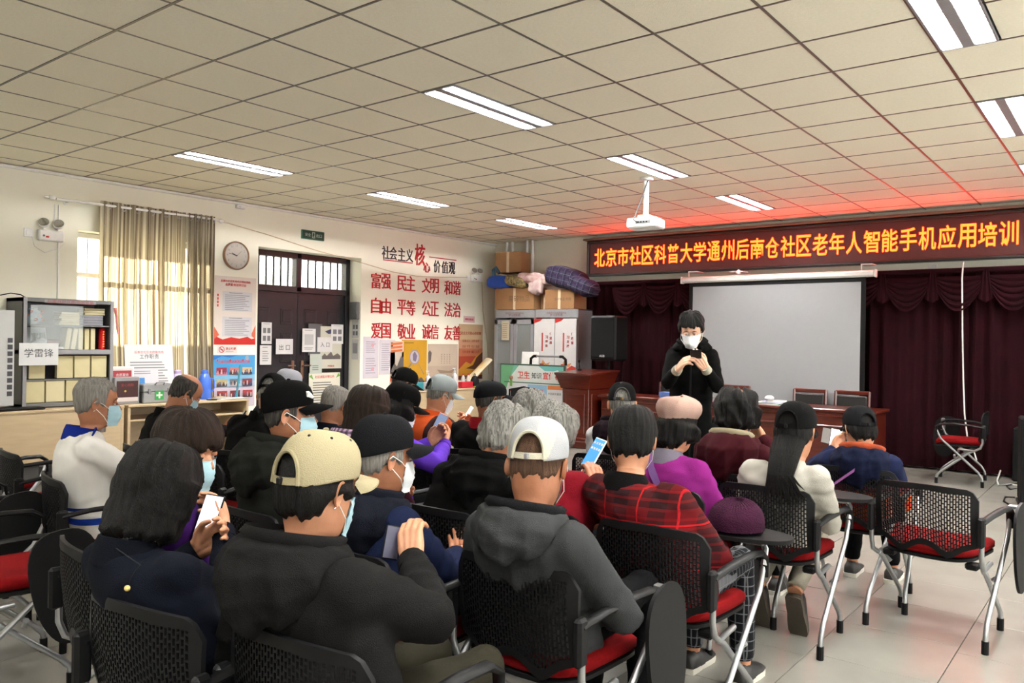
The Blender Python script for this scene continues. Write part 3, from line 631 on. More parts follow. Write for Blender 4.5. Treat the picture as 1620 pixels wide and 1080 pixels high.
# curtain and rod
def curtain():
    t = empty('curtain_rod', (-8.92, 4.55, 2.9), 0, 'white curtain rod with round finial over the window', 'curtain rod')
    MB().cyl((0, -0.93, 0), (0, 0.95, 0.02), 0.014, 12).build('pole', M_white, t)
    for s_ in (-1, 1): MB().ell((0, s_ * 0.97, 0.01), (0.028, 0.035, 0.028)).ell((0, s_ * 1.02, 0.01), (0.012, 0.03, 0.012), 10, 6).build('finial', M_white, t)
    for y in (-0.78, 0.9): MB().cyl((-0.14, y, -0.0), (0.0, y, -0.0), 0.008).cyl((-0.14, y, 0), (-0.135, y, 0), 0.03).build('bracket', M_white, t)
    m = bpy.data.materials.new('striped_curtain'); m.use_nodes = True; nt = m.node_tree; N = nt.nodes; L = nt.links; N.clear()
    out = N.new('ShaderNodeOutputMaterial'); mx = N.new('ShaderNodeMixShader'); df = N.new('ShaderNodeBsdfDiffuse'); tr = N.new('ShaderNodeBsdfTranslucent')
    uv = N.new('ShaderNodeAttribute'); uv.attribute_name = 'stripe'
    mth = N.new('ShaderNodeTexNoise'); mth.noise_dimensions = '1D'; mth.inputs['Scale'].default_value = 26.0; mth.inputs['Detail'].default_value = 2
    rp = N.new('ShaderNodeValToRGB'); e = rp.color_ramp.elements; e[0].position = .36; e[0].color = (*srgb(112, 98, 84), 1); e[1].position = .62; e[1].color = (*srgb(188, 180, 160), 1)
    e2 = rp.color_ramp.elements.new(.5); e2.color = (*srgb(146, 136, 118), 1)
    L.new(uv.outputs['Fac'], mth.inputs['W']); L.new(mth.outputs['Fac'], rp.inputs[0])
    L.new(rp.outputs[0], df.inputs[0]); L.new(rp.outputs[0], tr.inputs[0]); mx.inputs[0].default_value = 0.5
    L.new(df.outputs[0], mx.inputs[1]); L.new(tr.outputs[0], mx.inputs[2]); L.new(mx.outputs[0], out.inputs[0])
    def panel(y0, y1, nf, amp, label, seed):
        rr = random.Random(seed); c = empty('curtain', (-8.92, y0, 0), 0, label, 'curtain', 'striped curtain panels')
        nu, nz = nf * 18, 26; P = []; at = []
        for iz in range(nz):
            z = 0.72 + (2.95 - 0.72) * iz / (nz - 1); row = []
            for iu in range(nu):
                u = iu / (nu - 1); ph = u * nf * 2 * PI
                a_ = amp * (0.75 + 0.35 * math.sin(u * 17 + seed)) * (1.0 - 0.12 * iz / nz)
                x = a_ * math.sin(ph + 0.25 * math.sin(z * 2.1 + u * 9)) + 0.006 * math.sin(u * 70 + z * 3)
                y = (y1 - y0) * u + 0.02 * math.sin(ph * 2) + 0.03 * math.sin(z * 1.3 + 1) * (1 - iz / nz)
                row.append((x, y, z)); at.append(u * nf * 0.35)
            P.append(row)
        o = MB().grid(P).build('fabric', m, c)
        aa = o.data.attributes.new('stripe', 'FLOAT', 'POINT'); aa.data.foreach_set('value', at)
        for k in range(nf):
            yy = (y1 - y0) * (k + 0.5) / nf
            a = np.linspace(0, 2 * PI, 21)[:-1]
            MB().tube([(0.0 + 0.024 * math.sin(0.6) * 0, yy + 0.03 * math.cos(q), 2.895 + 0.03 * math.sin(q)) for q in a], 0.006, 6, closed=True, up=(1, 0, 0)).build('eyelet', M_silver, c)
    panel(4.07, 5.06, 6, 0.045, 'wide brown striped curtain panel glowing with sunlight', 3)
    panel(5.08, 5.44, 5, 0.05, 'narrow bunched curtain panel at the clock side of the window', 5)
curtain()

# ================================================================ furniture along the left wall
def bookcase():
    t = empty('bookcase', (-8.83, 3.65, 0.76), 0, 'grey metal bookcase with sliding glass standing on the wall desk', 'bookcase')
    W, Dp, H = 0.88, 0.42, 1.09   # W along Y
    c = MB()
    for sy in (-1, 1): c.box((0, sy * (W / 2 - 0.01), H / 2), (Dp, 0.02, H), bev=0.003)
    for z in (0.02, H - 0.02): c.box((0, 0, z), (Dp, W, 0.04), bev=0.003)
    c.box((-Dp / 2 + 0.006, 0, H / 2), (0.012, W, H)); c.build('body', M_midgrey, t)
    MB().box((0, 0, 0.55), (Dp, W, 0.05), bev=0.003).build('middle_rail', M_greymetal, t)
    for z in (0.27, 0.82): MB().box((-0.01, 0, z), (Dp - 0.04, W - 0.04, 0.012)).build('shelf', M_midgrey, t)
    for sy in (-1, 1):
        MB().box((Dp / 2 - 0.012, sy * (W / 2 - 0.018), H / 2), (0.03, 0.036, H), bev=0.003).build('front_frame', M_greymetal, t)
    MB().box((Dp / 2 - 0.012, -0.12, 0.8), (0.005, 0.5, 0.44)).build('glass_door', M_glass, t)
    s = Sheet((np.array([Dp / 2 + 0.004, 0, H - 0.03]), np.array([0, 1, 0]), np.array([0, 0, 1]), np.array([1, 0, 0])), .5, .03, (150, 150, 152), .001); s.text('后南仓社区图书阅览角', .5, .5, .9, c=(150, 60, 60)); s.build('title_strip', '', '', parent=t)
bookcase()
BX = -8.83
M_bookcream = [flat((214, 204, 160)), flat((222, 212, 172)), flat((204, 194, 150))]
def book(x, y, z, d, label, group, m, rot=None, name='book'):
    o = MB().box((0, 0, 0), d, bev=0.002)
    k = o.mesh(name, [m]); b = link(name, k); b.location = (x, y, z)
    if rot: b.rotation_euler = rot
    tag(b, label, 'book', group); return b
n = 0
for k in range(5):
    book(BX + 0.06, 3.66 + k * 0.062, 0.76 + 0.55 + 0.025 + 0.11, (0.16, 0.045, 0.22), 'cream spine book standing on the glass shelf, %s from the left' % ['first', 'second', 'third', 'fourth', 'fifth'][k], 'cream books standing behind the glass', M_bookcream[k % 3], (R(-8 if k < 2 else 0), 0, 0))
for k in range(3):
    y = 3.62 + 0.17 * k
    for q in range(2):
        book(BX + 0.16 - q * 0.03, y, 0.76 + 0.27 + 0.006 + 0.12, (0.022, 0.155, 0.225), 'cream booklet face out on the third shelf, %s pair, %s' % (['left', 'middle', 'right'][k], ['front one', 'back one'][q]), 'cream booklets face out', M_bookcream[q])
for k in range(4):
    y = 3.34 + 0.19 * k
    for q in range(2):
        book(BX + 0.16 - q * 0.03, y, 0.76 + 0.04 + 0.112, (0.022, 0.175, 0.215), 'cream booklet face out on the bottom shelf, %s pair, %s' % (['first', 'second', 'third', 'fourth'][k], ['front one', 'back one'][q]), 'cream booklets face out', M_bookcream[(k + q) % 3])
book(BX + 0.15, 3.36, 0.76 + 0.27 + 0.006 + 0.12, (0.022, 0.15, 0.225), 'cream booklet partly behind the white 学雷锋 card', None, M_bookcream[0])
for k in range(6):
    book(BX + 0.05, 3.68, 0.76 + 0.826 + 0.012 + 0.022 * k, (0.15, 0.2 - 0.01 * (k % 3), 0.02), 'pale book in the left pile on the top shelf, %s from the bottom' % ['first', 'second', 'third', 'fourth', 'fifth', 'sixth'][k], 'books piled on the top shelf', M_bookcream[(k * 2) % 3], (0, 0, R(4 * (k % 3) - 4)))
for k in range(4):
    book(BX + 0.05, 3.91, 0.76 + 0.826 + 0.015 + 0.027 * k, (0.15, 0.21, 0.025), 'grey book in the right pile on the top shelf, %s from the bottom' % ['first', 'second', 'third', 'fourth'][k], 'books piled on the top shelf', flat((150, 150, 160)), (0, 0, R(3 * (k % 2))))
for k in range(3):
    book(BX + 0.05, 3.93, 0.76 + 0.826 + 0.015 + 0.108 + 0.024 * k, (0.15, 0.21, 0.022), 'cream book above the grey ones in the right pile, %s of three' % ['lowest', 'middle', 'topmost'][k], 'books piled on the top shelf', M_bookcream[k], (0, 0, R(-4 * (k % 2))))
for k, (c, l) in enumerate((((150, 120, 40), 'mustard'), ((60, 70, 110), 'blue'), ((90, 30, 30), 'maroon'))):
    book(BX - 0.08, 3.62 + 0.2 * k, 0.76 + 0.04 + 0.13 - 0.01, (0.14, 0.18, 0.23), l + ' book block behind the cream booklets on the bottom shelf', None, flat(c))
t = empty('red_thermos', (BX + 0.1, 4.02, 0.76 + 0.577), 0, 'shiny red cylindrical tin with gold marks at the right end of the glass shelf', 'tin')
MB().lathe([(0.03, 0), (0.036, 0.005), (0.036, 0.2), (0.03, 0.21), (0.02, 0.225)], n=20).build('tin_body', mat('red_foil', srgb(190, 20, 20), 0.25, metal=0.4), t)
g = MB(); [g.box((0.036, 0, 0.03 + 0.026 * k), (0.004, 0.016, 0.012), bev=0.002) for k in range(7)]; g.build('gold_marks', flat((230, 190, 90), 0.3), t)
t = empty('white_vase', (BX + 0.06, 3.36, 0.76 + 0.577), 0, 'white painted porcelain plaque leaning behind the bookcase glass', 'plaque')
s = Sheet((np.array([0.0, 0, 0.11]), np.array([0, 1, 0]), nrm([-0.2, 0, 1]), nrm([1, 0, 0.2])), .24, .22, (176, 186, 190), .01); s.poly([(.3, .2), (.5, .5), (.4, .7), (.55, .75), (.6, .4)], (90, 96, 100)).text('家风', .7, .6, None, .3, (60, 60, 66)); s.build('plaque_face', '', '', parent=t)
t = empty('painted_jar', (BX + 0.04, 3.36, 0.76 + 0.826), 0, 'blue and white porcelain jar with orange blossoms on the top shelf', 'jar')
MB().lathe([(0.04, 0), (0.07, 0.03), (0.085, 0.08), (0.07, 0.13), (0.045, 0.15), (0.05, 0.17)], n=24).build('jar_body', mat('porcelain', srgb(120, 150, 168), 0.2, col2=srgb(190, 205, 210), scale=14), t)
g = MB(); [g.ell((0.09 * math.cos(q) * .9, 0.09 * math.sin(q), 0.05 + 0.04 * (k % 3)), (0.014, 0.02, 0.016), 8, 5) for k, q in enumerate(np.linspace(-1.4, 1.4, 7))]; g.build('blossoms', flat((176, 84, 50)), t)
tag(MB().box((BX - 0.02, 3.56, 0.76 + 0.577 + 0.05), (0.12, 0.2, 0.09), bev=0.01).build('red_box', flat((110, 30, 40))), 'dark red box behind the glass of the bookcase', 'box')
tag(MB().box((BX + 0.05, 3.52, 0.76 + 0.577 + 0.012), (0.16, 0.3, 0.02), bev=0.004).build('white_tray', M_white), 'flat white tray at the foot of the glass shelf', 'tray')
M, w, h = on_left(3.17, 3.53, 1.18, 1.40, BX + 0.225); s = Sheet(M, w, h, (226, 228, 230), .003).text('学雷锋', .5, .56, .74, c=(60, 60, 64)); s.build('white_card', 'white card reading 学雷锋 taped to the bookcase', 'sign')
tag(MB().tube([(-8.62, 4.1, 1.78), (-8.61, 4.11, 1.7), (-8.6, 4.12, 1.55), (-8.6, 4.13, 1.5)], [0.02, 0.012, 0.012, 0.006], 8).build('ribbon', flat((206, 120, 120))), 'pink and white ribbon hanging at the right edge of the bookcase', 'ribbon')
t = empty('standing_sign', (-8.62, 3.13, 0.755), 0, 'tall white display board on a black base at the left edge of the picture', 'sign stand')
s = Sheet((np.array([0.02, -0.16, 0.5]), np.array([0, 1, 0]), np.array([0, 0, 1]), np.array([1, 0, 0])), .3, .92, (206, 208, 208), .02); [s.r(.8, .95, .1 + .07 * k, .15 + .07 * k, (70, 70, 76)) for k in range(9)]; s.build('board', '', '', parent=t)
MB().box((0.05, -0.02, 0.01), (0.22, 0.5, 0.02), bev=0.004).build('base', M_black, t)
tag(MB().tube([(-8.8, 2.95, 1.78), (-8.8, 3.05, 1.86), (-8.8, 3.16, 1.89), (-8.8, 3.25, 1.88), (-8.8, 3.3, 1.85)], 0.006, 6).build('black_lead', M_black), 'black lead arching over the top left corner of the bookcase', 'cable')

def desk(y0, y1, x0, x1, top, open_shelf, label):
    t = empty('wall_desk', ((x0 + x1) / 2, (y0 + y1) / 2, 0), 0, label, 'desk', 'light wood desks along the wall')
    W, Dp = y1 - y0, x1 - x0
    MB().box((0, 0, top - 0.0125), (Dp, W, 0.025), bev=0.004).build('desktop', M_lightwood, t)
    for sy in (-1, 1): MB().box((0, sy * (W / 2 - 0.015), (top - 0.025) / 2), (Dp - 0.02, 0.03, top - 0.026), bev=0.003).build('side_panel', M_lightwood, t)
    if open_shelf:
        MB().box((0, 0, top - 0.17), (Dp - 0.03, W - 0.06, 0.018), bev=0.002).build('shelf', M_lightwood, t)
        MB().box((-Dp / 2 + 0.03, 0, top / 2), (0.015, W - 0.06, top - 0.03)).build('back_panel', M_lightwood, t)
    else:
        MB().box((Dp / 2 - 0.02, 0, top / 2 + 0.1), (0.018, W - 0.06, top - 0.23)).build('front_panel', M_lightwood, t)
    return t
desk(2.35, 4.12, -9.02, -8.42, 0.75, False, 'light wood desk carrying the grey bookcase')
desk(4.16, 5.62, -9.02, -8.42, 0.75, True, 'light wood desk with open shelf under the curtain')
desk(8.35, 10.12, -9.02, -8.45, 0.72, False, 'light wood desk under the posters right of the door')
tag(MB().box((-8.75, 3.1, 0.2), (0.4, 0.5, 0.38), bev=0.01).build('grey_cabinet', M_midgrey), 'grey metal box in the shade under the first desk', 'box')
# on the second desk
DT = 0.75
t = empty('paper_stand', (-8.72, 4.24, DT), 0, 'white framed calendar stand with red title beside the bookcase', 'stand')
MB().box((-0.02, 0, 0.2), (0.02, 0.26, 0.4), bev=0.004).build('frame', M_white, t)
s = Sheet((np.array([-0.008, 0, 0.23]), np.array([0, 1, 0]), np.array([0, 0, 1]), np.array([1, 0, 0])), .23, .3, (226, 222, 222), .002); s.r(.06, .94, .6, .92, (170, 60, 66)).text('志愿服务', .5, .76, .6, c=(240, 230, 230)).lines(.5, .45, .8, .12, 2, (200, 60, 66)).r(.06, .94, .05, .3, (176, 66, 70)); s.build('leaflet', '', '', parent=t)
t = empty('donation_box', (-8.62, 4.22, DT), 0, 'dark red box framed in grey metal in front of the calendar stand', 'box')
MB().box((0, 0, 0.145), (0.1, 0.27, 0.29), bev=0.006).build('casing', M_greymetal, t)
s = Sheet((np.array([0.05, 0, 0.14]), np.array([0, 1, 0]), np.array([0, 0, 1]), np.array([1, 0, 0])), .23, .22, (60, 22, 24), .003); s.text('爱心捐款', .5, .8, .6, c=(150, 50, 50)).poly([(.4 + .05 * math.cos(q), .5 + .05 * math.sin(q)) for q in np.linspace(0, 6.2, 14)], (220, 180, 50)).r(0, 1, 0, .2, (224, 214, 214)); s.build('front_plate', '', '', parent=t)
t = empty('first_aid_case', (-8.62, 4.55, DT), 0, 'silver first aid case with green cross square on the desk', 'first aid kit')
MB().box((0, 0, 0.06), (0.2, 0.36, 0.12), bev=0.01).build('case_body', M_silver, t); MB().box((0, 0, 0.165), (0.2, 0.36, 0.085), bev=0.01).build('lid', M_silver, t)
for y in (-0.11, 0.11): MB().box((0.104, y, 0.13), (0.012, 0.03, 0.06), bev=0.003).build('latch', M_greymetal, t)
MB().tube([(0.1, -0.05, 0.2), (0.13, -0.045, 0.225), (0.13, 0.045, 0.225), (0.1, 0.05, 0.2)], 0.007, 8).build('handle', M_greymetal, t)
s = Sheet((np.array([0.1, 0.0, 0.085]), np.array([0, 1, 0]), np.array([0, 0, 1]), np.array([1, 0, 0])), .1, .1, (30, 160, 70), .004); s.r(.4, .6, .15, .85, (235, 240, 235)).r(.15, .85, .4, .6, (235, 240, 235)); s.build('cross_plate', '', '', parent=t)
s = Sheet((np.array([-8.83, 4.60, DT + 0.33]), np.array([0, 1, 0]), nrm([-0.12, 0, 1]), nrm([1, 0, 0.12])), .56, .62, (228, 228, 230), .006); s.text('后南仓社区志愿服务岗', .5, .86, .6, c=(200, 60, 60)).text('工作职责', .5, .78, .4, c=(60, 60, 66)).lines(.5, .45, .8, .5, 10, (130, 130, 136)).r(.86, .9, .14, .22, (196, 50, 50))
s.build('leaning_sheet', 'white sheet with red heading leaning behind the first aid case', 'poster')
s = Sheet((np.array([-8.77, 4.46, DT + 0.22]), np.array([0, 1, 0]), nrm([-0.1, 0, 1]), nrm([1, 0, 0.1])), .42, .3, (222, 222, 230), .006); s.r(.0, .62, .3, .66, (70, 140, 210)).r(0, .62, .22, .34, (80, 130, 60)).lines(.5, .86, .8, .16, 2, (150, 150, 156)); s.build('leaflet_sheet', 'white leaflet with a blue sky picture just behind the first aid case', 'poster')
def thermos(x, y, m, label):
    t = empty('thermos_flask', (x, y, DT), 0, label, 'thermos')
    MB().lathe([(0.07, 0), (0.075, 0.01), (0.075, 0.2), (0.07, 0.23), (0.05, 0.285), (0.04, 0.3), (0.042, 0.33), (0.03, 0.345)], n=24).build('flask', m, t)
    MB().tube([(0.0, 0.07, 0.24), (0.0, 0.115, 0.235), (0.0, 0.125, 0.2), (0.0, 0.125, 0.13), (0.0, 0.11, 0.1), (0.0, 0.07, 0.095)], 0.009, 8).build('handle', m, t)
thermos(-8.7, 5.2, mat('blue_plastic', srgb(60, 104, 200), 0.35), 'blue thermos flask with handle on the wall desk')
thermos(-8.84, 4.94, mat('lilac_plastic', srgb(180, 164, 206), 0.35), 'lilac thermos flask behind the balding man in black')
for k, (y, r_) in enumerate(((5.35, 8), (5.48, -6))):
    tag(MB().box((-8.55 + 0.02 * k, y, DT + 0.004 + 0.006 * k), (0.2, 0.28, 0.006), rot3(0, 0, R(r_)), bev=0.002).build('paper_pile', M_paper), ('paper lying flat by the blue thermos', 'second paper lying flat at the end of the desk')[k], 'paper')
tag(MB().box((-8.5, 5.2, DT + 0.006), (0.07, 0.15, 0.01), bev=0.003).build('desk_phone', M_black), 'black phone lying on the desk by the papers', 'phone')
t = empty('teal_brush', (-8.6, 5.56, DT), 0, 'teal plastic rod standing against the desk end', 'rod')
MB().tube([(0, 0, 0), (0, 0.05, 0.4)], [0.014, 0.012], 8).build('rod', flat((60, 150, 170), 0.4), t)
# on the third desk
D3 = 0.72
def bottle(x, y, h, r_, m, mc, label, group, pump=False):
    t = empty('bottle', (x, y, D3), 0, label, 'bottle', group)
    MB().lathe([(r_, 0), (r_, h * .62), (r_ * .8, h * .72), (r_ * .35, h * .8), (r_ * .35, h * .86)], n=16).build('bottle_body', m, t)
    c = MB().cyl((0, 0, h * .84), (0, 0, h * .93), r_ * .42, 10)
    if pump: c.cyl((0, 0, h * .9), (0, 0, h * 1.05), r_ * .14, 8).box((0, -r_ * .5, h * 1.05), (r_ * .4, r_ * 1.6, h * .05), bev=0.003)
    c.build('cap', mc, t)
Mw2 = flat((226, 226, 230), 0.3); Mclear = mat('clear_plastic', (0.85, 0.88, 0.9), 0.1, alpha=0.45)
p0 = [WX(px, 610, -8.62)[1] for px in (677, 719, 728, 735, 752)]
bottle(-8.62, p0[0], 0.27, 0.045, Mw2, Mw2, 'white pump bottle on the desk left of the pale cap', 'white pump bottles', True)
bottle(-8.62, p0[1], 0.3, 0.045, Mw2, Mw2, 'white pump bottle right of the man in orange', 'white pump bottles', True)
bottle(-8.70, p0[2] + 0.16, 0.24, 0.033, Mclear, flat((206, 30, 40)), 'clear water bottle with red cap, left one of the pair', 'red capped water bottles')
bottle(-8.70, p0[3] + 0.18, 0.24, 0.033, Mclear, flat((206, 30, 40)), 'clear water bottle with red cap, right one of the pair', 'red capped water bottles')
tag(MB().box((-8.6, p0[3], D3 + 0.05), (0.1, 0.26, 0.1), bev=0.008).build('red_pack', flat((206, 30, 50))), 'red drinks pack in front of the water bottles', 'box')
t = empty('hand_bell', (-8.6, WX(751, 610, -8.6)[1], D3), 0, 'black domed hand bell with loop at the end of the desk', 'bell')
MB().lathe([(0.07, 0), (0.075, 0.01), (0.07, 0.12), (0.045, 0.17), (0.02, 0.19)], n=20).build('bell_body', M_black, t); MB().tube([(0, 0.02 * math.cos(q), 0.2 + 0.025 * math.sin(q)) for q in np.linspace(0, 2 * PI, 12)[:-1]], 0.006, 6, closed=True, up=(1, 0, 0)).build('loop', M_black, t)
MB().tube([(0.076 * math.cos(q), 0.076 * math.sin(q), 0.015) for q in np.linspace(0, 2 * PI, 20)[:-1]], 0.006, 6, closed=True).build('green_band', flat((170, 190, 60)), t)
tag(MB().box((-8.72, 8.62, D3 + 0.06), (0.28, 0.5, 0.12), bev=0.012).build('teal_basket', flat((50, 140, 150), 0.5)), 'teal basket filled with odds on the desk beside the door', 'basket')
for k in range(6): tag(MB().box((-8.72 + 0.05 * (k % 2), 8.44 + 0.07 * k, D3 + 0.14), (0.09, 0.07, 0.05), rot3(R(20 * k), R(10 * k), R(15 * k)), bev=0.01).build('small_packet', flat([(120, 90, 60), (200, 190, 170), (60, 60, 80), (210, 200, 190), (150, 60, 50), (90, 80, 70)][k])), '%s small packet heaped in the teal basket' % ['brown', 'cream', 'dark blue', 'pale', 'dull red', 'olive brown'][k], 'packet', 'packets in the teal basket')
tag(MB().box((-8.6, 8.9, D3 + 0.06), (0.25, 0.3, 0.12), bev=0.01).build('white_box', flat((220, 216, 226))), 'white box on the desk left of the yellow poster', 'box')
tag(MB().box((-8.62, 9.08, D3 + 0.03), (0.2, 0.4, 0.05), bev=0.008).build('blue_tray', flat((40, 90, 190))), 'blue tray under the yellow poster', 'tray')
s = Sheet((np.array([-8.444, 8.9, 0.58]), np.array([0, 1, 0]), np.array([0, 0, 1]), np.array([1, 0, 0])), .4, .2, (226, 224, 222), .003); s.text('志愿服务台', .5, .5, .8, c=(130, 120, 110)); s.build('desk_label', 'white paper hung on the front of the third desk', 'paper')
tag(MB().tube([(-8.8, 10.02, 0.80), (-8.72, 10.46, 1.16)], [0.09, 0.1], 12, flat=0.45).build('paper_roll', mat('wrapped_roll', srgb(200, 196, 188), 0.5, col2=srgb(190, 160, 60), scale=3)), 'pale wrapped roll with yellow leaning beside the corner cabinet', 'roll')
# ================================================================ front wall
def led_sign():
    x0, x1, z0, z1 = -7.03, -0.6, 2.54, 3.10; yf = 10.85
    t = empty('display_sign', ((x0 + x1) / 2, 10.92, (z0 + z1) / 2), 0, 'long dark LED display with glowing orange characters along the front wall', 'display')
    W = x1 - x0; H = z1 - z0; M_frame = mat('sign_frame', (0.012, 0.01, 0.01), 0.4)
    MB().box((0, 0.02, 0), (W, 0.1, H)).build('housing', M_frame, t)
    f = MB()
    for a, b in (((0, -0.05, H / 2 - 0.02), (W, 0.06, 0.04)), ((0, -0.05, -H / 2 + 0.02), (W, 0.06, 0.04)), ((-W / 2 + 0.02, -0.05, 0), (0.04, 0.06, H)), ((W / 2 - 0.02, -0.05, 0), (0.04, 0.06, H))): f.box(a, b, bev=0.008)
    f.build('bezel', M_frame, t)
    MB().box((0, -0.035, 0), (W - 0.07, 0.006, H - 0.07)).build('screen', mat('led_face', srgb(78, 26, 26), 0.55, var=0.1, scale=60), t)
    txt = '北京市社区科普大学通州后南仓社区老年人智能手机应用培训'
    xa = WY(939, 410, 10.87)[0]; xb = WY(1613, 375, 10.87)[0]; p = (xb - xa) / len(txt)
    m = bpy.data.materials.new('led_orange'); m.use_nodes = True; b = m.node_tree.nodes['Principled BSDF']
    b.inputs['Base Color'].default_value = (0.5, 0.05, 0.01, 1); b.inputs['Emission Color'].default_value = (1.0, 0.022, 0.002, 1); b.inputs['Emission Strength'].default_value = LED_POWER
    for k, ch in enumerate(txt):
        mb = MB(); put_text(mb, ch, (np.array([xa + (k + .5) * p - (x0 + x1) / 2, -0.042, 0.01]), np.array([1, 0, 0]), np.array([0, 0, 1]), np.array([0, -1, 0])), p * .9, 0.285, 0.012, 0, 0.0)
        mb.build('lit_character', m, t, smooth=False)
    MB().box((0, -0.02, H / 2 + 0.025), (W + 0.1, 0.2, 0.03), bev=0.005).build('top_ledge', mat('ledge', srgb(96, 84, 70), 0.6), t)
led_sign()
# stage curtain with swags
M_velvet = mat('maroon_velvet', srgb(27, 2, 7), 0.9, var=0.25, scale=5, bump=0.1, bscale=200, spec=.1)
def stage_curtain():
    t = empty('stage_curtain', (-2.0, 10.82, 0), 0, 'dark maroon pleated stage curtain with swagged valance across the front wall', 'curtain')
    x0, x1 = -5.0, 4.9; n = 560; P = []
    for z in np.linspace(0.03, 2.42, 12):
        P.append([(x, 0.045 * math.sin(x * 2 * PI / 0.17 + 0.6 * math.sin(x * 3.1)) * (0.6 + 0.4 * math.sin(x * 5.3)) + 0.01 * math.sin(z * 3 + x * 8), z) for x in np.linspace(x0, x1, n)])
    MB().grid(P).build('pleated_drape', M_velvet, t)
    MB().box(((x0 + x1) / 2, -0.05, 2.41), (x1 - x0, 0.06, 0.06), bev=0.01).build('heading', M_velvet, t)
    w = 0.56; c0 = -1.72 + 2.0
    for k in range(-8, 9):
        xc = c0 + k * w
        if xc < x0 + .25 or xc > x1 - .2: continue
        P = []
        for v in np.linspace(0, 1, 60):
            row = []
            for u in np.linspace(-1, 1, 25):
                e = 1 - abs(u) ** 2.2
                z = 2.40 - (0.06 + 0.42 * v * (0.16 + 0.84 * e)) - 0.0
                x = xc + u * w * .5 * (1.0 - 0.12 * (v * e))
                yy = -0.085 - 0.028 * e * abs(math.sin(v * 5.5 * PI)) ** 0.7 - 0.05 * e * v
                row.append((x, yy, z))
            P.append(row)
        P.append([(a, b + 0.03, c + 0.005) for a, b, c in P[-1]])
        MB().grid(P).build('swag', M_velvet, t)
        P = []
        for z in np.linspace(2.4, 2.02, 8):
            q = (2.4 - z) / .38
            P.append([(xc + w / 2 + (0.03 + 0.045 * q) * s_, -0.095 - 0.02 * abs(math.cos(s_ * 4)), z + 0.05 * abs(s_) * q) for s_ in np.linspace(-1, 1, 9)])
        MB().grid(P).build('tail', M_velvet, t)
stage_curtain()
# projection screen
t = empty('projection_screen', (-3.93, 10.62, 0), 0, 'white pull down projection screen with black border', 'screen')
MB().box((0, 0, 2.40), (2.62, 0.09, 0.085), bev=0.02).build('case', M_white, t)
for s_ in (-1, 1): MB().box((s_ * 1.31, 0, 2.4), (0.02, 0.1, 0.1), bev=0.006).build('end_cap', M_white, t)
MB().box((0, 0, 1.55), (2.40, 0.004, 1.64)).build('border', M_black, t)
MB().box((0.0, -0.004, 1.50), (2.28, 0.004, 1.60)).build('screen_fabric', M_screenpaper, t)
MB().cyl((-1.2, 0, 0.72), (1.2, 0, 0.72), 0.014).build('weight_bar', M_black, t)
for x in (-1.15, 1.2): MB().box((x, 0.1, 2.52), (0.14, 0.2, 0.012)).box((x - .06, 0.0, 2.47), (0.012, 0.02, 0.1)).build('bracket', M_white, t)
for x, lb in ((-4.7, 'red and white camera bracket above the screen case left of centre'),):
    tag(MB().box((-4.45, 10.75, 2.5), (0.2, 0.2, 0.015)).ell((-4.42, 10.68, 2.49), (0.035, 0.035, 0.035)).build('wall_bracket', M_white), 'small white bracket above the projection screen', 'bracket')
tag(MB().box((-2.05, 10.995, 2.47), (0.1, 0.012, 0.09), bev=0.004).box((-2.05, 10.985, 2.46), (0.04, 0.01, 0.04)).build('wall_socket', M_white), 'white wall socket just under the display sign', 'socket')
cp = [WY(x, y, 10.68) for x, y in ((1524, 414), (1522, 440), (1523, 550), (1524, 600), (1526, 655), (1530, 690), (1538, 705), (1545, 728))]
tag(MB().tube(cp, 0.009, 6).build('hanging_cord', M_white), 'white cord hanging down the maroon curtain to the floor', 'cable')

# lectern
def lectern():
    t = empty('lectern', (-6.28, 9.75, 0), 0, 'red brown wooden lectern left of the speaker at the front', 'lectern')
    w, d = 0.44, 0.6
    MB().box((0, 0, 0.05), (w + 0.1, d + 0.1, 0.1), bev=0.012).box((0, 0, 0.12), (w + 0.05, d + 0.05, 0.05), bev=0.012).build('plinth', M_redwood, t)
    MB().box((0, 0, 0.48), (w, d, 0.7), bev=0.008).build('cabinet', M_redwood, t)
    MB().box((0, -d / 2 - 0.006, 0.48), (w - 0.12, 0.014, 0.56), bev=0.006).build('front_panel', M_redwood, t)
    MB().box((w / 2 + 0.006, 0, 0.48), (0.014, d - 0.12, 0.56), bev=0.006).build('side_panel', M_redwood, t)
    h = MB(); P = []
    for z, k in ((0.83, 0.02), (0.87, 0.03), (0.93, 0.05), (1.0, 0.07), (1.03, 0.09), (1.05, 0.09)):
        P.append([(sx * (w / 2 + k), sy * (d / 2 + k), z + (0.04 if sy > 0 else 0) * (1 if z > .9 else 0)) for sx, sy in ((-1, -1), (1, -1), (1, 1), (-1, 1))])
    h.grid(P, closed_u=True, cap0=True, cap1=True); h.build('flared_top', M_redwood, t, angle=20)
    return t
lectern()
t = empty('microphone', (-6.33, 9.62, 1.09), 0, 'small black gooseneck microphone on the lectern', 'microphone')
MB().lathe([(0.03, -0.01), (0.03, 0.01), (0.01, 0.02)], n=12).build('base', M_black, t); MB().tube([(0, 0, 0.01), (0, -0.01, 0.07), (0.01, -0.03, 0.11)], 0.006, 6).build('neck', M_black, t); MB().ell((0.012, -0.035, 0.125), (0.018, 0.018, 0.024), 10, 6).build('head', M_black, t)

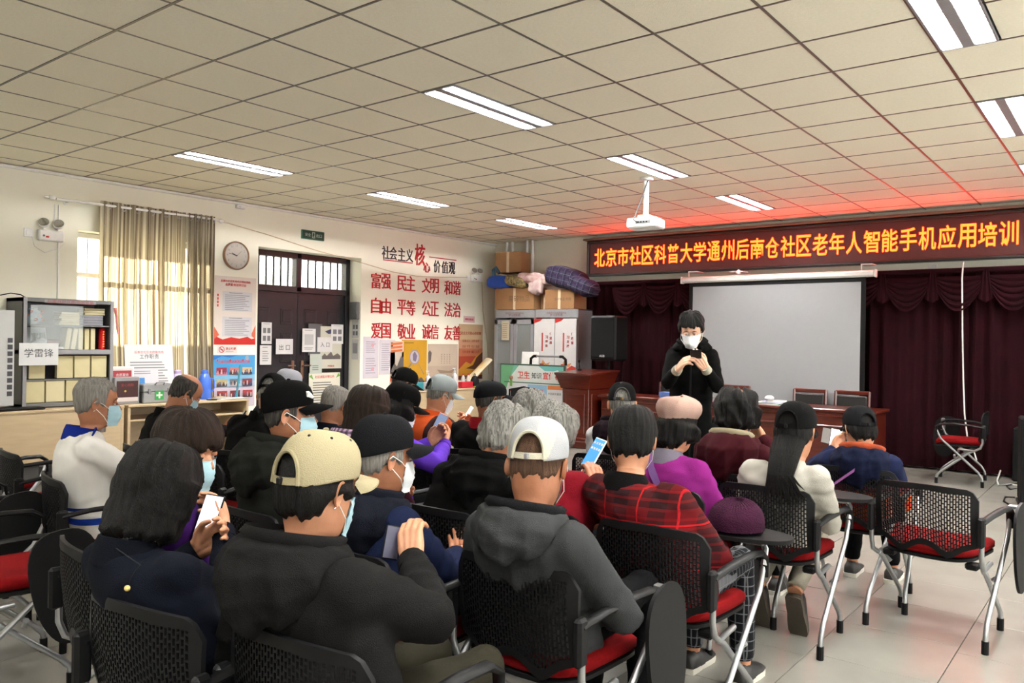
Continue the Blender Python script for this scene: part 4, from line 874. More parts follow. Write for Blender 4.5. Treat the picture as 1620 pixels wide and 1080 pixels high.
# corner cabinets
def metal_cabinet(x0, x1, label, glassy):
    t = empty('filing_cabinet', ((x0 + x1) / 2, 10.6, 0), 0, label, 'cabinet', 'grey metal cabinets in the corner')
    w = x1 - x0; d = 0.4; H = 2.0
    c = MB()
    for s_ in (-1, 1): c.box((s_ * (w / 2 - 0.01), 0, H / 2), (0.02, d, H), bev=0.003)
    c.box((0, 0, H - 0.01), (w, d, 0.02), bev=0.003).box((0, 0, 0.04), (w, d, 0.08)).box((0, d / 2 - 0.005, H / 2), (w, 0.01, H)).box((0, -d / 2 + 0.01, H - 0.075), (w - .04, 0.02, 0.11))
    c.build('body', M_greymetal, t)
    for z in (0.55, 1.1, 1.5): MB().box((0, 0.02, z), (w - 0.05, d - 0.08, 0.015)).build('shelf', M_greymetal, t)
    s = Sheet((np.array([0, -d / 2 - 0.001, H - 0.07]), np.array([1, 0, 0]), np.array([0, 0, 1]), np.array([0, -1, 0])), w * .5, .07, (150, 150, 154), .001); s.text('后南仓社区党群服务站', .5, .7, .9, c=(110, 60, 66)).text('学习资料柜', .5, .25, .6, c=(110, 60, 66)); s.build('cabinet_title', '', '', parent=t)
    for s_ in (-1, 1):
        xc = s_ * w / 4; dw = w / 2 - 0.012
        f = MB()
        for a, b in (((xc - dw / 2 + 0.03, -d / 2 - 0.01, 0.98), (0.06, 0.02, 1.72)), ((xc + dw / 2 - 0.03, -d / 2 - 0.01, 0.98), (0.06, 0.02, 1.72)), ((xc, -d / 2 - 0.01, 1.80), (dw, 0.02, 0.08)), ((xc, -d / 2 - 0.01, 0.15), (dw, 0.02, 0.08))): f.box(a, b, bev=0.003)
        if not glassy: f.box((xc, -d / 2 - 0.008, 0.98), (dw - .02, 0.01, 1.7))
        df = f.build('door', M_greymetal, t)
        MB().box((xc - s_ * (dw / 2 - 0.03), -d / 2 - 0.028, 0.98), (0.015, 0.02, 0.1), bev=0.004).build('handle', M_silver, df)
        if glassy: MB().box((xc, -d / 2 - 0.006, 0.98), (dw - .1, 0.005, 1.6)).build('glass_pane', M_glass, df)
    return t
metal_cabinet(-8.55, -7.72, 'grey metal cabinet with glazed doors in the corner', True)
metal_cabinet(-7.71, -6.88, 'grey metal cabinet with red and white posters on its doors', False)
s = Sheet((np.array([-8.3, 10.37, 1.66]), np.array([1, 0, 0]), np.array([0, 0, 1]), np.array([0, -1, 0])), .16, .32, (196, 184, 160), .003).lines(.5, .5, .7, .8, 8, (150, 130, 110)); s.build('kraft_sheet', 'buff sheet taped inside the top of the left glazed cabinet door', 'paper')
def cab_poster(xc, zc, hh, txts, label):
    s = Sheet((np.array([xc, 10.366, zc]), np.array([1, 0, 0]), np.array([0, 0, 1]), np.array([0, -1, 0])), .40, hh, (224, 222, 224), .003)
    if hh > .5:
        s.poly([(0, 1), (0, .92), (.1, .93), (.3, .96), (.4, 1)], (206, 40, 36)).poly([(0, 0), (0, .15), (.2, .1), (.4, .14), (.6, .09), (.8, .15), (1, .12), (1, .02), (.7, 0)], (200, 50, 36)).poly([(.35, .15), (.45, .24), (.6, .17), (.8, .2), (.7, .12)], (226, 150, 90)).r(.3, .5, .14, .17, (190, 50, 40))
        for k, tt in enumerate(txts):
            for j, ch in enumerate(tt): s.text(ch, .82 - .2 * k, .72 - .08 * j - .06 * k, .12, c=(170, 60, 60), bold=.02)
        s.r(.38, .45, .4, .74, (196, 60, 56))
    else: s.poly([(0, .8), (1, .9), (1, 1), (0, 1)], (200, 50, 36)).text('传', .7, .4, .12, c=(170, 60, 60)).r(.1, .3, .1, .3, (150, 90, 90))
    s.build('cabinet_poster', label, 'poster', 'red and white posters on the cabinet doors')
cab_poster(-7.50, 1.42, .86, ('传思想', '习理论'), 'upper left red and white poster on the corner cabinet')
cab_poster(-7.09, 1.42, .86, ('传政策', '习发展'), 'upper right red and white poster on the corner cabinet')
cab_poster(-7.50, 0.75, .42, (), 'lower left red edged poster on the corner cabinet, behind the trolley handle')
cab_poster(-7.09, 0.75, .42, (), 'lower right red edged poster on the corner cabinet, behind the trolley handle')
t = empty('trolley', (-7.16, 10.0, 0), 0, 'silver trolley handle with black corner grips in front of the cabinets', 'trolley')
MB().tube([(-0.33, 0, 0.05), (-0.33, 0, 1.18), (-0.31, 0, 1.235), (-0.27, 0, 1.26), (0.27, 0, 1.26), (0.31, 0, 1.235), (0.33, 0, 1.18), (0.33, 0, 0.05)], 0.014, 8).build('handle_frame', M_silver, t)
for s_ in (-1, 1): MB().tube([(s_ * 0.33, 0, 1.13), (s_ * 0.325, 0, 1.22), (s_ * 0.27, 0, 1.26), (s_ * 0.22, 0, 1.26)], 0.022, 8).build('corner_grip', M_black, t)
MB().box((0, -0.2, 0.08), (0.6, 0.45, 0.04), bev=0.01).build('platform', M_silver, t)
for sx in (-1, 1):
    for sy in (-0.38, -0.02): MB().cyl((sx * .28 - .012, sy, 0.04), (sx * .28 + .012, sy, 0.04), 0.04, 14).build('wheel', M_black, t)
# boxes and bundles on the cabinets
def carton(name, c, d, rz, label, mark):
    t = empty(name, (c[0], c[1], c[2] - d[2] / 2), rz, label, 'box', 'cardboard cartons on the corner cabinets')
    MB().box((0, 0, d[2] / 2), d, bev=0.004).build('carton_body', M_card, t)
    MB().box((0, -0.001, d[2] / 2), (0.05, d[1] + 0.002, d[2] + 0.003)).build('tape_strip', M_tape, t)
    if mark:
        s = Sheet((np.array([d[0] * .12, -d[1] / 2 - 0.001, d[2] * .5]), np.array([1, 0, 0]), np.array([0, 0, 1]), np.array([0, -1, 0])), d[0] * .6, .06, (150, 112, 74), .0005); s.text(mark, .5, .5, .9, c=(110, 76, 50)); s.build('printed_mark', '', '', parent=t)
    return t
carton('carton', (-8.16, 10.6, 2.185), (0.8, 0.36, 0.36), 0, 'long cardboard carton under the blue bag and pink quilt', '易碎物品')
carton('carton', (-7.26, 10.6, 2.16), (0.56, 0.36, 0.31), 0.0, 'cardboard carton under the dark plaid quilt', '防护用品 专用')
carton('carton', (-7.66, 10.68, 2.13), (0.16, 0.2, 0.24), 0, 'small brown carton wedged between the two large cartons', '')
carton('carton', (-8.36, 10.62, 2.80), (0.5, 0.34, 0.34), R(8), 'cardboard carton highest in the corner, on top of the bundles', '')
def bundle(name, c, d, m, label, cat, seed, lumps=0.02, rz=0.0, group=None):
    rr = np.random.RandomState(seed); P = []
    for q in np.linspace(0.05, PI - 0.05, 22):
        row = []
        for b in np.linspace(0, 2 * PI, 40, endpoint=False):
            se = lambda v, e: math.copysign(abs(v) ** e, v)
            x, y, z = se(math.sin(q), .6) * se(math.cos(b), .6), se(math.sin(q), .6) * se(math.sin(b), .6), -se(math.cos(q), .6)
            f = 1 + lumps * (math.sin(6 * x + seed) + math.sin(9 * z + 2 * y + seed) + math.sin(11 * x * z + seed * 2)) / min(d) * .15
            row.append((x * d[0] / 2 * f, y * d[1] / 2 * f, z * d[2] / 2 * f))
        P.append(row)
    o = MB().grid(P, closed_u=True, cap0=True, cap1=True).build(name, m); o.location = c; o.rotation_euler = (0, rz, 0)
    return tag(o, label, cat, group)
def plaid(name, base, bands, scales=1, rough=0.95):
    m = bpy.data.materials.new(name); m.use_nodes = True; nt = m.node_tree; N = nt.nodes; L = nt.links; b = N['Principled BSDF']; b.inputs['Roughness'].default_value = rough
    b.inputs['Specular IOR Level'].default_value = 0.1
    tc = N.new('ShaderNodeTexCoord'); cur = None
    prev = N.new('ShaderNodeRGB'); prev.outputs[0].default_value = (*base, 1); cur = prev.outputs[0]
    sep = N.new('ShaderNodeSeparateXYZ'); L.new(tc.outputs['Object'], sep.inputs[0])
    for (axis, per, lo, hi, col, fac) in bands:
        ml = N.new('ShaderNodeMath'); ml.operation = 'MULTIPLY'; ml.inputs[1].default_value = 1 / per
        if axis == 'D':
            ad = N.new('ShaderNodeMath'); ad.operation = 'ADD'; L.new(sep.outputs['X'], ad.inputs[0]); L.new(sep.outputs['Y'], ad.inputs[1]); L.new(ad.outputs[0], ml.inputs[0])
        else: L.new(sep.outputs[axis], ml.inputs[0])
        fr = N.new('ShaderNodeMath'); fr.operation = 'FRACT'; L.new(ml.outputs[0], fr.inputs[0])
        g = N.new('ShaderNodeMath'); g.operation = 'GREATER_THAN'; g.inputs[1].default_value = lo; L.new(fr.outputs[0], g.inputs[0])
        l2 = N.new('ShaderNodeMath'); l2.operation = 'LESS_THAN'; l2.inputs[1].default_value = hi; L.new(fr.outputs[0], l2.inputs[0])
        mu = N.new('ShaderNodeMath'); mu.operation = 'MULTIPLY'; L.new(g.outputs[0], mu.inputs[0]); L.new(l2.outputs[0], mu.inputs[1])
        mf = N.new('ShaderNodeMath'); mf.operation = 'MULTIPLY'; mf.inputs[1].default_value = fac; L.new(mu.outputs[0], mf.inputs[0])
        mx = N.new('ShaderNodeMix'); mx.data_type = 'RGBA'; L.new(mf.outputs[0], mx.inputs['Factor']); L.new(cur, mx.inputs['A']); mx.inputs['B'].default_value = (*col, 1); cur = mx.outputs['Result']
    L.new(cur, b.inputs['Base Color'])
    nb = N.new('ShaderNodeTexNoise'); nb.inputs['Scale'].default_value = 300; bp = N.new('ShaderNodeBump'); bp.inputs['Strength'].default_value = 0.3; bp.inputs['Distance'].default_value = 0.01
    L.new(nb.outputs['Fac'], bp.inputs['Height']); L.new(bp.outputs[0], b.inputs['Normal'])
    return m
M_quilt = plaid('dark_plaid', (0.012, 0.012, 0.022), [('X', 0.12, 0, .5, (0.03, 0.027, 0.045), .8), ('Z', 0.1, 0, .35, (0.02, 0.01, 0.03), .8), ('X', 0.12, .6, .64, (0.12, 0.11, 0.15), .8), ('Z', 0.1, .6, .65, (0.1, 0.09, 0.13), .7)], 1)
bundle('blue_bag', (-8.52, 10.55, 2.47), (0.54, 0.36, 0.24), mat('blue_woven_bag', srgb(20, 70, 170), 0.5, bump=.4, bscale=60), 'bright blue woven bag on the left carton beside the emergency light', 'bag', 2, rz=R(4))
bundle('dark_cushion', (-8.12, 10.5, 2.47), (0.5, 0.34, 0.2), mat('black_floral', (0.01, 0.01, 0.01), 0.8, col2=(0.3, 0.22, 0.08), scale=26), 'black cushion with a speckled border between blue bag and pink quilt', 'cushion', 5, rz=R(12))
bundle('pink_quilt', (-7.82, 10.55, 2.50), (0.62, 0.4, 0.2), mat('pink_quilt', srgb(160, 118, 120), 0.9, col2=srgb(186, 170, 164), scale=9), 'folded pink and white quilt bulging over the cartons', 'quilt', 7, 0.04, rz=R(6))
bundle('pink_quilt_fold', (-7.72, 10.42, 2.42), (0.26, 0.14, 0.36), mat('quilt_fold', srgb(166, 136, 136), 0.9, col2=srgb(186, 172, 168), scale=12), 'end of the pink quilt hanging over the carton front', 'quilt', 8, 0.04)
bundle('plaid_quilt', (-7.2, 10.52, 2.50), (0.72, 0.42, 0.34), M_quilt, 'dark blue plaid quilt rolled on the right carton', 'quilt', 9, 0.05, rz=R(14))
bundle('plaid_quilt', (-6.78, 10.4, 2.34), (0.5, 0.34, 0.26), M_quilt, 'end of the dark plaid quilt sagging off the cabinet towards the sign', 'quilt', 12, 0.05, rz=R(20))
tag(MB().tube([(-8.62, 10.45, 2.55), (-8.62, 10.42, 2.68), (-8.57, 10.42, 2.72), (-8.5, 10.44, 2.62)], 0.03, 8).build('bag_strap', flat((50, 90, 110))), 'teal strap standing up from the blue bag', 'strap')

# notice board
def board():
    p = (WX(842, 580, -7.0))
    M = (np.array([-7.21, 9.66, 0.62]), nrm([1, 0.0, 0]), np.array([0, 0, 1]), nrm([0, -1, 0]))
    t = empty('notice_board', (0, 0, 0), 0, 'green and white health notice board standing before the cabinets', 'notice board')
    W = 1.16; H = 1.0
    s = Sheet(M, W, H, (226, 230, 228), .02)
    s.r(0, 1, .74, 1, (120, 190, 170)).poly([(0, .4), (0, 1), (.22, 1), (.12, .72), (.05, .5)], (110, 176, 130)).poly([(.3, 1), (.14, .8), (.14, .72), (1, .72), (1, .8), (.9, 1)], (226, 232, 230)).poly([(.62, 1), (.72, .93), (.86, .93), (1, .98), (1, 1)], (110, 190, 190))
    s.text('卫生', .38, .86, .2, c=(226, 60, 50), bold=.02).text('知识', .59, .855, .16, c=(40, 50, 56), bold=.01).text('宣传栏', .83, .86, .28, c=(226, 60, 50), bold=.02)
    s.r(.06, 1, .735, .75, (60, 110, 90)).r(.14, .45, .3, .72, (222, 224, 232)).lines(.3, .45, .26, .3, 7, (170, 172, 180)).r(.45, .76, .3, .72, (150, 190, 226)).lines(.6, .4, .26, .2, 4, (110, 150, 200)).r(.77, 1, .3, .72, (232, 232, 236)).r(.77, 1, .66, .72, (226, 130, 70)).text('中国居民膳食', .88, .6, .2, c=(60, 60, 66)).r(.16, .2, .6, .64, (206, 40, 50))
    s.poly([(.88, .54), (.82, .44), (.94, .44)], (226, 150, 80)).poly([(.56 + .03 * math.cos(q), .64 + .03 * math.sin(q)) for q in np.linspace(0, 6, 12)], (220, 150, 90)).text('健康', .66, .63, .08, c=(206, 60, 60))
    s.build('board_panel', '', '', parent=t)
    f = MB(); o = M[0]
    for sx in (-1, 1): f.box((o[0] + sx * (W / 2 + .012), o[1], 0.57), (0.025, 0.03, 1.12), bev=0.004)
    f.box((o[0], o[1], 1.13), (W + .05, 0.03, 0.025), bev=0.004); f.build('board_frame', mat('dark_green_frame', srgb(40, 70, 56), 0.5), t)
    for sx in (-1, 1): MB().box((o[0] + sx * W * .45, o[1], 0.02), (0.04, 0.4, 0.04), bev=0.006).build('foot', M_silver, t)
    k = MB().ell((o[0] - .44 + .07, o[1] - .035, 0.93), (0.035, 0.02, 0.035), 12, 8); k.build('painted_head', flat((150, 110, 90)), t)
    MB().box((o[0] - .37, o[1] - .03, 0.85), (0.05, 0.008, 0.1), bev=0.003).build('painted_body', flat((120, 170, 90)), t)
board()
tag(MB().box((-7.72, 10.26, 0.66), (0.34, 0.02, 1.32), rot3(R(-4), 0, 0), bev=0.003).build('spare_board', M_white), 'plain white panel leaning between the notice board and the glazed cabinet', 'panel')

# loudspeaker on its stand
t = empty('loudspeaker', (-6.2, 10.2, 1.22), 0, 'black loudspeaker raised on a stand before the maroon curtain', 'speaker')
MB().box((0, 0, 0.33), (0.44, 0.36, 0.66), bev=0.025).build('cabinet', M_black, t)
MB().box((0, -0.185, 0.34), (0.39, 0.012, 0.58), bev=0.005).build('grille', M_blackm, t)
s = Sheet((np.array([0, -0.192, 0.07]), np.array([1, 0, 0]), np.array([0, 0, 1]), np.array([0, -1, 0])), .1, .03, (30, 30, 30), .001).text('AUB', .5, .5, .9, c=(200, 200, 204), bold=.04); s.build('badge', '', '', parent=t)
t = empty('speaker_stand', (-6.2, 10.2, 0), 0, 'thin black stand carrying the loudspeaker', 'stand')
MB().cyl((0, 0, 0.3), (0, 0, 1.22), 0.018, 10).build('pole', M_black, t)
for q in (0.5, 2.6, 4.7): MB().tube([(0, 0, 0.75), (0.32 * math.cos(q), 0.32 * math.sin(q), 0.02)], 0.012, 8).build('leg', M_midgrey, t)

# long table, chairs behind, things on it
t = empty('long_table', (-4.15, 9.85, 0), 0, 'long red brown wooden conference table before the screen', 'table')
MB().box((0, 0, 0.745), (3.65, 0.62, 0.035), bev=0.008).build('tabletop', M_redwood, t)
MB().box((0, -0.26, 0.385), (3.55, 0.03, 0.68), bev=0.006).build('front_panel', M_redwood, t)
MB().box((0, -0.285, 0.56), (3.55, 0.03, 0.03), bev=0.01).box((0, -0.285, 0.68), (3.55, 0.03, 0.03), bev=0.01).build('moulding', M_redwood, t)
for x in (-1.78, -0.6, 0.6, 1.78): MB().box((x, 0, 0.37), (0.04, 0.5, 0.72), bev=0.006).build('side_panel', M_redwood, t)
M_leather = mat('black_leather', (0.012, 0.011, 0.011), 0.45, bump=.2, bscale=120)
for k, (px, lb) in enumerate(((1052, 'wooden armchair with dark leather back behind the table, by the blue box'), (1152, 'wooden armchair with dark leather back behind the standing man'), (1272, 'wooden armchair with dark leather back, second from the table end'), (1340, 'wooden armchair with dark leather back, at the right table end'))):
    x = WY(px, 618, 10.32)[0]
    t = empty('wooden_chair', (x, 10.3, 0), PI, lb, 'chair', 'wooden chairs behind the table')
    for s_ in (-1, 1):
        MB().tube([(s_ * .2, -.24, 0), (s_ * .2, -.22, .45), (s_ * .2, -.26, .92)], 0.02, 6).build('back_post', M_redwood, t)
        MB().box((s_ * .2, .2, .21), (.04, .04, .42), bev=.004).build('leg', M_redwood, t)
    MB().box((0, -0.02, .43), (.44, .46, .05), bev=.01).build('seat_frame', M_redwood, t); MB().box((0, 0, .47), (.4, .42, .05), bev=.02).build('seat', M_leather, t)
    MB().box((0, -.262, .905), (.42, .03, .05), bev=.01).build('top_rail', M_redwood, t); MB().box((0, -.245, .72), (.36, .04, .3), bev=.015).build('back_pad', M_leather, t)
def on_table(px, py, Y=9.75): return WY(px, py, Y)
x = on_table(1054, 622)[0]; tag(MB().box((x, 9.8, .763 + .035), (.2, .14, .07), bev=.004).build('blue_box', flat((90, 120, 190))), 'small blue box on the table left of the standing man', 'box')
x = on_table(1212, 635)[0]; t = empty('papers', (x, 9.75, .763), 0, 'heap of papers with a white crumpled sheet and green edge on the table', 'paper')
for k in range(5): MB().box((0.03 * k, 0.01 * k, 0.004 + 0.008 * k), (.42 - .05 * k, .24, .006), rot3(R(1), 0, R(6 * k - 8)), bev=.001).build('sheet', [M_paper, flat((60, 140, 120)), M_paper, flat((190, 190, 226)), M_paper][k], t)
MB().ell((0.04, 0, .07), (.06, .06, .035), 12, 6).build('crumpled_sheet', M_paper, t)
tag(MB().box((WY(1311, 690, 9.52)[0], 9.54, WY(1311, 690, 9.52)[2]), (.16, .012, .17), rot3(0, R(8), 0)).build('grey_card', flat((170, 165, 165))), 'grey card fixed to the table front beside the boy in the dark cap', 'card')

# projector on its pole
def projector():
    t = empty('ceiling_projector', (-4.05, 7.35, 0), R(8), 'white projector hanging from a ceiling pole', 'projector')
    MB().box((0, 0, 2.72), (0.33, 0.26, 0.10), bev=0.014).build('casing', M_white, t)
    MB().cyl((0, 0, 2.77), (0, 0, ZC - 0.02), 0.028, 14).build('pole', M_white, t)
    MB().cyl((0, 0, ZC - 0.03), (0, 0, ZC - 0.002), 0.07, 20).build('ceiling_plate', M_white, t)
    MB().box((0, 0, 2.79), (0.14, 0.14, 0.03), bev=0.01).build('mount', M_white, t)
    MB().box((0.02, -0.131, 2.725), (0.16, 0.006, 0.03), bev=0.002).build('socket_panel', M_midgrey, t)
    g = MB(); [g.box((-0.03 + 0.03 * k, -0.136, 2.725), (0.018, 0.006, 0.014), bev=.001) for k in range(4)]; g.build('sockets', M_black, t)
    MB().cyl((0.08, 0.125, 2.72), (0.08, 0.15, 2.72), 0.035, 20).build('lens', M_black, t)
    MB().tube([(-0.04, -0.14, 2.725), (-0.06, -0.19, 2.74), (-0.05, -0.12, 2.85), (-0.02, -0.05, 3.0), (0.02, -0.02, 3.15), (0.03, 0.0, 3.19)], 0.007, 6).build('lead', M_black, t)
projector()

# black floor speaker at the right edge, leads on the floor
p = WZ(1606, 800, 0); q = 0.3
t = empty('floor_speaker', (p[0] + 0.21, p[1] + 0.16, 0), R(10), 'tall black floor speaker at the right edge of the picture', 'speaker')
MB().box((0, 0, 0.44), (0.4, 0.36, 0.8), bev=0.015).build('cabinet', M_blackm, t); MB().box((0, 0, 0.02), (0.42, 0.38, 0.04), bev=0.01).build('base', M_black, t); MB().box((0, -0.183, 0.45), (0.34, 0.01, 0.7), bev=0.004).build('grille', M_black, t)
p2_ = WZ(1600, 762, 0); tag(MB().box((p2_[0] + 0.15, p2_[1] + 0.2, 0.3), (0.3, 0.3, 0.6), bev=0.015).build('amplifier_case', M_blackm), 'lower black case behind the floor speaker at the curtain', 'case')
def floor_cable(pts, r_, m, label): tag(MB().tube([(*WZ(x, y, 0.01)[:2], z) for x, y, z in pts], r_, 6).build('floor_cable', m), label, 'cable')
floor_cable([(1606, 745, .3), (1585, 750, .1), (1577, 760, .012), (1580, 768, .012), (1600, 766, .012), (1612, 768, .012)], 0.009, M_white, 'white cable looping on the floor beside the black speaker')
floor_cable([(1610, 764, .012), (1592, 768, .012), (1598, 774, .012), (1612, 772, .012)], 0.007, M_black, 'upper thin black cable on the floor beside the speaker')
floor_cable([(1606, 788, .02), (1590, 786, .012), (1588, 793, .012), (1600, 800, .012), (1608, 802, .012)], 0.008, M_black, 'lower black cable on the floor at the foot of the speaker')
# ================================================================ training chairs
def chair_proto(tablet):
    t = empty('training_chair')
    W = 0.245
    def zlow(u):
        a = abs(u); return 0.475 - 0.045 * math.exp(-((a - 0.45) / 0.2) ** 2) - 0.0 * a + 0.02 * (a > .9) * 0 + 0.012 * math.exp(-(a / .22) ** 2) + .03 * a ** 4
    def ztop(u): return 0.80 - 0.012 * u * u - (0.05 * max(0, (abs(u) - 0.82) / 0.18) ** 2)
    def S(u, v, off=0.0):
        z = zlow(u) + (ztop(u) - zlow(u)) * v
        y = -0.235 - 0.10 * (z - 0.45) + 0.045 * u * u - 0.012 * math.sin(v * PI)
        return np.array([u * W, y + off, z])
    # perforated back: staggered slots
    m = MB(); nc, nr = 34, 11; u0, u1, v0, v1 = -0.87, 0.87, 0.1, 0.91
    def strip(pts, wv, d, mi=0):
        # bar along pts (list of (u,v)), half width wv as vector in uv
        P = []
        for (u, v) in pts:
            a = S(u - wv[0], v - wv[1]); b = S(u + wv[0], v + wv[1]); k = np.array([0, d, 0])
            P.append([a, b, b + k, a + k])
        m.grid(P, closed_u=True, cap0=True, cap1=True)
    for i in range(nc + 1):
        u = u0 + (u1 - u0) * i / nc
        strip([(u, v0 + (v1 - v0) * k / 3) for k in range(4)], (0.0088, 0), 0.008)
    for i in range(nc):
        ua = u0 + (u1 - u0) * i / nc; ub = u0 + (u1 - u0) * (i + 1) / nc
        for j in range(nr + 1):
            v = v0 + (v1 - v0) * (j + (0.5 if i % 2 else 0)) / nr
            if v > v1: continue
            strip([(ua, v), (ub, v)], (0, 0.009), 0.006)
    m.build('back_mesh', M_black, t, smooth=False)
    f = MB(); ring = []
    def outl(k):
        pts = []
        n = 22
        for i in range(n): pts.append((-1 + 2 * i / (n - 1), 0.0))
        for i in range(1, 8): pts.append((1, i / 8))
        for i in range(n): pts.append((1 - 2 * i / (n - 1), 1.0))
        for i in range(1, 8): pts.append((-1, 1 - i / 8))
        return pts
    P = []
    for (u, v) in outl(0):
        iu = max(-0.87, min(0.87, u)); iv = max(0.1, min(0.91, v))
        a = S(u, v, -0.002); b = S(iu, iv, -0.002); P.append([a, a + np.array([0, 0.014, 0]), b + np.array([0, 0.014, 0]), b])
    f.grid(P, closed_u=True, closed_v=True); f.build('back_frame', M_black, t, angle=50)
    # seat cushion and shell
    def seat(z0, th, w, d, m_, nm, crown):
        P = []
        for k, (e, zz) in enumerate([(0.90, 0), (1.0, 0.25), (1.0, 0.7), (0.93, 0.95), (0.7, 1.0), (0.35, 1.0), (0.02, 1.0)]):
            row = []
            for a in np.linspace(0, 2 * PI, 36, endpoint=False):
                c, s_ = math.cos(a), math.sin(a); se = lambda q: math.copysign(abs(q) ** 0.45, q)
                x = se(c) * w / 2 * e * (1 + 0.06 * se(s_)); y = se(s_) * d / 2 * e
                z = z0 + th * zz + (crown * (1 - e) if zz >= .95 else 0) + (-0.03 * max(0, y / (d / 2) - .55) ** 2 * 2) + 0.012 * (x / (w / 2)) ** 2
                row.append((x, y + 0.01, z))
            P.append(row)
        return MB().grid(P, closed_u=True, cap0=True, cap1=True).build(nm, m_, t, angle=60)
    seat(0.405, 0.03, 0.45, 0.45, M_black, 'seat_shell', 0)
    seat(0.428, 0.055, 0.46, 0.46, M_redseat, 'seat', 0.01)
    for s_ in (-1, 1):
        MB().box((s_ * 0.2, -0.13, 0.395), (0.06, 0.06, 0.035), bev=0.008).build('bracket', M_black, t)
        # upright that carries the back, curls under the seat
        MB().tube([(s_ * .262, -.225, .60), (s_ * .262, -.225, .47), (s_ * .262, -.205, .415), (s_ * .255, -.15, .385), (s_ * .25, -.05, .39), (s_ * .25, .0, .395)], 0.0125, 8).build('back_upright', M_silver, t, angle=60)
        MB().box((s_ * .262, -.235, .59), (.032, .05, .15), bev=.01).build('upright_sleeve', M_black, t)
        # long leg: arm front to rear foot
        L1 = MB().tube([(s_ * .285, .215, .60), (s_ * .285, .17, .50), (s_ * .285, -.19, .16), (s_ * .285, -.225, .10), (s_ * .285, -.23, .05)], 0.0125, 8).build('leg', M_silver, t, angle=60)
        MB().cyl((s_ * .285, -.23, .0), (s_ * .285, -.229, .065), 0.017, 10).build('foot_cap', M_black, L1)
        L2 = MB().tube([(s_ * .25, -.15, .385), (s_ * .25, -.10, .36), (s_ * .25, .17, .13), (s_ * .25, .205, .09), (s_ * .25, .21, .05)], 0.0125, 8).build('leg', M_silver, t, angle=60)
        MB().cyl((s_ * .25, .21, 0), (s_ * .25, .209, .065), 0.017, 10).build('foot_cap', M_black, L2)
        MB().cyl((s_ * .25, .035, .30), (s_ * .285, .035, .33), 0.012, 8).build('pivot', M_silver, t)
        MB().tube([(s_ * .262, -.235, .635), (s_ * .275, -.12, .655), (s_ * .285, .05, .665), (s_ * .288, .16, .66), (s_ * .288, .21, .63), (s_ * .287, .215, .55)], [.02, .021, .023, .023, .021, .018], 8, flat=.6, up=(0, 0, 1)).build('armrest', M_black, t, angle=60)
    if tablet:
        oval = [(0.13 * math.copysign(abs(math.cos(a)) ** .75, math.cos(a)) * (1 + .18 * math.sin(a)), 0.235 * math.copysign(abs(math.sin(a)) ** .85, math.sin(a))) for a in np.linspace(0, 2 * PI, 36, endpoint=False)]
        if tablet == 'open':
            MB().prism(oval, (np.array([0.16, 0.23, 0.70]), np.array([0, 1.0, 0]), np.array([-1.0, 0, 0]), np.array([0, 0, 1])), .016).build('tablet', M_black, t)
            MB().tube([(.29, .2, .60), (.285, .23, .66), (.26, .24, .695)], .013, 8).box((.24, .23, .688), (.1, .09, .02), bev=.005).build('tablet_arm', M_silver, t)
        else:
            MB().prism(oval, (np.array([0.34, 0.17, 0.46]), np.array([0, 1.0, 0.12]), np.array([0, -.12, 1.0]), np.array([1.0, 0, 0])), .014).build('tablet', M_black, t)
            MB().box((.315, .2, .665), (.07, .03, .02), bev=.005).box((.345, .2, .60), (.014, .05, .14), bev=.004).build('tablet_arm', M_silver, t)
            for z in (.5, .6): MB().cyl((.34, .14, z), (.352, .14, z), .008, 8).build('knob', M_black, t)
    return t
_ch = {}
def chair(x, y, rz, label, tablet='folded', group='black mesh training chairs with red seats'):
    if tablet not in _ch: _ch[tablet] = t = chair_proto(tablet)
    else: t = copy_tree(_ch[tablet])
    t.location = (x, y, 0.0); t.rotation_euler = (0, 0, rz)
    return tag(t, label, 'chair', group)
def chair_px(px, py, D, rz, label, tablet='folded'):
    p = AT(px, py, D); return chair(p[0], p[1], rz, label, tablet)
chair_px(1484, 850, 4.28, R(-6), 'empty mesh back chair with red seat, tablet folded, at the right of the rows', 'folded')
chair_px(82, 780, 4.95, R(-8), 'empty chair with red seat nearest the wall desk, left of the white fleece man', None)
chair_px(5, 900, 3.45, R(-10), 'empty chair cut by the left edge, red seat and black tablet showing')
chair_px(-45, 850, 4.2, R(-8), 'chair mostly outside the left edge, its folded black tablet showing')
chair_px(-22, 745, 5.4, R(20), 'chair of which only a back corner shows at the left edge', None)
chair_px(362, 765, 4.75, R(4), 'empty black chair in the gap behind the woman in the purple and magenta coat', None)
chair(-1.58, 10.1, R(95), 'lone empty chair with red seat turned sideways before the maroon curtain', 'folded')
# swivel chair by the notice board
_c = AT(836, 640, 11.0)
t = empty('office_chair', (_c[0], _c[1], 0), R(18), 'black office chair in front of the health notice board', 'chair')
P = [[(u * .2, -.2 + .05 * u * u,   .50 + .36 * v - .03 * u * u * v) for u in np.linspace(-1, 1, 12)] for v in np.linspace(0, 1, 8)]
g = MB().grid(P); g.grid([[(x, y - .02, z) for x, y, z in r_] for r_ in P]); g.tube([(-.22, -.16, .5), (-.22, -.16, .83), (0, -.21, .87), (.22, -.16, .83), (.22, -.16, .5), (0, -.2, .48)], .014, 8, closed=True); g.build('backrest', M_blackm, t)
MB().box((0, 0, .46), (.46, .46, .07), bev=.03).build('seat', M_blackm, t); MB().cyl((0, 0, .08), (0, 0, .44), .03).build('gas_column', M_black, t); MB().box((0, -.2, .54), (.06, .03, .2), bev=.01).build('back_bar', M_black, t)
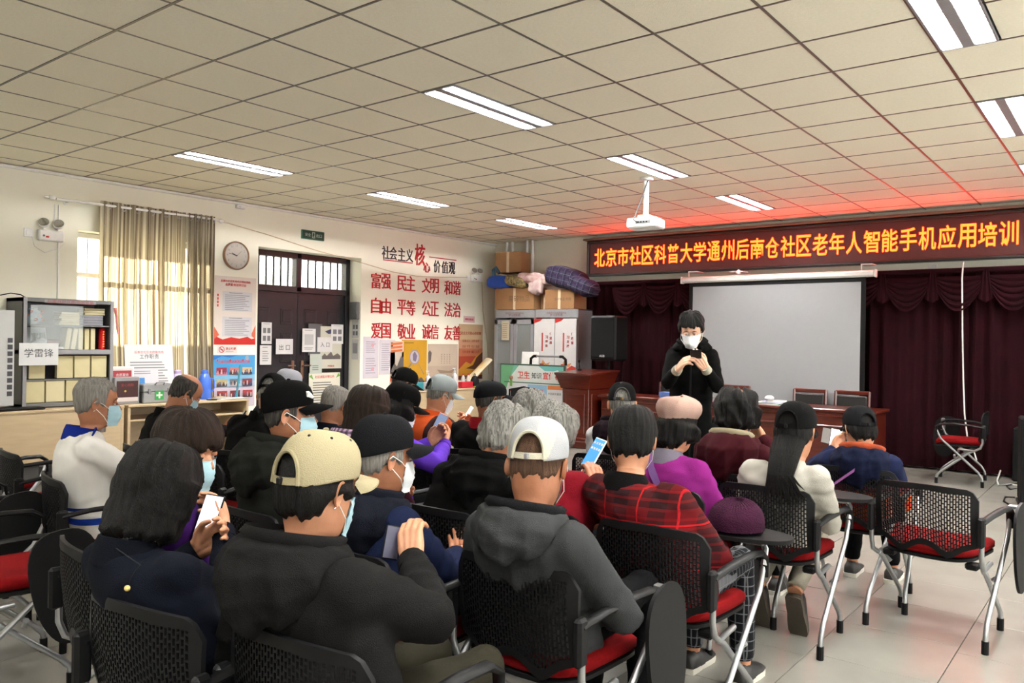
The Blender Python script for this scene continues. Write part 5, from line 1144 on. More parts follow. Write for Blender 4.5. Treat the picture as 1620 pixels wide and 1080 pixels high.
for q in range(5):
    a = q * 2 * PI / 5; MB().tube([(0, 0, .09), (.28 * math.cos(a), .28 * math.sin(a), .06)], [.025, .015], 8).ell((.28 * math.cos(a), .28 * math.sin(a), .03), (.028, .028, .03), 8, 6).build('leg', M_black, t)
for s_ in (-1, 1): MB().tube([(s_ * .24, -.15, .5), (s_ * .26, -.12, .68), (s_ * .26, .12, .69), (s_ * .24, .12, .5)], .014, 8).build('armrest', M_black, t)
# ================================================================ people
def sm(a, b, x): t = np.clip((np.asarray(x, float) - a) / (b - a), 0, 1); return t * t * (3 - 2 * t)
HT = np.array([  # z, front, back, half width (head centre at ear height)
    (-0.125, .052, .066, .055), (-0.112, .080, .066, .052), (-0.098, .090, .068, .058), (-0.075, .093, .076, .066), (-0.05, .093, .084, .071),
    (-0.02, .092, .092, .075), (0.01, .092, .098, .077), (0.04, .094, .102, .079), (0.065, .088, .100, .077), (0.085, .074, .092, .070), (0.1, .058, .080, .060),
    (0.112, .038, .060, .044), (0.12, .016, .034, .024), (0.123, .004, .008, .006)])
def head_ring(z, phi, ex=0.88):
    """outline of the skull at height z; phi = 0 at the right ear, 90 deg at the face"""
    f = np.interp(z, HT[:, 0], HT[:, 1]); b = np.interp(z, HT[:, 0], HT[:, 2]); w = np.interp(z, HT[:, 0], HT[:, 3])
    c, s = np.cos(phi), np.sin(phi)
    x = np.sign(c) * np.abs(c) ** ex * w; y = np.where(s > 0, np.abs(s) ** ex * f, -np.abs(s) ** ex * b)
    return x, y
def face(x, y, z):
    fr = sm(.03, .07, y)
    g = lambda cx, cz, sx, sz: np.exp(-((x - cx) / sx) ** 2 - ((z - cz) / sz) ** 2)
    y = y + fr * (0.024 * np.exp(-(x / .011) ** 2) * sm(.022, -.03, z) * sm(-.052, -.036, z) + .007 * g(0, -.036, .02, .01)
                  - .011 * (g(.031, .002, .017, .013) + g(-.031, .002, .017, .013)) + .006 * (g(.031, -.001, .011, .008) + g(-.031, -.001, .011, .008))
                  + .005 * g(0, .024, .05, .009) + .006 * g(0, -.064, .022, .006) + .005 * g(0, -.076, .02, .006) - .004 * g(0, -.07, .022, .003) + .006 * g(0, -.103, .02, .014)
                  + .005 * (g(.045, -.03, .02, .02) + g(-.045, -.03, .02, .02)))
    return y
NP = 56
PHI = np.linspace(0, 2 * PI, NP, endpoint=False)
def tangent_frame(d, up=(0, 0, 1)):
    d = nrm(d); r = nrm(np.cross(d, up)); return r, np.cross(r, d)
def hand_template():
    """right hand, wrist at origin, fingers along +Y, palm facing -Z, thumb towards -X"""
    mb = MB(); palm = []
    fx = [(-.030, .088, .040), (-.010, .093, .045), (.011, .090, .041), (.030, .080, .032)]
    for x, y, l in fx:
        mb.tube([(x * .5, -.01, 0), (x * .85, .04, .002), (x, y, .002)], [.019, .0165, .0115], 8)
        c1, c2, c3 = R(34), R(72), R(100); p = np.array([x, y, .002]); P = [p]; s = l
        for a, k in ((c1, 1.0), (c2, .65), (c3, .5)):
            p = p + s * k * np.array([0, math.cos(a), -math.sin(a)]); P.append(p)
        mb.tube(P, [.0098, .0094, .0086, .0066], 8)
        mb.ell(P[-1], (.0066, .0066, .0066), 8, 5)
    mb.tube([(-.014, .012, -.006), (-.040, .045, -.016), (-.048, .074, -.026), (-.040, .098, -.032)], [.017, .0135, .011, .008], 8).ell((-.040, .098, -.032), (.008, .008, .008), 8, 5)
    mb.tube([(0, -.05, 0), (0, 0, 0), (0, .02, 0)], [.026, .025, .026], 10, flat=.75)
    V, F = remesh(mb, .0042, 2); return V, F
def remesh(mb, vox, smooth=2, dec=None):
    o = link('shape', mb.mesh('shape', [M_white], smooth=False))
    m = o.modifiers.new('r', 'REMESH'); m.mode = 'VOXEL'; m.voxel_size = vox
    if smooth: s = o.modifiers.new('s', 'SMOOTH'); s.factor = .6; s.iterations = smooth
    if dec: d = o.modifiers.new('d', 'DECIMATE'); d.ratio = dec
    dg = bpy.context.evaluated_depsgraph_get(); dg.update(); me = o.evaluated_get(dg).to_mesh()
    V = np.zeros(len(me.vertices) * 3); me.vertices.foreach_get('co', V); F = [tuple(q.vertices) for q in me.polygons]
    o.evaluated_get(dg).to_mesh_clear(); d_ = o.data; bpy.data.objects.remove(o); bpy.data.meshes.remove(d_)
    return V.reshape(-1, 3), F
HAND = hand_template()
def ik(S, T, l1, l2, hint):
    d = T - S; L = np.linalg.norm(d); L = min(L, (l1 + l2) * .995); d = nrm(d)
    a = (l1 * l1 - l2 * l2 + L * L) / (2 * L); h = math.sqrt(max(l1 * l1 - a * a, 0))
    n = nrm(np.asarray(hint, float) - d * (np.asarray(hint) @ d)); return S + d * a + n * h, S + d * L
def folds(V, amp, seed, freq=1.0):
    r = np.random.RandomState(seed); d = np.zeros(len(V))
    for k in range(7):
        w = nrm(r.normal(size=3) * np.array([1, 1, 1.6])) * (22 + 26 * r.rand()) * freq; w2 = r.normal(size=3) * 9
        ph = V @ w + 1.3 * np.sin(V @ w2 + r.rand() * 6) + r.rand() * 6
        d += (1 - np.abs(np.sin(ph)) ** .7 * 1.4) * sm(.2, .8, .5 + .5 * np.sin(V @ (r.normal(size=3) * 7) + r.rand() * 6))
    return d * amp / 3
def vnormals(V, F):
    N = np.zeros_like(V); Q = np.array([f if len(f) == 4 else (*f, f[-1]) for f in F])
    n = np.cross(V[Q[:, 2]] - V[Q[:, 0]], V[Q[:, 3]] - V[Q[:, 1]])
    for k in range(4): np.add.at(N, Q[:, k], n)
    return N / (np.linalg.norm(N, axis=1, keepdims=True) + 1e-12)
def Rz(a): return np.array([[math.cos(a), -math.sin(a), 0], [math.sin(a), math.cos(a), 0], [0, 0, 1]])

def headwear(kind, opt, T, t, mats):
    """T = function local head -> thing space"""
    def G(P): return T(np.asarray(P, float).reshape(-1, 3)).reshape(np.asarray(P).shape)
    if kind == 'cap':
        n, m = 29, 128; ph = np.linspace(0, 2 * PI, m, endpoint=False)
        rim = .032 + .012 * np.sin(ph) + (-.018) * (np.sin(ph) < 0) * np.abs(np.sin(ph)); P = []
        hgt = opt.get('h', .145)
        for i in range(n):
            q = i / (n - 1); zz = rim + (hgt - rim) * math.sin(q * PI / 2)
            x0, y0 = head_ring(np.full(m, .035), ph, .95); k = 1.13 * math.cos(q * PI / 2) ** .62 if i < n - 1 else .02
            bulge = 1 + .05 * math.sin(q * PI)
            P.append(np.stack([x0 * k * bulge, y0 * k * bulge - .004, zz], 1))
        P = np.array(P)
        arch = opt.get('arch', True)
        def skip(i, j):
            a = (ph[j] - 1.5 * PI); a = (a + PI) % (2 * PI) - PI
            return arch and abs(a) < .50 and i < 11 * math.sqrt(max(0, 1 - (a / .50) ** 2))
        mb = MB(); nF = len(mb.f); mb.grid(G(P), closed_u=True, skip=skip)
        mb.grid(G(P * np.array([.975, .975, 1]) - np.array([0, 0, .003])), closed_u=True, skip=skip)
        mb.ell(G(np.array([[0, -.003, hgt + .002]]))[0], (.008, .008, .005), 10, 6)
        if opt.get('two'):
            for fi, fq in enumerate(mb.f):
                j = fq[0] % m if fq[0] < n * m else (fq[0] - n * m) % m; i = (fq[0] % (n * m)) // m
                
                aa = ((ph[j] - 1.5 * PI + PI) % (2 * PI)) - PI; q_ = i / n
                if fq[0] < 2 * n * m and q_ < .9 and ((.12 + .25 * q_ < aa < .95 - .35 * (q_ - .5) ** 2 * 4) or (-2.2 < aa < -.85)): mb.mi[fi] = 1
        cp = mb.build('cap' if True else '', [mats['cap']] + ([mats['cap2']] if opt.get('two') else []), t, angle=50)
        # peak
        P = []
        for q in np.linspace(0, 1, 9):
            row = []
            for a in np.linspace(-1, 1, 19):
                an = PI / 2 - a * 1.12; x0, y0 = head_ring(np.array([.035]), np.array([an]), .95)
                ext = .085 * q * math.sqrt(max(0, 1 - (a * .97) ** 2)) ** .7
                row.append((x0[0] * 1.11 * (1 - .08 * q), y0[0] * 1.09 + ext, .046 - .020 * a * a - .12 * ext - .02 * a * a * q))
            P.append(row)
        P = np.array(P); mb = MB().grid(G(P)).grid(G(P - np.array([0, 0, .005]))); e = np.concatenate([P[-1:], P[-1:] - np.array([0, 0, .005])]); mb.grid(G(e))
        mb.build('peak', mats.get('peak', mats['cap']), cp, angle=50)
        if arch:
            P = []
            for a in np.linspace(-.62, .62, 13):
                an = 1.5 * PI + a; x0, y0 = head_ring(np.array([.02]), np.array([an]), .95); zb = .032 - .03 * abs(math.sin(an)) ** 1
                P.append([(x0[0] * 1.2, y0[0] * 1.2, zb + .002 + dz) for dz in (0, .018)])
            mb = MB().grid(G(P)); mb.grid(G(np.array(P) * np.array([.97, .97, 1]))); mb.build('strap', mats.get('strap', mats['cap']), cp)
            x0, y0 = head_ring(np.array([.02]), np.array([1.5 * PI]), .95)
            MB().box(G(np.array([[x0[0], y0[0] * 1.22, .012]]))[0], (.016, .012, .02), bev=.003).build('buckle', mats.get('buckle', M_black), cp)
            ap = []
            for a in np.linspace(-.53, .53, 25):
                i_ = 11 * math.sqrt(max(0, 1 - (a / .53) ** 2)); q = i_ / (n - 1); an = 1.5 * PI + a; x0, y0 = head_ring(np.array([.035]), np.array([an]), .95); kk = 1.14 * math.cos(q * PI / 2) ** .62 * (1 + .05 * math.sin(q * PI)); rz = .032 + .012 * math.sin(an) - .018 * abs(math.sin(an))
                ap.append((x0[0] * kk, y0[0] * kk - .004, rz + (hgt - rz) * math.sin(q * PI / 2)))
            MB().tube(G(np.array(ap)), .0055, 6, flat=1.0).build('arch_binding', mats.get('strap', mats['cap']), cp)
        if opt.get('eyelets'):
            for j in (8, 24, 40, 56, 72, 88, 104, 120):
                c_ = G(P_dome(hgt, ph[j]))[0]; MB().ell(c_, (.0045, .0045, .0045), 8, 5).build('eyelet', M_black, cp)
        if opt.get('mark'):
            g = MB()
            for k in range(3):
                a0 = PI / 2 - .30; x0, y0 = head_ring(np.array([.035]), np.array([a0 - .16 * k]), .95); q = .35; kk = 1.10 * math.cos(q * PI / 2) ** .62 * 1.06
                c_ = np.array([[x0[0] * kk, y0[0] * kk, .075 + .006 * k]]); g.box(G(c_)[0], (.016, .016, .012 + .006 * k), rot3(0, R(25), 0), bev=.002)
            g.build('mark', M_white, cp)
    elif kind == 'beret':
        n, m = 14, 64; ph = np.linspace(0, 2 * PI, m, endpoint=False); P = []; hh = opt.get('h', 1.0)
        for i, (k, z) in enumerate([(1.03, .02), (1.06, .035), (1.2, .055), (1.32, .08), (1.34, .1), (1.26, .125), (1.05, .142), (.8, .152), (.5, .158), (.25, .16), (.02, .16)]):
            x0, y0 = head_ring(np.full(m, .035), ph, .95)
            pleat = 1 + opt.get('pleat', .028) * np.cos(ph * 8) * (1 if 2 < i < 9 else .4)
            k2 = 1 + (k - 1) * hh if k > 1 else k
            P.append(np.stack([x0 * k2 * pleat, y0 * k2 * pleat - .006, np.full(m, z) * (.8 + .2 * hh) + .012 * np.sin(ph)], 1))
        mb = MB().grid(G(np.array(P)), closed_u=True); mb.ell(G(np.array([[0, -.006, .162 * (.8 + .2 * hh)]]))[0], (.008, .008, .005), 8, 5); cp = mb.build('cap', mats['cap'], t, angle=60)
        if opt.get('peak', True):
            P = []
            for q in np.linspace(0, 1, 6):
                P.append([(math.sin(a) * (.085 - .02 * q), .095 * math.cos(a * .85) + .05 * q * math.cos(a), .035 - .35 * .05 * q - .01 * a * a) for a in np.linspace(-1.0, 1.0, 13)])
            P = np.array(P); MB().grid(G(P)).grid(G(P - np.array([0, 0, .006]))).build('peak', mats['cap'], cp)
def P_dome(hgt, ph):
    x0, y0 = head_ring(np.array([.035]), np.array([ph]), .95); q = .62; k = 1.13 * math.cos(q * PI / 2) ** .62
    return np.array([[x0[0] * k, y0[0] * k, .035 + (hgt - .035) * math.sin(q * PI / 2)]])

def hair(style, T, t, m, capped=False):
    st = dict(th=.014, zb=-.07, zs=-.015, zf=.06, wave=.002, hang=False, fa=58, bald=None, top=1.0)
    st.update({'short': dict(th=.017), 'mop': dict(th=.018, zf=.05, wave=.006, zs=-.02), 'crop': dict(th=.007, zb=-.055), 'buzz': dict(th=.003, zb=-.045, zs=.0), 'bob': dict(th=.022, zb=-.135, zs=-.125, zf=.045, hang=True, fa=50, wave=.004), 'bobshort': dict(th=.03, zb=-.11, zs=-.07, zf=.03, hang=True, fa=54, wave=.005),
               'fluffy': dict(th=.024, zb=-.09, zs=-.03, wave=.006, fa=62), 'curly': dict(th=.034, zb=-.10, zs=-.06, wave=.011, fa=55, hang=True), 'balding': dict(th=.008, zb=-.06, zs=-.02, zf=.2, bald=1), 'messy': dict(th=.034, zb=-.085, zs=-.06, wave=.009, fa=58, hang=True, bald=2),
               'fringe': dict(th=.022, zb=-.08, zs=-.035, zf=.02, wave=.004, fa=56), 'long': dict(th=.02, zb=-.12, zs=-.05, hang=True, fa=60)}[style])
    zs = list(np.linspace(-.15, .10, 27)) + [.107, .113, .118, .121, .1229]
    P = []; rr = np.random.RandomState(len(style)); m_ = 96; phi = np.linspace(0, 2 * PI, m_, endpoint=False)
    fr = np.abs((phi - PI / 2 + PI) % (2 * PI) - PI)   # 0 at the face
    for z in zs:
        zr = max(z, -.03) if st['hang'] else max(z, -.118)
        x, y = head_ring(np.full(m_, zr), phi)
        fa = R(st['fa'])
        zl = np.where(fr < fa, st['zf'], np.where(fr < R(100), st['zf'] + (st['zs'] - st['zf']) * sm(fa, fa + .22, fr), st['zs'] + (st['zb'] - st['zs']) * sm(R(95), R(125), fr)))
        zl = zl + .006 * np.sin(9 * phi + 1) + .004 * np.sin(19 * phi)
        if st['bald'] == 1: zl = np.where(fr < R(75), .5, zl)
        k = sm(-.012, .012, z - zl)
        th = st['th'] * (1 + st['wave'] / .004 * .12 * np.sin(7 * phi + 40 * z) + .10 * np.sin(23 * phi + 15 * z) + .05 * np.sin(41 * phi))
        th = th + st['wave'] * .5 * np.sin(phi * 9 + np.sin(z * 60 + phi * 3) * 2)
        if st['hang']: th = th + .013 * np.abs(np.cos(phi)) ** 4 * (1 if -.06 < z < .05 else .4)
        if capped: th = th * (1 - .75 * sm(-.005, .03, z))
        if st['bald'] == 1: th = th * (1 - 1.6 * sm(.07, .10, z))
        if st['bald'] == 2:
            bx = x + .0; by = y; d2 = ((bx - .02) ** 2 + (by + .045) ** 2) / .04 ** 2 * (1 if z > .06 else 9); th = np.where(z > .07, th * (1 - .35 * np.exp(-d2)), th)
        rad = np.sqrt(x * x + y * y) + 1e-9; inn = (.86 if not st['hang'] else .6)
        sc = np.where(k > 0, (rad + th * k - (1 - k) * .012) / rad, 1.0); low = k <= 0
        if z < -.1 and st['hang']: s2 = np.where(low, .045 / rad, sc)
        else: s2 = np.where(low, (rad - .014) / rad, sc)
        zz = np.full(m_, z) + (th * k * .9 * sm(.06, .12, z))
        P.append(np.stack([x * s2, y * s2, zz], 1))
    P = T(np.array(P).reshape(-1, 3)).reshape(len(zs), m_, 3)
    h = MB().grid(P, closed_u=True, cap0=True, cap1=True).build('hair', m, t, angle=80)
    if st['bald'] == 2: MB().ell(T(np.array([[.018, -.062, .122]]))[0], (.024, .03, .016), 14, 8).build('bald_patch', M_skin, t)
    return h

def mask(kind, T, t, col):
    ph = np.linspace(R(90 - 62), R(90 + 62), 25); P = []
    for i, z in enumerate(np.linspace(-.118, -.012, 13)):
        q = i / 12; half = 1 - .25 * (1 - q) * (kind == 'cup') - .12 * abs(q - .5)
        pp = PI / 2 + (ph - PI / 2) * half
        x, y = head_ring(np.full(len(pp), max(z, -.1)), pp)
        out = .006 + .022 * np.exp(-(x / .03) ** 2) * (.4 + .6 * math.sin(q * PI)) + (.018 * np.exp(-(x / .045) ** 2) * math.sin(q * PI) if kind == 'cup' else .0018 * math.cos(q * 5 * 2 * PI))
        nx = x * 1.05; P.append(np.stack([nx, y + out, np.full(len(pp), z)], 1))
    P = np.array(P); V = T(P.reshape(-1, 3)).reshape(P.shape)
    Q = P * np.array([.97, .97, 1]); W = T(Q.reshape(-1, 3)).reshape(P.shape)
    o = MB().grid(V).grid(W).build('face_mask', col, t, angle=60)
    for s_ in (-1, 1):
        for zt, zb in ((-.025, .012), (-.095, -.03)):
            j = 0 if s_ > 0 else -1; r_ = 10 if zt > -.05 else 2
            a = P[r_, j]; pts = np.array([a, (s_ * .079, .035, (a[2] + zb) / 2), (s_ * .084, -.0, zb), (s_ * .083, -.012, zb - .01)])
            MB().tube(T(pts), .0016, 5).build('ear_loop', M_white, o)
    return o

def person(key, label, H, yaw_b, yaw_h, pitch=.35, tilt=0.0, lean=.16, wide=1.0, skin=None, top=None, hairm=None, hstyle='short', hat=None, hatm=None, msk=None,
           hood=None, collar=None, trouser=None, shoe=None, hands=None, scale=1.0, feet=(.16, .46), stand=False, legs=True, extras=None, fold=.010, glasses=False, sleeve_r=1.0, cuff=None, hipz=None, bodylen=None, lat=0.0):
    """H: head centre in the room. Local space of the thing: +Y where the chest faces, origin on the floor under the hips"""
    s = scale; H = np.asarray(H, float)
    Rb = Rz(yaw_b); hz = hipz if hipz else (.51 if not stand else .90 * s)
    base = H - Rb @ np.array([lat, lean, 0]); base[2] = 0
    t = empty('person', tuple(base), yaw_b, label, 'person', None)
    h = Rb.T @ (H - base)                       # head centre in local space
    Rh = Rz(yaw_h - yaw_b) @ np.array(Matrix.Rotation(-pitch, 3, 'X')) @ np.array(Matrix.Rotation(tilt, 3, 'Y'))
    T = lambda P: (np.asarray(P) * s * 1.0) @ Rh.T + h
    neck_b = h + Rh @ np.array([0, -.03, -.125]) * s * .8 + np.array([0, -.03, -.055]) * s   # base of the neck
    L = neck_b[2] - hz
    def spine(q): return np.array([0, 0, hz]) + np.array([neck_b[0] * q ** 2, (neck_b[1]) * (q ** (1.5)) - .035 * math.sin(q * PI) * (0 if stand else 1), L * q])
    w = wide * s
    # --- one skin surface from the hips up over the crown
    rings = []; nt = 12
    for q in np.linspace(0, 1, nt):
        c = spine(q); a = np.interp(q, [0, .25, .5, .75, .88, .96, 1], [.15, .14, .155, .165, .14, .085, .056]) * w; b = np.interp(q, [0, .5, .8, .95, 1], [.10, .10, .10, .07, .056]) * w
        rings.append(np.stack([c[0] + a * np.cos(PHI), c[1] + b * np.sin(PHI), np.full(NP, c[2])], 1))
    jaw = T(np.array([[0, -.008, -.135]]))[0]
    for q in (.35, .7):
        c = neck_b * (1 - q) + jaw * q; M_ = np.eye(3) * (1 - q) + Rh * q
        rings.append(np.stack([.054 * s * np.cos(PHI), .056 * s * np.sin(PHI), np.zeros(NP)], 1) @ M_.T + c)
    P = []
    for z in list(np.linspace(-.125, .06, 40)) + [.07, .08, .09, .1, .108, .114, .119, .122, .123]:
        x, y = head_ring(np.full(NP, z), PHI); y = face(x, y, np.full(NP, z)) ; P.append(np.stack([x, y, np.full(NP, z)], 1))
    P[0] = P[0] * np.array([1, .95, 1])
    rings += [T(q) for q in P]
    mb = MB().grid(np.array(rings), closed_u=True, cap0=True, cap1=True)
    for s_ in (-1, 1):  # ears
        E = []
        for q, (rr, off) in enumerate([(.0, .004), (.55, .0045), (.8, .012), (1, .013), (1.02, .008), (.8, .0)]):
            E.append([(s_ * (.0755 + off + .010 * (rr * math.sin(a) < 0) * 0 + .008 * (-math.cos(a) * rr)), -.004 + .017 * rr * math.cos(a) + .004 * rr * math.sin(a), -.004 + .031 * rr * math.sin(a) * (1 + .0 * a)) for a in np.linspace(0, 2 * PI, 16, endpoint=False)])
        mb.grid(T(np.array(E).reshape(-1, 3)).reshape(6, 16, 3), closed_u=True)
    for s_ in (-1, 1):  # eyes under lowered lids, brows, lips
        c = T(np.array([[s_ * .031, .083, .0]]))[0]; mb.ell(c, (.0115 * s,) * 3, 12, 8, mi=1)
        c = T(np.array([[s_ * .031, .0915, -.003]]))[0]; mb.ell(c, (.0052 * s,) * 3, 8, 6, mi=2)
        c = T(np.array([[s_ * .031, .0845, .0035]]))[0]; mb.ell(c, (.0145 * s, .0125 * s, .0095 * s), 12, 6, mi=0, rot=Rh)
        mb.tube(T(np.array([(s_ * .016, .094, .019), (s_ * .03, .0945, .024), (s_ * .046, .086, .019)])), [.002, .0032, .0015], 6, mi=3)
    mb.tube(T(np.array([(-.022, .0935, -.070), (-.008, .0995, -.0675), (.008, .0995, -.0675), (.022, .0935, -.070)])), [.001, .0036, .0036, .001], 6, mi=4)
    # --- arms: shoulder, elbow, wrist, hand
    sh = spine(.86 if not stand else .9); ar = []
    hd = hands or {}
    for s_ in (-1, 1):
        S = sh + np.array([s_ * .165 * w, -.0, 0.0]); side = 'r' if s_ > 0 else 'l'
        tgt = np.array(hd.get(side, (s_ * .06, .29, hz + .13)), float)
        hint = hd.get('hint_' + side, (s_ * .9, -.45, -.9))
        E_, W_ = ik(S, tgt, .29 * s, .25 * s, hint); ar.append((s_, S, E_, W_))
        mb.tube([S - np.array([s_ * .03, 0, 0]), S, (S + E_) / 2, E_, (E_ + W_) / 2, W_], np.array([.04, .05, .042, .036, .034, .026]) * s, 10)
        d = nrm(W_ - E_); d = nrm(d + np.array(hd.get('bend_' + side, (-s_ * .15, .05, .1))))
        pn = np.array(hd.get('palm_' + side, (-s_ * .75, -.2, .55)), float); pn = nrm(pn - d * (pn @ d)); xx = np.cross(d, -pn)
        V = HAND[0].copy()
        if s_ < 0: V = V * np.array([-1, 1, 1])
        B = np.stack([xx, d, -pn], 1); V = (V * s) @ B.T + W_
        F = HAND[1] if (s_ > 0) else [q[::-1] for q in HAND[1]]
        mb.add(V, F)
    # legs under the trousers
    hipc = np.array([0, 0, hz]); lg = []
    for s_ in (-1, 1):
        if stand: A = np.array([s_ * .09 * s, 0, hz]); K = np.array([s_ * .10 * s, .02, .48 * s]); Fo = np.array([s_ * .11 * s, .0, .085])
        else: A = np.array([s_ * .085 * w, .03, hz + .02]); K = np.array([s_ * (.10 * w), .43 * s, .50 * s + .01]); Fo = np.array([s_ * feet[0] * .75, feet[1], (extras or {}).get('fz', .09)])
        lg.append((A, K, Fo)); mb.tube([A, (A + K) / 2, K, (K + Fo) / 2, Fo], np.array([.07, .062, .048, .048, .034]) * s, 10)
    body = mb.build('body', [skin or M_skin, M_eye, M_iris, M_hairdark, M_lip], t, angle=75)
    # --- clothes: jacket or sweater grown as one surface
    jb = MB(); rings = []
    top_q = 1.03
    for q in np.linspace(-.10 if not stand else -.42, top_q, 18):
        c = spine(max(q, 0)) + np.array([0, 0, min(q, 0) * L])
        a = np.interp(q, [-.4, 0, .2, .45, .7, .82, .9, .96, 1.03], [.19, .195, .185, .195, .21, .205, .165, .105, .078]) * w; b = np.interp(q, [-.4, 0, .3, .6, .8, .93, 1.03], [.13, .13, .13, .13, .125, .10, .078]) * w
        ph = np.linspace(0, 2 * PI, 40, endpoint=False); se = lambda v: np.sign(v) * np.abs(v) ** .85
        rings.append(np.stack([c[0] + a * se(np.cos(ph)), c[1] + b * se(np.sin(ph)), np.full(40, c[2])], 1))
    jb.grid(np.array(rings), closed_u=True, cap0=True, cap1=True)
    for s_, S, E_, W_ in ar:
        d = nrm(W_ - E_)
        jb.tube([S - np.array([s_ * .06, 0, -.0]), S, (S + E_) / 2, E_ + nrm(E_ - (S + W_) / 2) * .008, (E_ + W_) / 2, W_ - d * .015], np.array([.075, .080, .071, .064, .056, .041]) * w * sleeve_r, 14)
        jb.ell(S + np.array([0, 0, -.005]), (.078 * w * sleeve_r,) * 3, 12, 8)
    V, F = remesh(jb, .0135, 5); N = vnormals(V, F); V = V + N * (folds(V, fold, hash_(key)) + .002)[:, None]
    JV = V; jm = MB().add(V, F); jk = jm.build('jacket', top, t, angle=80)
    for s_, S, E_, W_ in ar:
        d = nrm(W_ - E_); MB().tube([W_ - d * .045, W_ - d * .02, W_ + d * .004], np.array([.046, .044, .040]) * w * sleeve_r, 16).build('cuff', cuff or top, jk, angle=60)
    # collar ring or hood
    ct = neck_b + np.array([0, 0, .0])
    def around(q, r0, dz, back=0.0):
        a = -PI / 2 + q * PI  # q=-1..1 -> front left round the back to front right
        return ct + np.array([math.cos(a) * r0 * 1.08, math.sin(a) * r0 * -1 * -1 - back * max(0, -math.sin(a)), dz]) * np.array([1, 1, 1])
    if hood:
        hs = hood if isinstance(hood, dict) else {}
        big = hs.get('big', 1.0); m_ = 33; P = []; P2 = []
        for i in range(m_):
            a = R(-90 - 150) + (R(300)) * i / (m_ - 1)      # from the front left round the nape to the front right
            bk = .5 + .5 * math.cos(a + PI / 2); dirv = np.array([math.cos(a), math.sin(a), 0])
            r0 = .084 * w; c0 = ct + dirv * r0 * 1.0 + np.array([0, 0, .028 + .012 * bk - .035 * (1 - bk)])
            drop = (.03 + .15 * bk ** 1.5) * big; outw = (.045 + .045 * bk) * big
            sec = [(-.012, -.02), (-.010, .012), (.006, .030), (.028, .030), (.040 + outw * .3, .012), (outw * .95 + .02, -drop * .25), (outw + .018, -drop * .6), (outw * .85 + .01, -drop * .95), (outw * .5, -drop * 1.08), (outw * .15, -drop * .9), (-.0, -drop * .4)]
            wob = 1 + .06 * math.sin(7 * a) + .05 * math.sin(13 * a + 1)
            P.append([c0 + dirv * u * wob + np.array([0, 0, v * wob]) for u, v in sec])
            sec2 = [(.004, -.03), (.002, .016), (.02, .038 + .008 * bk), (.034, .03), (.026, .004), (.016, -.03)]
            P2.append([c0 + dirv * (u + .016) + np.array([0, 0, v + .004]) for u, v in sec2])
        hb = MB().grid(np.array(P), closed_u=True, cap0=True, cap1=True).tube([c_[0] * .4 + c_[6] * .6 for c_ in P[3:-3]], [.03 * big * w] * (m_ - 6), 10)
        V, F = remesh(hb, .009, 2); N = vnormals(V, F); V = V + N * folds(V, .009, hash_(key) + 3, 1.2)[:, None]
        MB().add(V, F).build('hood', hs.get('mat', top), jk, angle=80)
        MB().grid(np.array(P2), closed_u=True, cap0=True, cap1=True).build('hood_lining', hs.get('lining', hs.get('mat', top)), jk, angle=80)
    elif collar is not False:
        cm = collar or top; P = []
        for i in range(29):
            a = R(-90 - 158) + R(316) * i / 28; dirv = np.array([math.cos(a), math.sin(a), 0]); bk = .5 + .5 * math.cos(a + PI / 2)
            c0 = ct + dirv * .066 * w + np.array([0, 0, .004 - .03 * (1 - bk)])
            P.append([c0 + dirv * u + np.array([0, 0, v]) for u, v in ((.012, -.035), (.0, .03), (.004, .042), (.012, .042), (.022, .02), (.036, -.03))])
        MB().grid(np.array(P), closed_u=True, cap0=True, cap1=True).build('collar', cm, jk, angle=60)
    # trousers and shoes
    tb = MB(); tm = trouser or M_trouser
    for A, K, Fo in lg:
        tb.tube([A, (A + K) / 2, K, (K + Fo) / 2, Fo + np.array([0, 0, .02])], np.array([.098, .085, .068, .062, .052]) * w * (1 if not stand else .95), 12); tb.ell(K, (.067 * w,) * 3, 12, 8)
    tb.ell((0, 0.0, hz + .03), (.175 * w, .13 * w, .09), 16, 10)
    V, F = remesh(tb, .016, 3); N = vnormals(V, F); V = V + N * folds(V, .005, hash_(key) + 9)[:, None]
    tro = MB().add(V, F).build('trousers', tm, t, angle=80)
    for A, K, Fo in lg:
        if hasattr(t, 'x'): pass
        tip = extras.get('toe') if extras and 'toe' in extras else None
        def shoe_pt(P):
            P = np.asarray(P, float)
            if tip: P = P @ np.array(Matrix.Rotation(tip, 3, 'X')).T
            return P + np.array([Fo[0], Fo[1], Fo[2] - .09])
        prof = [(-.07, .02, .045), (-.065, .036, .075), (-.03, .042, .095), (.02, .043, .085), (.07, .045, .058), (.12, .048, .05), (.165, .043, .042), (.19, .028, .03), (.198, .008, .022)]
        P = [[(xx, y, zz) for xx, zz in ((-wd, .022), (-wd, .022 + (hh - .022) * .55), (-wd * .6, hh), (0, hh + .004), (wd * .6, hh), (wd, .022 + (hh - .022) * .55), (wd, .022))] for y, wd, hh in prof]
        up = MB().grid(shoe_pt(np.array(P).reshape(-1, 3)).reshape(len(prof), 7, 3), closed_u=True, cap0=True, cap1=True).build('shoe', shoe or M_shoe, t, angle=70)
        so = [(-.078, .026), (-.07, .04), (-.02, .043), (.03, .042), (.09, .049), (.14, .05), (.185, .035), (.203, .01)]
        pol = [(-w_, y) for y, w_ in so] + [(w_, y) for y, w_ in reversed(so)]
        q = MB(); q.add(shoe_pt([(x, y, 0.0) for x, y in pol] + [(x, y, .026) for x, y in pol]), [tuple(range(len(pol)))[::-1], tuple(range(len(pol), 2 * len(pol)))] + [(i, (i + 1) % len(pol), (i + 1) % len(pol) + len(pol), i + len(pol)) for i in range(len(pol))])
        q.build('sole', (extras or {}).get('sole', M_sole), up)
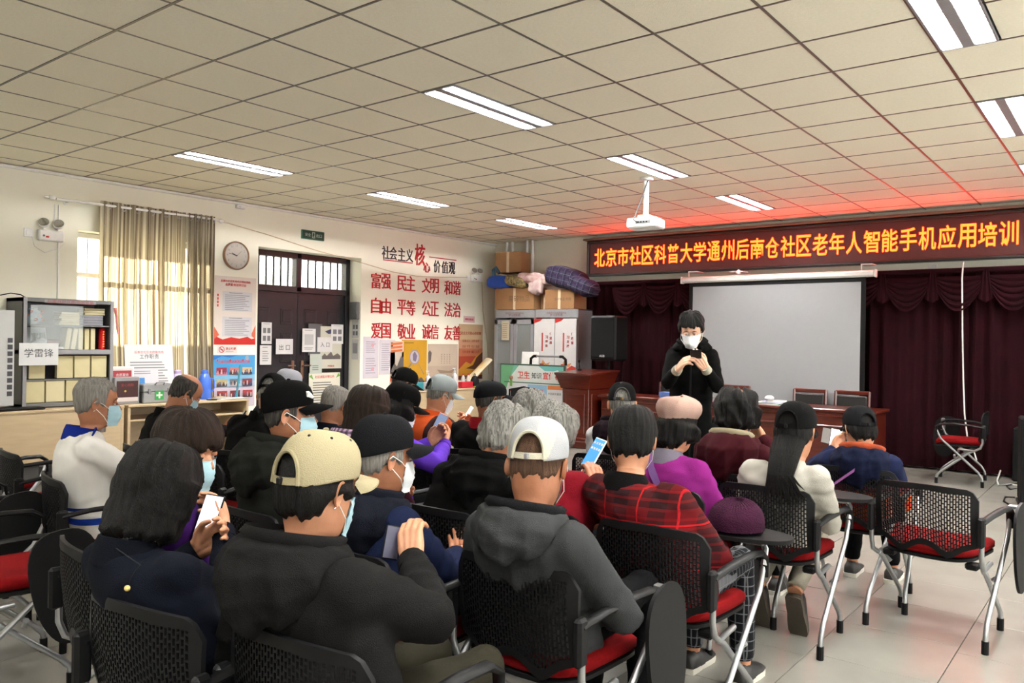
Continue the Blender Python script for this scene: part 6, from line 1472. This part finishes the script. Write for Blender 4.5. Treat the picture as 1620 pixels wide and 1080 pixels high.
    if hstyle: hair(hstyle, T, t, hairm or M_hairblack, capped=hat is not None)
    if hat is not None: headwear(hat.get('kind', 'cap'), hat, T, t, hatm)
    if msk: mask('cup' if msk == 'cup' else 'flat', T, t, M_maskblue if msk == 'blue' else M_maskwhite)
    if glasses:
        g = MB()
        for s_ in (-1, 1): g.tube(T(np.array([(s_ * .032 + .022 * math.cos(a), .104 - .0 * a, .0 + .016 * math.sin(a)) for a in np.linspace(0, 2 * PI, 18)[:-1]])), .0014, 5, closed=True).tube(T(np.array([(s_ * .054, .102, .004), (s_ * .078, .06, .008), (s_ * .083, -.01, .006)])), .0014, 5)
        g.tube(T(np.array([(-.01, .104, .003), (.01, .104, .003)])), .0014, 5); g.build('glasses', M_silver, t)
    return dict(t=t, T=T, Rb=Rb, base=base, arms=ar, spine=spine, ct=ct, jk=jk, Rh=Rh, h=h, hz=hz, w=w, JV=JV)
def hash_(k): return sum(ord(c) * (i + 7) for i, c in enumerate(k)) % 9973
M_trouser = cloth('dark_trousers', (26, 26, 30)); M_shoe = mat('dark_shoe', srgb(30, 28, 28), 0.5); M_sole = mat('pale_sole', srgb(190, 186, 176), 0.7); M_soledark = mat('brown_sole', srgb(62, 54, 44), 0.7, bump=.4, bscale=120)
M_maskblue = mat('pale_blue_mask', srgb(152, 186, 198), 0.85, var=.05); M_maskwhite = mat('white_mask', srgb(214, 218, 222), 0.85, var=.04)
def to_world(p, q): return p['base'] + p['Rb'] @ np.asarray(q, float)
def phone(p, c, n, up, label, screen=(210, 214, 226), body=None, lit=.7, w=.075, h=.155, icons=0, name='smartphone'):
    """c local centre, n screen normal (local), up local"""
    if isinstance(n, str): n = p['h'] - np.asarray(c)
    c = to_world(p, c); n = nrm(p['Rb'] @ np.asarray(n, float)); u = nrm(np.cross(p['Rb'] @ np.asarray(up, float), n)); v = np.cross(n, u)
    B = np.stack([u, v, n], 1)
    t = empty(name, tuple(c), 0, label, 'phone', 'smartphones in hands')
    MB().box((0, 0, 0), (w, h, .009), B, bev=.0035).build('casing', body or M_black, t)
    lit = lit / 2.6
    sm_ = emis('screen_%d' % len(bpy.data.materials), srgb(*screen), lit)
    MB().box(n * .0047, (w * .9, h * .93, .0008), B).build('screen', sm_, t)
    if icons:
        g = MB()
        for i in range(icons): g.box(n * .0054 + u * (-.024 + .016 * (i % 4)) + v * (.05 - .03 * (i // 4)), (.010, .012, .0004), B)
        g.build('icons', flat((240, 240, 250)), t)
    return t
# ---------------------------------------------------------------- the audience
PEOPLE = {}
def who(key, label, px, py, D, yb, yh, ch=None, chlabel=None, **k):
    H = AT(px, py, D); hd = dict(k.pop('hands', {})); lean = k.get('lean', .16)
    lat = k.get('lat', 0.0); Rb = Rz(R(yb)); base = H - Rb @ np.array([lat, lean, 0]); base[2] = 0
    for q, v in list(hd.items()):
        if len(v) == 4 and v[0] == 'px': hd[q] = tuple(Rb.T @ (AT(*v[1:]) - base))
    p = person(key, label, H, R(yb), R(yh), hands=hd, **k)
    PEOPLE[key] = p
    if ch is not None or chlabel:
        c = to_world(p, (0, .04, 0)); chair(c[0], c[1], R(k.get('cyaw', yb)), chlabel, ch)
    return p
def on_back(p, x, z, off=.006):
    V = p['JV']; d = (V[:, 0] - x) ** 2 + (V[:, 2] - z) ** 2; m = d < .022 ** 2
    return np.array([x, (V[m, 1].min() if m.any() else -.14) - off, z])
def loc_px(p, x, y, D): return p['Rb'].T @ (AT(x, y, D) - p['base'])
CL = cloth
M_red_plaid = plaid('red_black_plaid', srgb(74, 10, 14), [('X', .15, 0, .42, srgb(18, 16, 18), .62), ('Z', .17, 0, .42, srgb(18, 16, 18), .62), ('X', .15, .68, .72, srgb(150, 20, 26), .8), ('Z', .17, .68, .72, srgb(150, 20, 26), .8), ('Z', .034, 0, .3, srgb(110, 14, 18), .35)])
M_pink_check = plaid('lilac_check', srgb(180, 150, 178), [('X', .024, 0, .5, srgb(30, 22, 40), .7), ('Z', .024, 0, .5, srgb(30, 22, 40), .7)])
M_dark_check = plaid('dark_check', srgb(20, 20, 24), [('X', .035, 0, .16, srgb(110, 112, 116), .6), ('Z', .04, 0, .12, srgb(110, 112, 116), .6), ('Y', .035, 0, .14, srgb(110, 112, 116), .5)])
M_varsity = plaid('white_fleece_navy_bands', srgb(206, 204, 200), [('Z', 10, .0630, .0646, srgb(28, 50, 130), 1), ('Z', 10, .0560, .0592, srgb(28, 60, 160), 1)])
M_purple = plaid('purple_magenta_panels', srgb(52, 20, 84), [('X', 10, .0, .009, srgb(150, 20, 96), 1), ('X', 10, .991, 1.0, srgb(150, 20, 96), 1), ('Z', 10, .098, .2, srgb(150, 20, 96), .9)])
M_purple2 = plaid('violet_jacket', srgb(88, 50, 168), [('Z', 10, .0985, .2, srgb(176, 20, 120), 1)])
M_orange = plaid('orange_brown_jacket', srgb(166, 66, 24), [('X', 10, .010, .02, srgb(40, 24, 24), 1), ('Z', 10, .05, .072, srgb(34, 22, 24), 1)])
M_boycoat = plaid('navy_orange_coat', srgb(18, 24, 50), [('Z', 10, .046, .0655, srgb(206, 84, 34), 1), ('Z', 10, .0655, .069, srgb(110, 24, 48), 1), ('Z', 10, .056, .058, srgb(200, 30, 30), 1)])

p = who('p1', 'elderly man with cropped grey hair in a white fleece with blue collar', 152, 636, 4.1, -12, -22, None, 'black chair under the man in the white fleece', pitch=.05, lean=0.0, top=M_varsity, hairm=M_hairgrey2, hstyle='crop', skin=M_skin2, msk='blue', collar=CL('royal_blue_collar', (24, 48, 150)), hands={'r': (-.10, .26, .82), 'l': (.10, .28, .80), 'hint_r': (1, .1, -.6), 'hint_l': (-1, .1, -.6)}, wide=0.95, cuff=CL('navy_cuff', (28, 56, 150)))
q = MB(); ct = p['ct']
for s_ in (-1, 1): q.prism([(0, 0), (.11, .03), (.12, -.04), (.03, -.13)], (ct + np.array([s_ * .02, .055, .01]), np.array([s_, -.35, 0]), np.array([0, .35, .94]), np.array([0, 1, .2])), .008)
q.build('collar_flap', bpy.data.materials['royal_blue_collar'], p['jk'])
p = who('p2', 'balding man in a black jacket bent over his phone beside the wall desk', 293, 622, 5.3, -8, -16, None, 'black chair under the balding man by the wall desk', pitch=.55, lean=0.12, top=CL('black_jacket', (16, 16, 18)), hairm=M_hairdark, hstyle='balding', skin=M_skin2, msk='blue', hands={'r': ('px', 364, 682, 5.65), 'l': ('px', 352, 680, 5.65)}, wide=0.95)
c = loc_px(p, 378, 664, 5.7); phone(p, c, (-.3, -.75, .6), (0, .6, .8), 'dark phone held by the balding man near the wall desk', (120, 130, 140), lit=.4)
p = who('p3', 'woman with short brown hair in a purple and magenta coat, blue mask', 296, 712, 2.72, -8, -72, 'folded', 'black chair under the woman in the purple and magenta coat', pitch=0.15, lean=0.08, top=M_purple, hairm=M_hairbrown, hstyle='fringe', msk='blue', wide=0.92, hands={'r': (.08, .28, .60), 'l': (-.06, .28, .60)}, lat=0.2)
p = who('p4', 'woman with a black bob, dark navy top and beaded necklace', 247, 779, 2.33, 6, 12, None, 'black chair under the woman with the black bob and navy top', pitch=.42, lean=-0.04, top=CL('dark_navy_knit', (20, 27, 46)), hairm=M_hairblack, hstyle='bob', msk='blue', wide=0.88, collar=CL('navy_neck', (16, 22, 38)), hands={'r': ('px', 352, 838, 2.6), 'l': ('px', 310, 870, 2.55), 'bend_r': (-.5, .2, .3)}, scale=1.02, lat=-0.16)
c = loc_px(p, 331, 816, 2.6); phone(p, c, 'face', (0, .25, .95), 'white screened phone held up by the woman with the black bob', (232, 230, 240), lit=.8, w=.07, h=.14)
q = MB(); ct = p['ct']
bd = []
for i in range(31):
    a = R(-90) + R(250) * (i / 30 - .5); b_ = ct + np.array([.068 * math.cos(a), .066 * math.sin(a), .045 - .01 * math.cos(a + PI / 2)]); bd.append(b_); q.ell(b_, (.0045,) * 3, 8, 6)
q.tube(bd, .0014, 5).tube([bd[15], *[on_back(p, 0, p['spine'](q_)[2], .002) for q_ in (.97, .94, .91, .88, .85)]], .0014, 5)
nk = q.build('bead_necklace', M_black, None); nk.parent = p['t']; MB().ell(on_back(p, 0, p['spine'](.84)[2], .006), (.008,) * 3, 10, 8).build('gold_bead', flat((226, 196, 120), .3), nk)
M_capblack = CL('black_cap_cotton', (18, 18, 20)); M_capdark = CL('charcoal_cap', (40, 41, 46))
p = who('p5', 'man in a black cap with white mark, looking right, dark olive hooded jacket', 457, 654, 3.45, -2, -42, None, 'black chair under the man in the black cap and olive jacket', pitch=.0, lean=0.02, top=CL('dark_olive_jacket', (50, 52, 46)), hairm=M_hairdark, hstyle='crop', skin=M_skin2, msk='blue', hat=dict(mark=True), hatm=dict(cap=M_capblack), hood=dict(big=1.15), wide=0.92)
p = who('p6', 'man in a beige cap and charcoal hooded fleece, right hand raised, back to us', 503, 772, 2.08, 4, 2, None, 'black chair under the man in the beige cap', pitch=.18, lean=-0.04, top=CL('charcoal_fleece', (44, 43, 43)), hairm=M_hairblack, hstyle='short', msk='blue', hat=dict(eyelets=True, arch=True), hatm=dict(cap=CL('beige_cotton', (190, 178, 144), .04), strap=CL('beige_strap', (182, 170, 136), .04)), hood=dict(big=1.05), wide=0.94, trouser=CL('olive_trousers', (72, 68, 54)), sleeve_r=1.08, hands={'r': ('px', 652, 886, 2.36), 'bend_r': (-.1, .2, 1.2), 'palm_r': (-.3, 1, -.1), 'hint_r': (1, -.1, -.7), 'l': (-.17, .10, .60)}, scale=1.04, lat=-0.09)
c = loc_px(p, 620, 858, 2.42); phone(p, c, (.9, -.5, .3), (0, .3, 1), 'dark phone in the raised hand of the man in the beige cap', (60, 60, 80), lit=.15, w=.05, h=.1)
p = who('p7', 'man in a dark cap and navy coat, white mask, beside the beige cap', 606, 722, 2.85, 0, -20, None, 'black chair under the man in the navy coat', pitch=0.05, lean=0.0, top=CL('navy_coat', (32, 44, 84)), hairm=M_hairgrey2, hstyle='crop', skin=M_skin2, msk='white', hat=dict(arch=False), hatm=dict(cap=M_capdark), hood=dict(big=1.1, mat=CL('navy_hood', (34, 38, 54))), hands={'r': ('px', 722, 878, 3.15), 'l': ('px', 716, 888, 3.15), 'palm_r': (-.3, 0, 1)}, wide=0.92, scale=1.04)
c = loc_px(p, 738, 866, 3.25); phone(p, c, (-.1, -.5, .85), (.4, .8, .4), 'silver edged phone held flat by the man in the navy coat', (150, 140, 128), lit=.3, body=M_silver)
p = who('p8', 'man in a white and grey panelled cap and grey hoodie', 850, 737, 2.68, 0, 20, 'folded', 'black chair with folded tablet under the man in the grey hoodie', pitch=.28, lean=-0.07, top=CL('grey_hoodie', (84, 86, 88)), hairm=hairmat('buzz_cut', srgb(70, 50, 38), srgb(104, 78, 60)), hstyle='buzz', skin=M_skin2, msk='white', hands={'r': (.04, .22, .60), 'l': (-.12, .18, .60), 'hint_r': (1, -.2, -.5)}, hat=dict(two=True), hatm=dict(cap=CL('pale_grey_cotton', (186, 188, 192), .04), cap2=CL('cream_cotton', (214, 208, 190), .04), strap=CL('cream_strap', (206, 200, 180), .04), buckle=M_greymetal), hood=dict(big=.82, lining=CL('dark_lining', (42, 42, 46))), wide=0.9, scale=1.12, lat=0.0)
p = who('p9', 'person with short black hair in a red and black plaid coat', 1000, 697, 3.35, 0, 24, 'open', 'black chair with open tablet under the person in the red plaid coat', pitch=.30, lean=-0.02, top=M_red_plaid, hairm=M_hairblack, hstyle='short', msk='white', collar=CL('black_collar', (26, 24, 26)), wide=0.95, trouser=M_dark_check, fold=.012, lat=-0.18, scale=1.06)
p = who('p10', 'woman in a pink flat cap and bright magenta coat', 1071, 674, 4.1, 0, -14, 'folded', 'black chair under the woman in the magenta coat', pitch=.25, lean=0.02, top=CL('magenta_wool', (158, 44, 140), .08), hairm=M_hairblack, hstyle='bobshort', hat=dict(kind='beret', h=.85), hatm=dict(cap=CL('pink_cotton', (196, 162, 150), .14)), collar=CL('grey_lilac_collar', (140, 134, 150)), wide=0.9, glasses=True)
pts = [p['spine'](q_) for q_ in (.95, .8, .5, .2)]
q = MB(); P = []
for u in np.linspace(0, 1, 14):
    xx = -.08 + .24 * u; zz = p['spine'](1.02 - .95 * u)[2]; P.append([on_back(p, xx - .018, zz), on_back(p, xx + .018, zz + .012)])
q.grid(P).build('shoulder_strap', CL('lilac_strap', (150, 110, 180)), p['jk'])
p = who('p11', 'person with thinning messy black hair in a maroon hoodie, hand at the chin', 1165, 657, 4.55, 4, 6, None, 'black chair under the person in the maroon hoodie', pitch=.30, lean=0.02, top=CL('maroon_hoodie', (84, 22, 34)), hairm=M_hairblack, hstyle='messy', hood=dict(big=1.25, lining=CL('cream_collar', (180, 168, 140))), hands={'r': ('px', 1206, 694, 4.7), 'bend_r': (-.8, .2, .9), 'palm_r': (-.6, -.5, .3), 'hint_r': (1, .1, -.9)}, msk='white', wide=0.9)
p = who('p12', 'long haired woman in a black cap and white jacket', 1258, 684, 4.05, 0, -2, 'open', 'mesh back chair with open tablet under the long haired woman', pitch=.22, lean=-0.04, top=CL('white_jacket', (196, 192, 182), .05), hairm=M_hairblack, hstyle='short', hat=dict(), hatm=dict(cap=M_capblack), trouser=CL('cream_trousers', (190, 182, 166), .05), feet=(.13, .0), extras=dict(toe=-1.15, sole=M_soledark, fz=.24), wide=0.88, lat=0.1, scale=1.08)
# long hair falling down the back
q = MB(); rr = random.Random(4)
for k in range(46):
    a = (k / 45 - .5) * 1.8; a0 = p['T'](np.array([[.072 * math.sin(a * 1.5), -.098 * math.cos(a * 1.3), -.01 - .02 * rr.random()]]))[0]
    e0 = p['spine'](.52 + .25 * rr.random()); ex = .115 + a * .10 + rr.uniform(-.035, .035); end = on_back(p, ex, e0[2], .012)
    m1 = on_back(p, .10 + a * .06, p['spine'](.92)[2], .03); q.tube([a0, a0 * .6 + m1 * .4 + np.array([0, -.02, 0]), m1, m1 * .45 + end * .55 + np.array([0, -.01, 0]), end], [.011, .013, .010, .006, .0012], 6, flat=.6)
q.build('long_hair', M_hairblack, p['t'], angle=80)
p = who('p13', 'boy in a dark cap and navy coat with orange hem and pink strap', 1360, 679, 4.8, 4, 40, None, 'black chair under the boy in the navy and orange coat', pitch=.25, lean=0, top=M_boycoat, hairm=M_hairblack, hstyle='short', hat=dict(h=.14), hatm=dict(cap=M_capdark), hood=dict(big=1.1, mat=CL('navy_hood_two', (28, 36, 70)), lining=CL('orange_lining', (176, 80, 50), .4)), wide=0.95, scale=1.0, msk='white', hands={'l': ('px', 1318, 712, 5.15), 'bend_l': (.2, .3, .5)})
P = []
for a_, b_, c_ in ((.075, -.10, .02), (.05, -.165, -.01), (.0, -.20, -.06), (-.06, -.20, -.11), (-.12, -.17, -.16), (-.17, -.12, -.21)):
    c = p['ct'] + np.array([a_, b_, c_]); P.append([c + np.array([-.006, 0, -.014]), c + np.array([.006, 0, .014])])
MB().grid(P).build('shoulder_strap', CL('pink_strap', (178, 110, 180)), p['jk'])
c = loc_px(p, 1322, 694, 5.3); phone(p, c, (.3, -.7, .6), (0, .5, .8), 'white phone held by the boy in the dark cap', (226, 228, 234), lit=.6)
p = who('p14', 'person with thick grey hair in a black hooded coat in front of the white cap', 797, 688, 3.6, 2, -6, None, 'black chair under the grey haired person in the black coat', pitch=.50, lean=0.16, top=CL('black_coat', (13, 13, 14)), hairm=M_hairgrey, hstyle='fluffy', skin=M_skin2, msk='white', hood=dict(big=1.1), wide=1.0, lat=0.12)
p = who('p15', 'person with wavy grey hair in a red coat mostly hidden by the white cap', 872, 690, 3.65, 0, -2, None, 'red seat chair under the grey haired person in red', pitch=.45, lean=0.08, top=CL('crimson_coat', (150, 24, 40), .08), hairm=M_hairgrey, hstyle='fluffy', skin=M_skin2, hands={'r': ('px', 945, 768, 3.75), 'bend_r': (-.1, .3, 1.0), 'palm_r': (-.5, .4, .1), 'hint_r': (1, -.2, -.6)}, wide=1.0, scale=1.05, lat=-0.1)
c = loc_px(p, 940, 716, 3.9); phone(p, c, (-.1, -.8, .5), (.25, .5, .8), 'white phone with blue icon screen beside the red plaid coat', (60, 130, 226), lit=.9, body=M_white, icons=8)
p = who('p16', 'woman with a black cap in a violet jacket with magenta shoulders', 632, 644, 4.65, -8, -26, None, 'black chair under the woman in the violet jacket', pitch=.40, lean=0.06, top=M_purple2, hairm=M_hairblack, hstyle='curly', msk='white', hat=dict(arch=False), hatm=dict(cap=M_capblack), collar=CL('lilac_collar', (190, 170, 206)), hands={'l': ('px', 680, 700, 4.9), 'r': ('px', 704, 702, 4.9), 'bend_l': (.1, .2, .6), 'bend_r': (-.1, .2, .6)}, wide=0.95)
c = loc_px(p, 694, 674, 5.02); phone(p, c, (.25, -.9, .35), (.25, .2, .95), 'large phone with grey blue screen held up by the woman in violet', (112, 130, 160), lit=.7, body=flat((190, 110, 100), .4), w=.08, h=.165)
p = who('p17', 'man in a pale grey cap and orange and brown jacket reading a bright phone', 697, 624, 5.8, -10, -24, None, 'chair under the man in the orange jacket', pitch=.35, lean=0.08, top=M_orange, hairm=M_hairgrey, hstyle='crop', msk='white', hat=dict(), hatm=dict(cap=CL('pale_cap', (160, 168, 170), .12), strap=CL('pale_strap', (120, 136, 134))), hands={'r': ('px', 733, 676, 6.1), 'l': ('px', 724, 678, 6.1), 'bend_r': (-.1, .2, .4), 'bend_l': (.1, .2, .4)}, wide=0.98, scale=1.0)
c = loc_px(p, 739, 657, 6.2); phone(p, c, (-.3, -.8, .5), (.3, .4, .85), 'bright white phone held by the man in the orange jacket', (236, 238, 240), lit=.9, body=M_white)
p = who('p18', 'man in a black cap and dark jacket at the far desk below the yellow poster', 638, 608, 6.8, -6, -26, None, 'chair under the far man in the black cap below the yellow poster', pitch=.45, lean=0.08, top=CL('blue_black_jacket', (16, 18, 26)), hairm=M_hairdark, hstyle='crop', hat=dict(), hatm=dict(cap=M_capblack))
p = who('p19', 'woman with black hair, maroon coat and lilac checked collar', 580, 655, 4.1, 6, 8, None, 'chair under the woman in the maroon coat', pitch=.30, lean=0.05, top=CL('maroon_coat', (72, 18, 36)), hairm=M_hairbrown, hstyle='bob', collar=M_pink_check, hood=dict(big=.75, mat=M_pink_check), wide=0.98)
p = who('p20', 'grey haired man in a dark navy jacket left of the woman in maroon', 530, 641, 5.3, 8, 6, None, 'chair under the grey haired man in the navy jacket', pitch=.35, lean=0.05, top=CL('deep_navy_jacket', (18, 24, 44)), hairm=M_hairgrey2, hstyle='crop', skin=M_skin2)
p = who('p21', 'person in a black cap with grey hair behind and a wide black coat', 430, 626, 5.2, 12, 34, None, 'chair under the person in the wide black coat', pitch=.55, lean=0.12, top=CL('wide_black_coat', (15, 15, 16)), hairm=M_hairgrey, hstyle='crop', hat=dict(), hatm=dict(cap=M_capblack), wide=1.05)
p = who('p22', 'person in a pale grey cap behind the man in the white marked black cap', 455, 612, 6.4, 14, -20, None, 'chair under the person in the pale grey cap', pitch=.2, lean=0.05, top=CL('slate_jacket', (60, 62, 70)), hairm=M_hairgrey, hstyle='short', hat=dict(arch=False), hatm=dict(cap=CL('lilac_grey_cap', (170, 170, 180), .1)))
p = who('p23', 'man in a dark peaked cap and red collar left of the notice board', 776, 632, 5.3, 6, -28, None, 'chair under the man in the black flat cap', pitch=.12, lean=0.02, top=CL('black_red_jacket', (20, 18, 20)), hairm=M_hairdark, hstyle='crop', skin=M_skin2, hat=dict(kind='cap', arch=False, h=.125), hatm=dict(cap=M_capdark), collar=CL('red_collar', (150, 20, 30)))
p = who('p24', 'person with light grey hair half hidden between the two grey haired people', 838, 656, 4.6, 6, 20, None, 'chair under the half hidden light grey haired person', pitch=.25, lean=0.05, top=CL('grey_coat_two', (56, 56, 62)), hairm=M_hairgrey, hstyle='fluffy', skin=M_skin2)
p = who('p25', 'volunteer in a black cap, white vest with red lettering and dark hood', 984, 640, 5.2, 8, 30, None, 'black chair under the volunteer in the white vest', pitch=.30, lean=0.04, top=CL('white_vest', (206, 204, 204), .04), hairm=M_hairgrey, hstyle='crop', hat=dict(), hatm=dict(cap=M_capblack, strap=flat((30, 28, 26)), buckle=flat((150, 120, 60))), hood=dict(big=1.0, mat=CL('aubergine_hood', (46, 22, 38))), wide=0.92)
g = MB(); put_text(g, '新时代文明', (on_back(p, -.03, p['spine'](.45)[2], .014), np.array([1, 0, 0]), np.array([0, 0, 1]), np.array([0, -1, 0])), .22, .045, .01, 0, 0.0); g.build('vest_lettering', M_inkred, p['jk'], smooth=False)
# standing speaker
M_cuffw = CL('cream_cuff', (206, 200, 180), .04)
p = who('p0', 'man standing at the front in a long black coat and white mask', 1094, 521, 5.9, 204, 200, stand=True, pitch=.42, lean=.10, top=CL('black_parka', (16, 17, 18)), hairm=M_hairblack, hstyle='mop', msk='cup', hood=dict(big=.9), cuff=M_cuffw, glasses=True, hipz=.86, hands={'r': ('px', 1073, 583, 5.62), 'l': ('px', 1115, 581, 5.62), 'bend_r': (-.6, .1, .7), 'bend_l': (.5, .1, .6), 'palm_r': (-.8, .3, .4), 'palm_l': (.6, -.2, .8), 'hint_r': (.45, -.4, -1), 'hint_l': (-.45, -.4, -1)}, wide=0.84, skin=mat('fair_skin', srgb(214, 168, 142), .5, var=.05), scale=0.96)
c = loc_px(p, 1101, 560, 5.5); phone(p, c, (0, -.35, .9), (0, .9, .35), 'black phone held by the standing man', (90, 90, 96), lit=.2, body=M_black)
# coat skirt of the standing man
P = []
for z, a, b in ((.92, .215, .17), (.75, .225, .175), (.55, .235, .18), (.42, .24, .18), (.40, .235, .175), (.42, .225, .165), (.8, .2, .15)):
    P.append([(a * math.cos(q_) * (1 + .02 * math.sin(q_ * 9)), b * math.sin(q_) * (1 + .03 * math.sin(q_ * 7)), z) for q_ in np.linspace(0, 2 * PI, 49)[:-1]])
MB().grid(P, closed_u=True).build('coat_skirt', bpy.data.materials['black_parka'], p['jk'])
MB().box((0, .168, .95), (.012, .02, .9)).build('zip', M_black, p['jk'])
# purple beanie on the open tablet
pc = [o for o in C.objects if o.get('label') == 'black chair with open tablet under the person in the red plaid coat'][0]
bpy.context.view_layer.update()
w_ = pc.matrix_world @ Vector((.16, .23, .717))
P = []
for q_ in np.linspace(0, 1, 14):
    k = math.cos(q_ * PI / 2) ** .8 * (1 + .1 * math.sin(q_ * PI)); P.append([((.105 + .012 * math.sin(a * 3 + 2)) * k * math.cos(a), (.13 + .01 * math.cos(a * 2)) * k * math.sin(a), .012 + .12 * math.sin(q_ * PI / 2) * (1 + .05 * math.sin(a * 2 + 1)) + .0015 * math.cos(a * 40)) for a in np.linspace(0, 2 * PI, 81)[:-1]])
o = MB().grid(P, closed_u=True, cap0=True, cap1=True).build('knitted_hat', mat('plum_knit', srgb(44, 15, 34), .95, var=.2, scale=30, bump=.6, bscale=160, spec=.1)); o.location = w_; tag(o, 'plum knitted hat lying on the open tablet beside the red plaid coat', 'hat')
MB().ell((-.1, .05, .03), (.012, .006, .012), 8, 6).build('hat_pin', flat((200, 170, 90), .3), o)
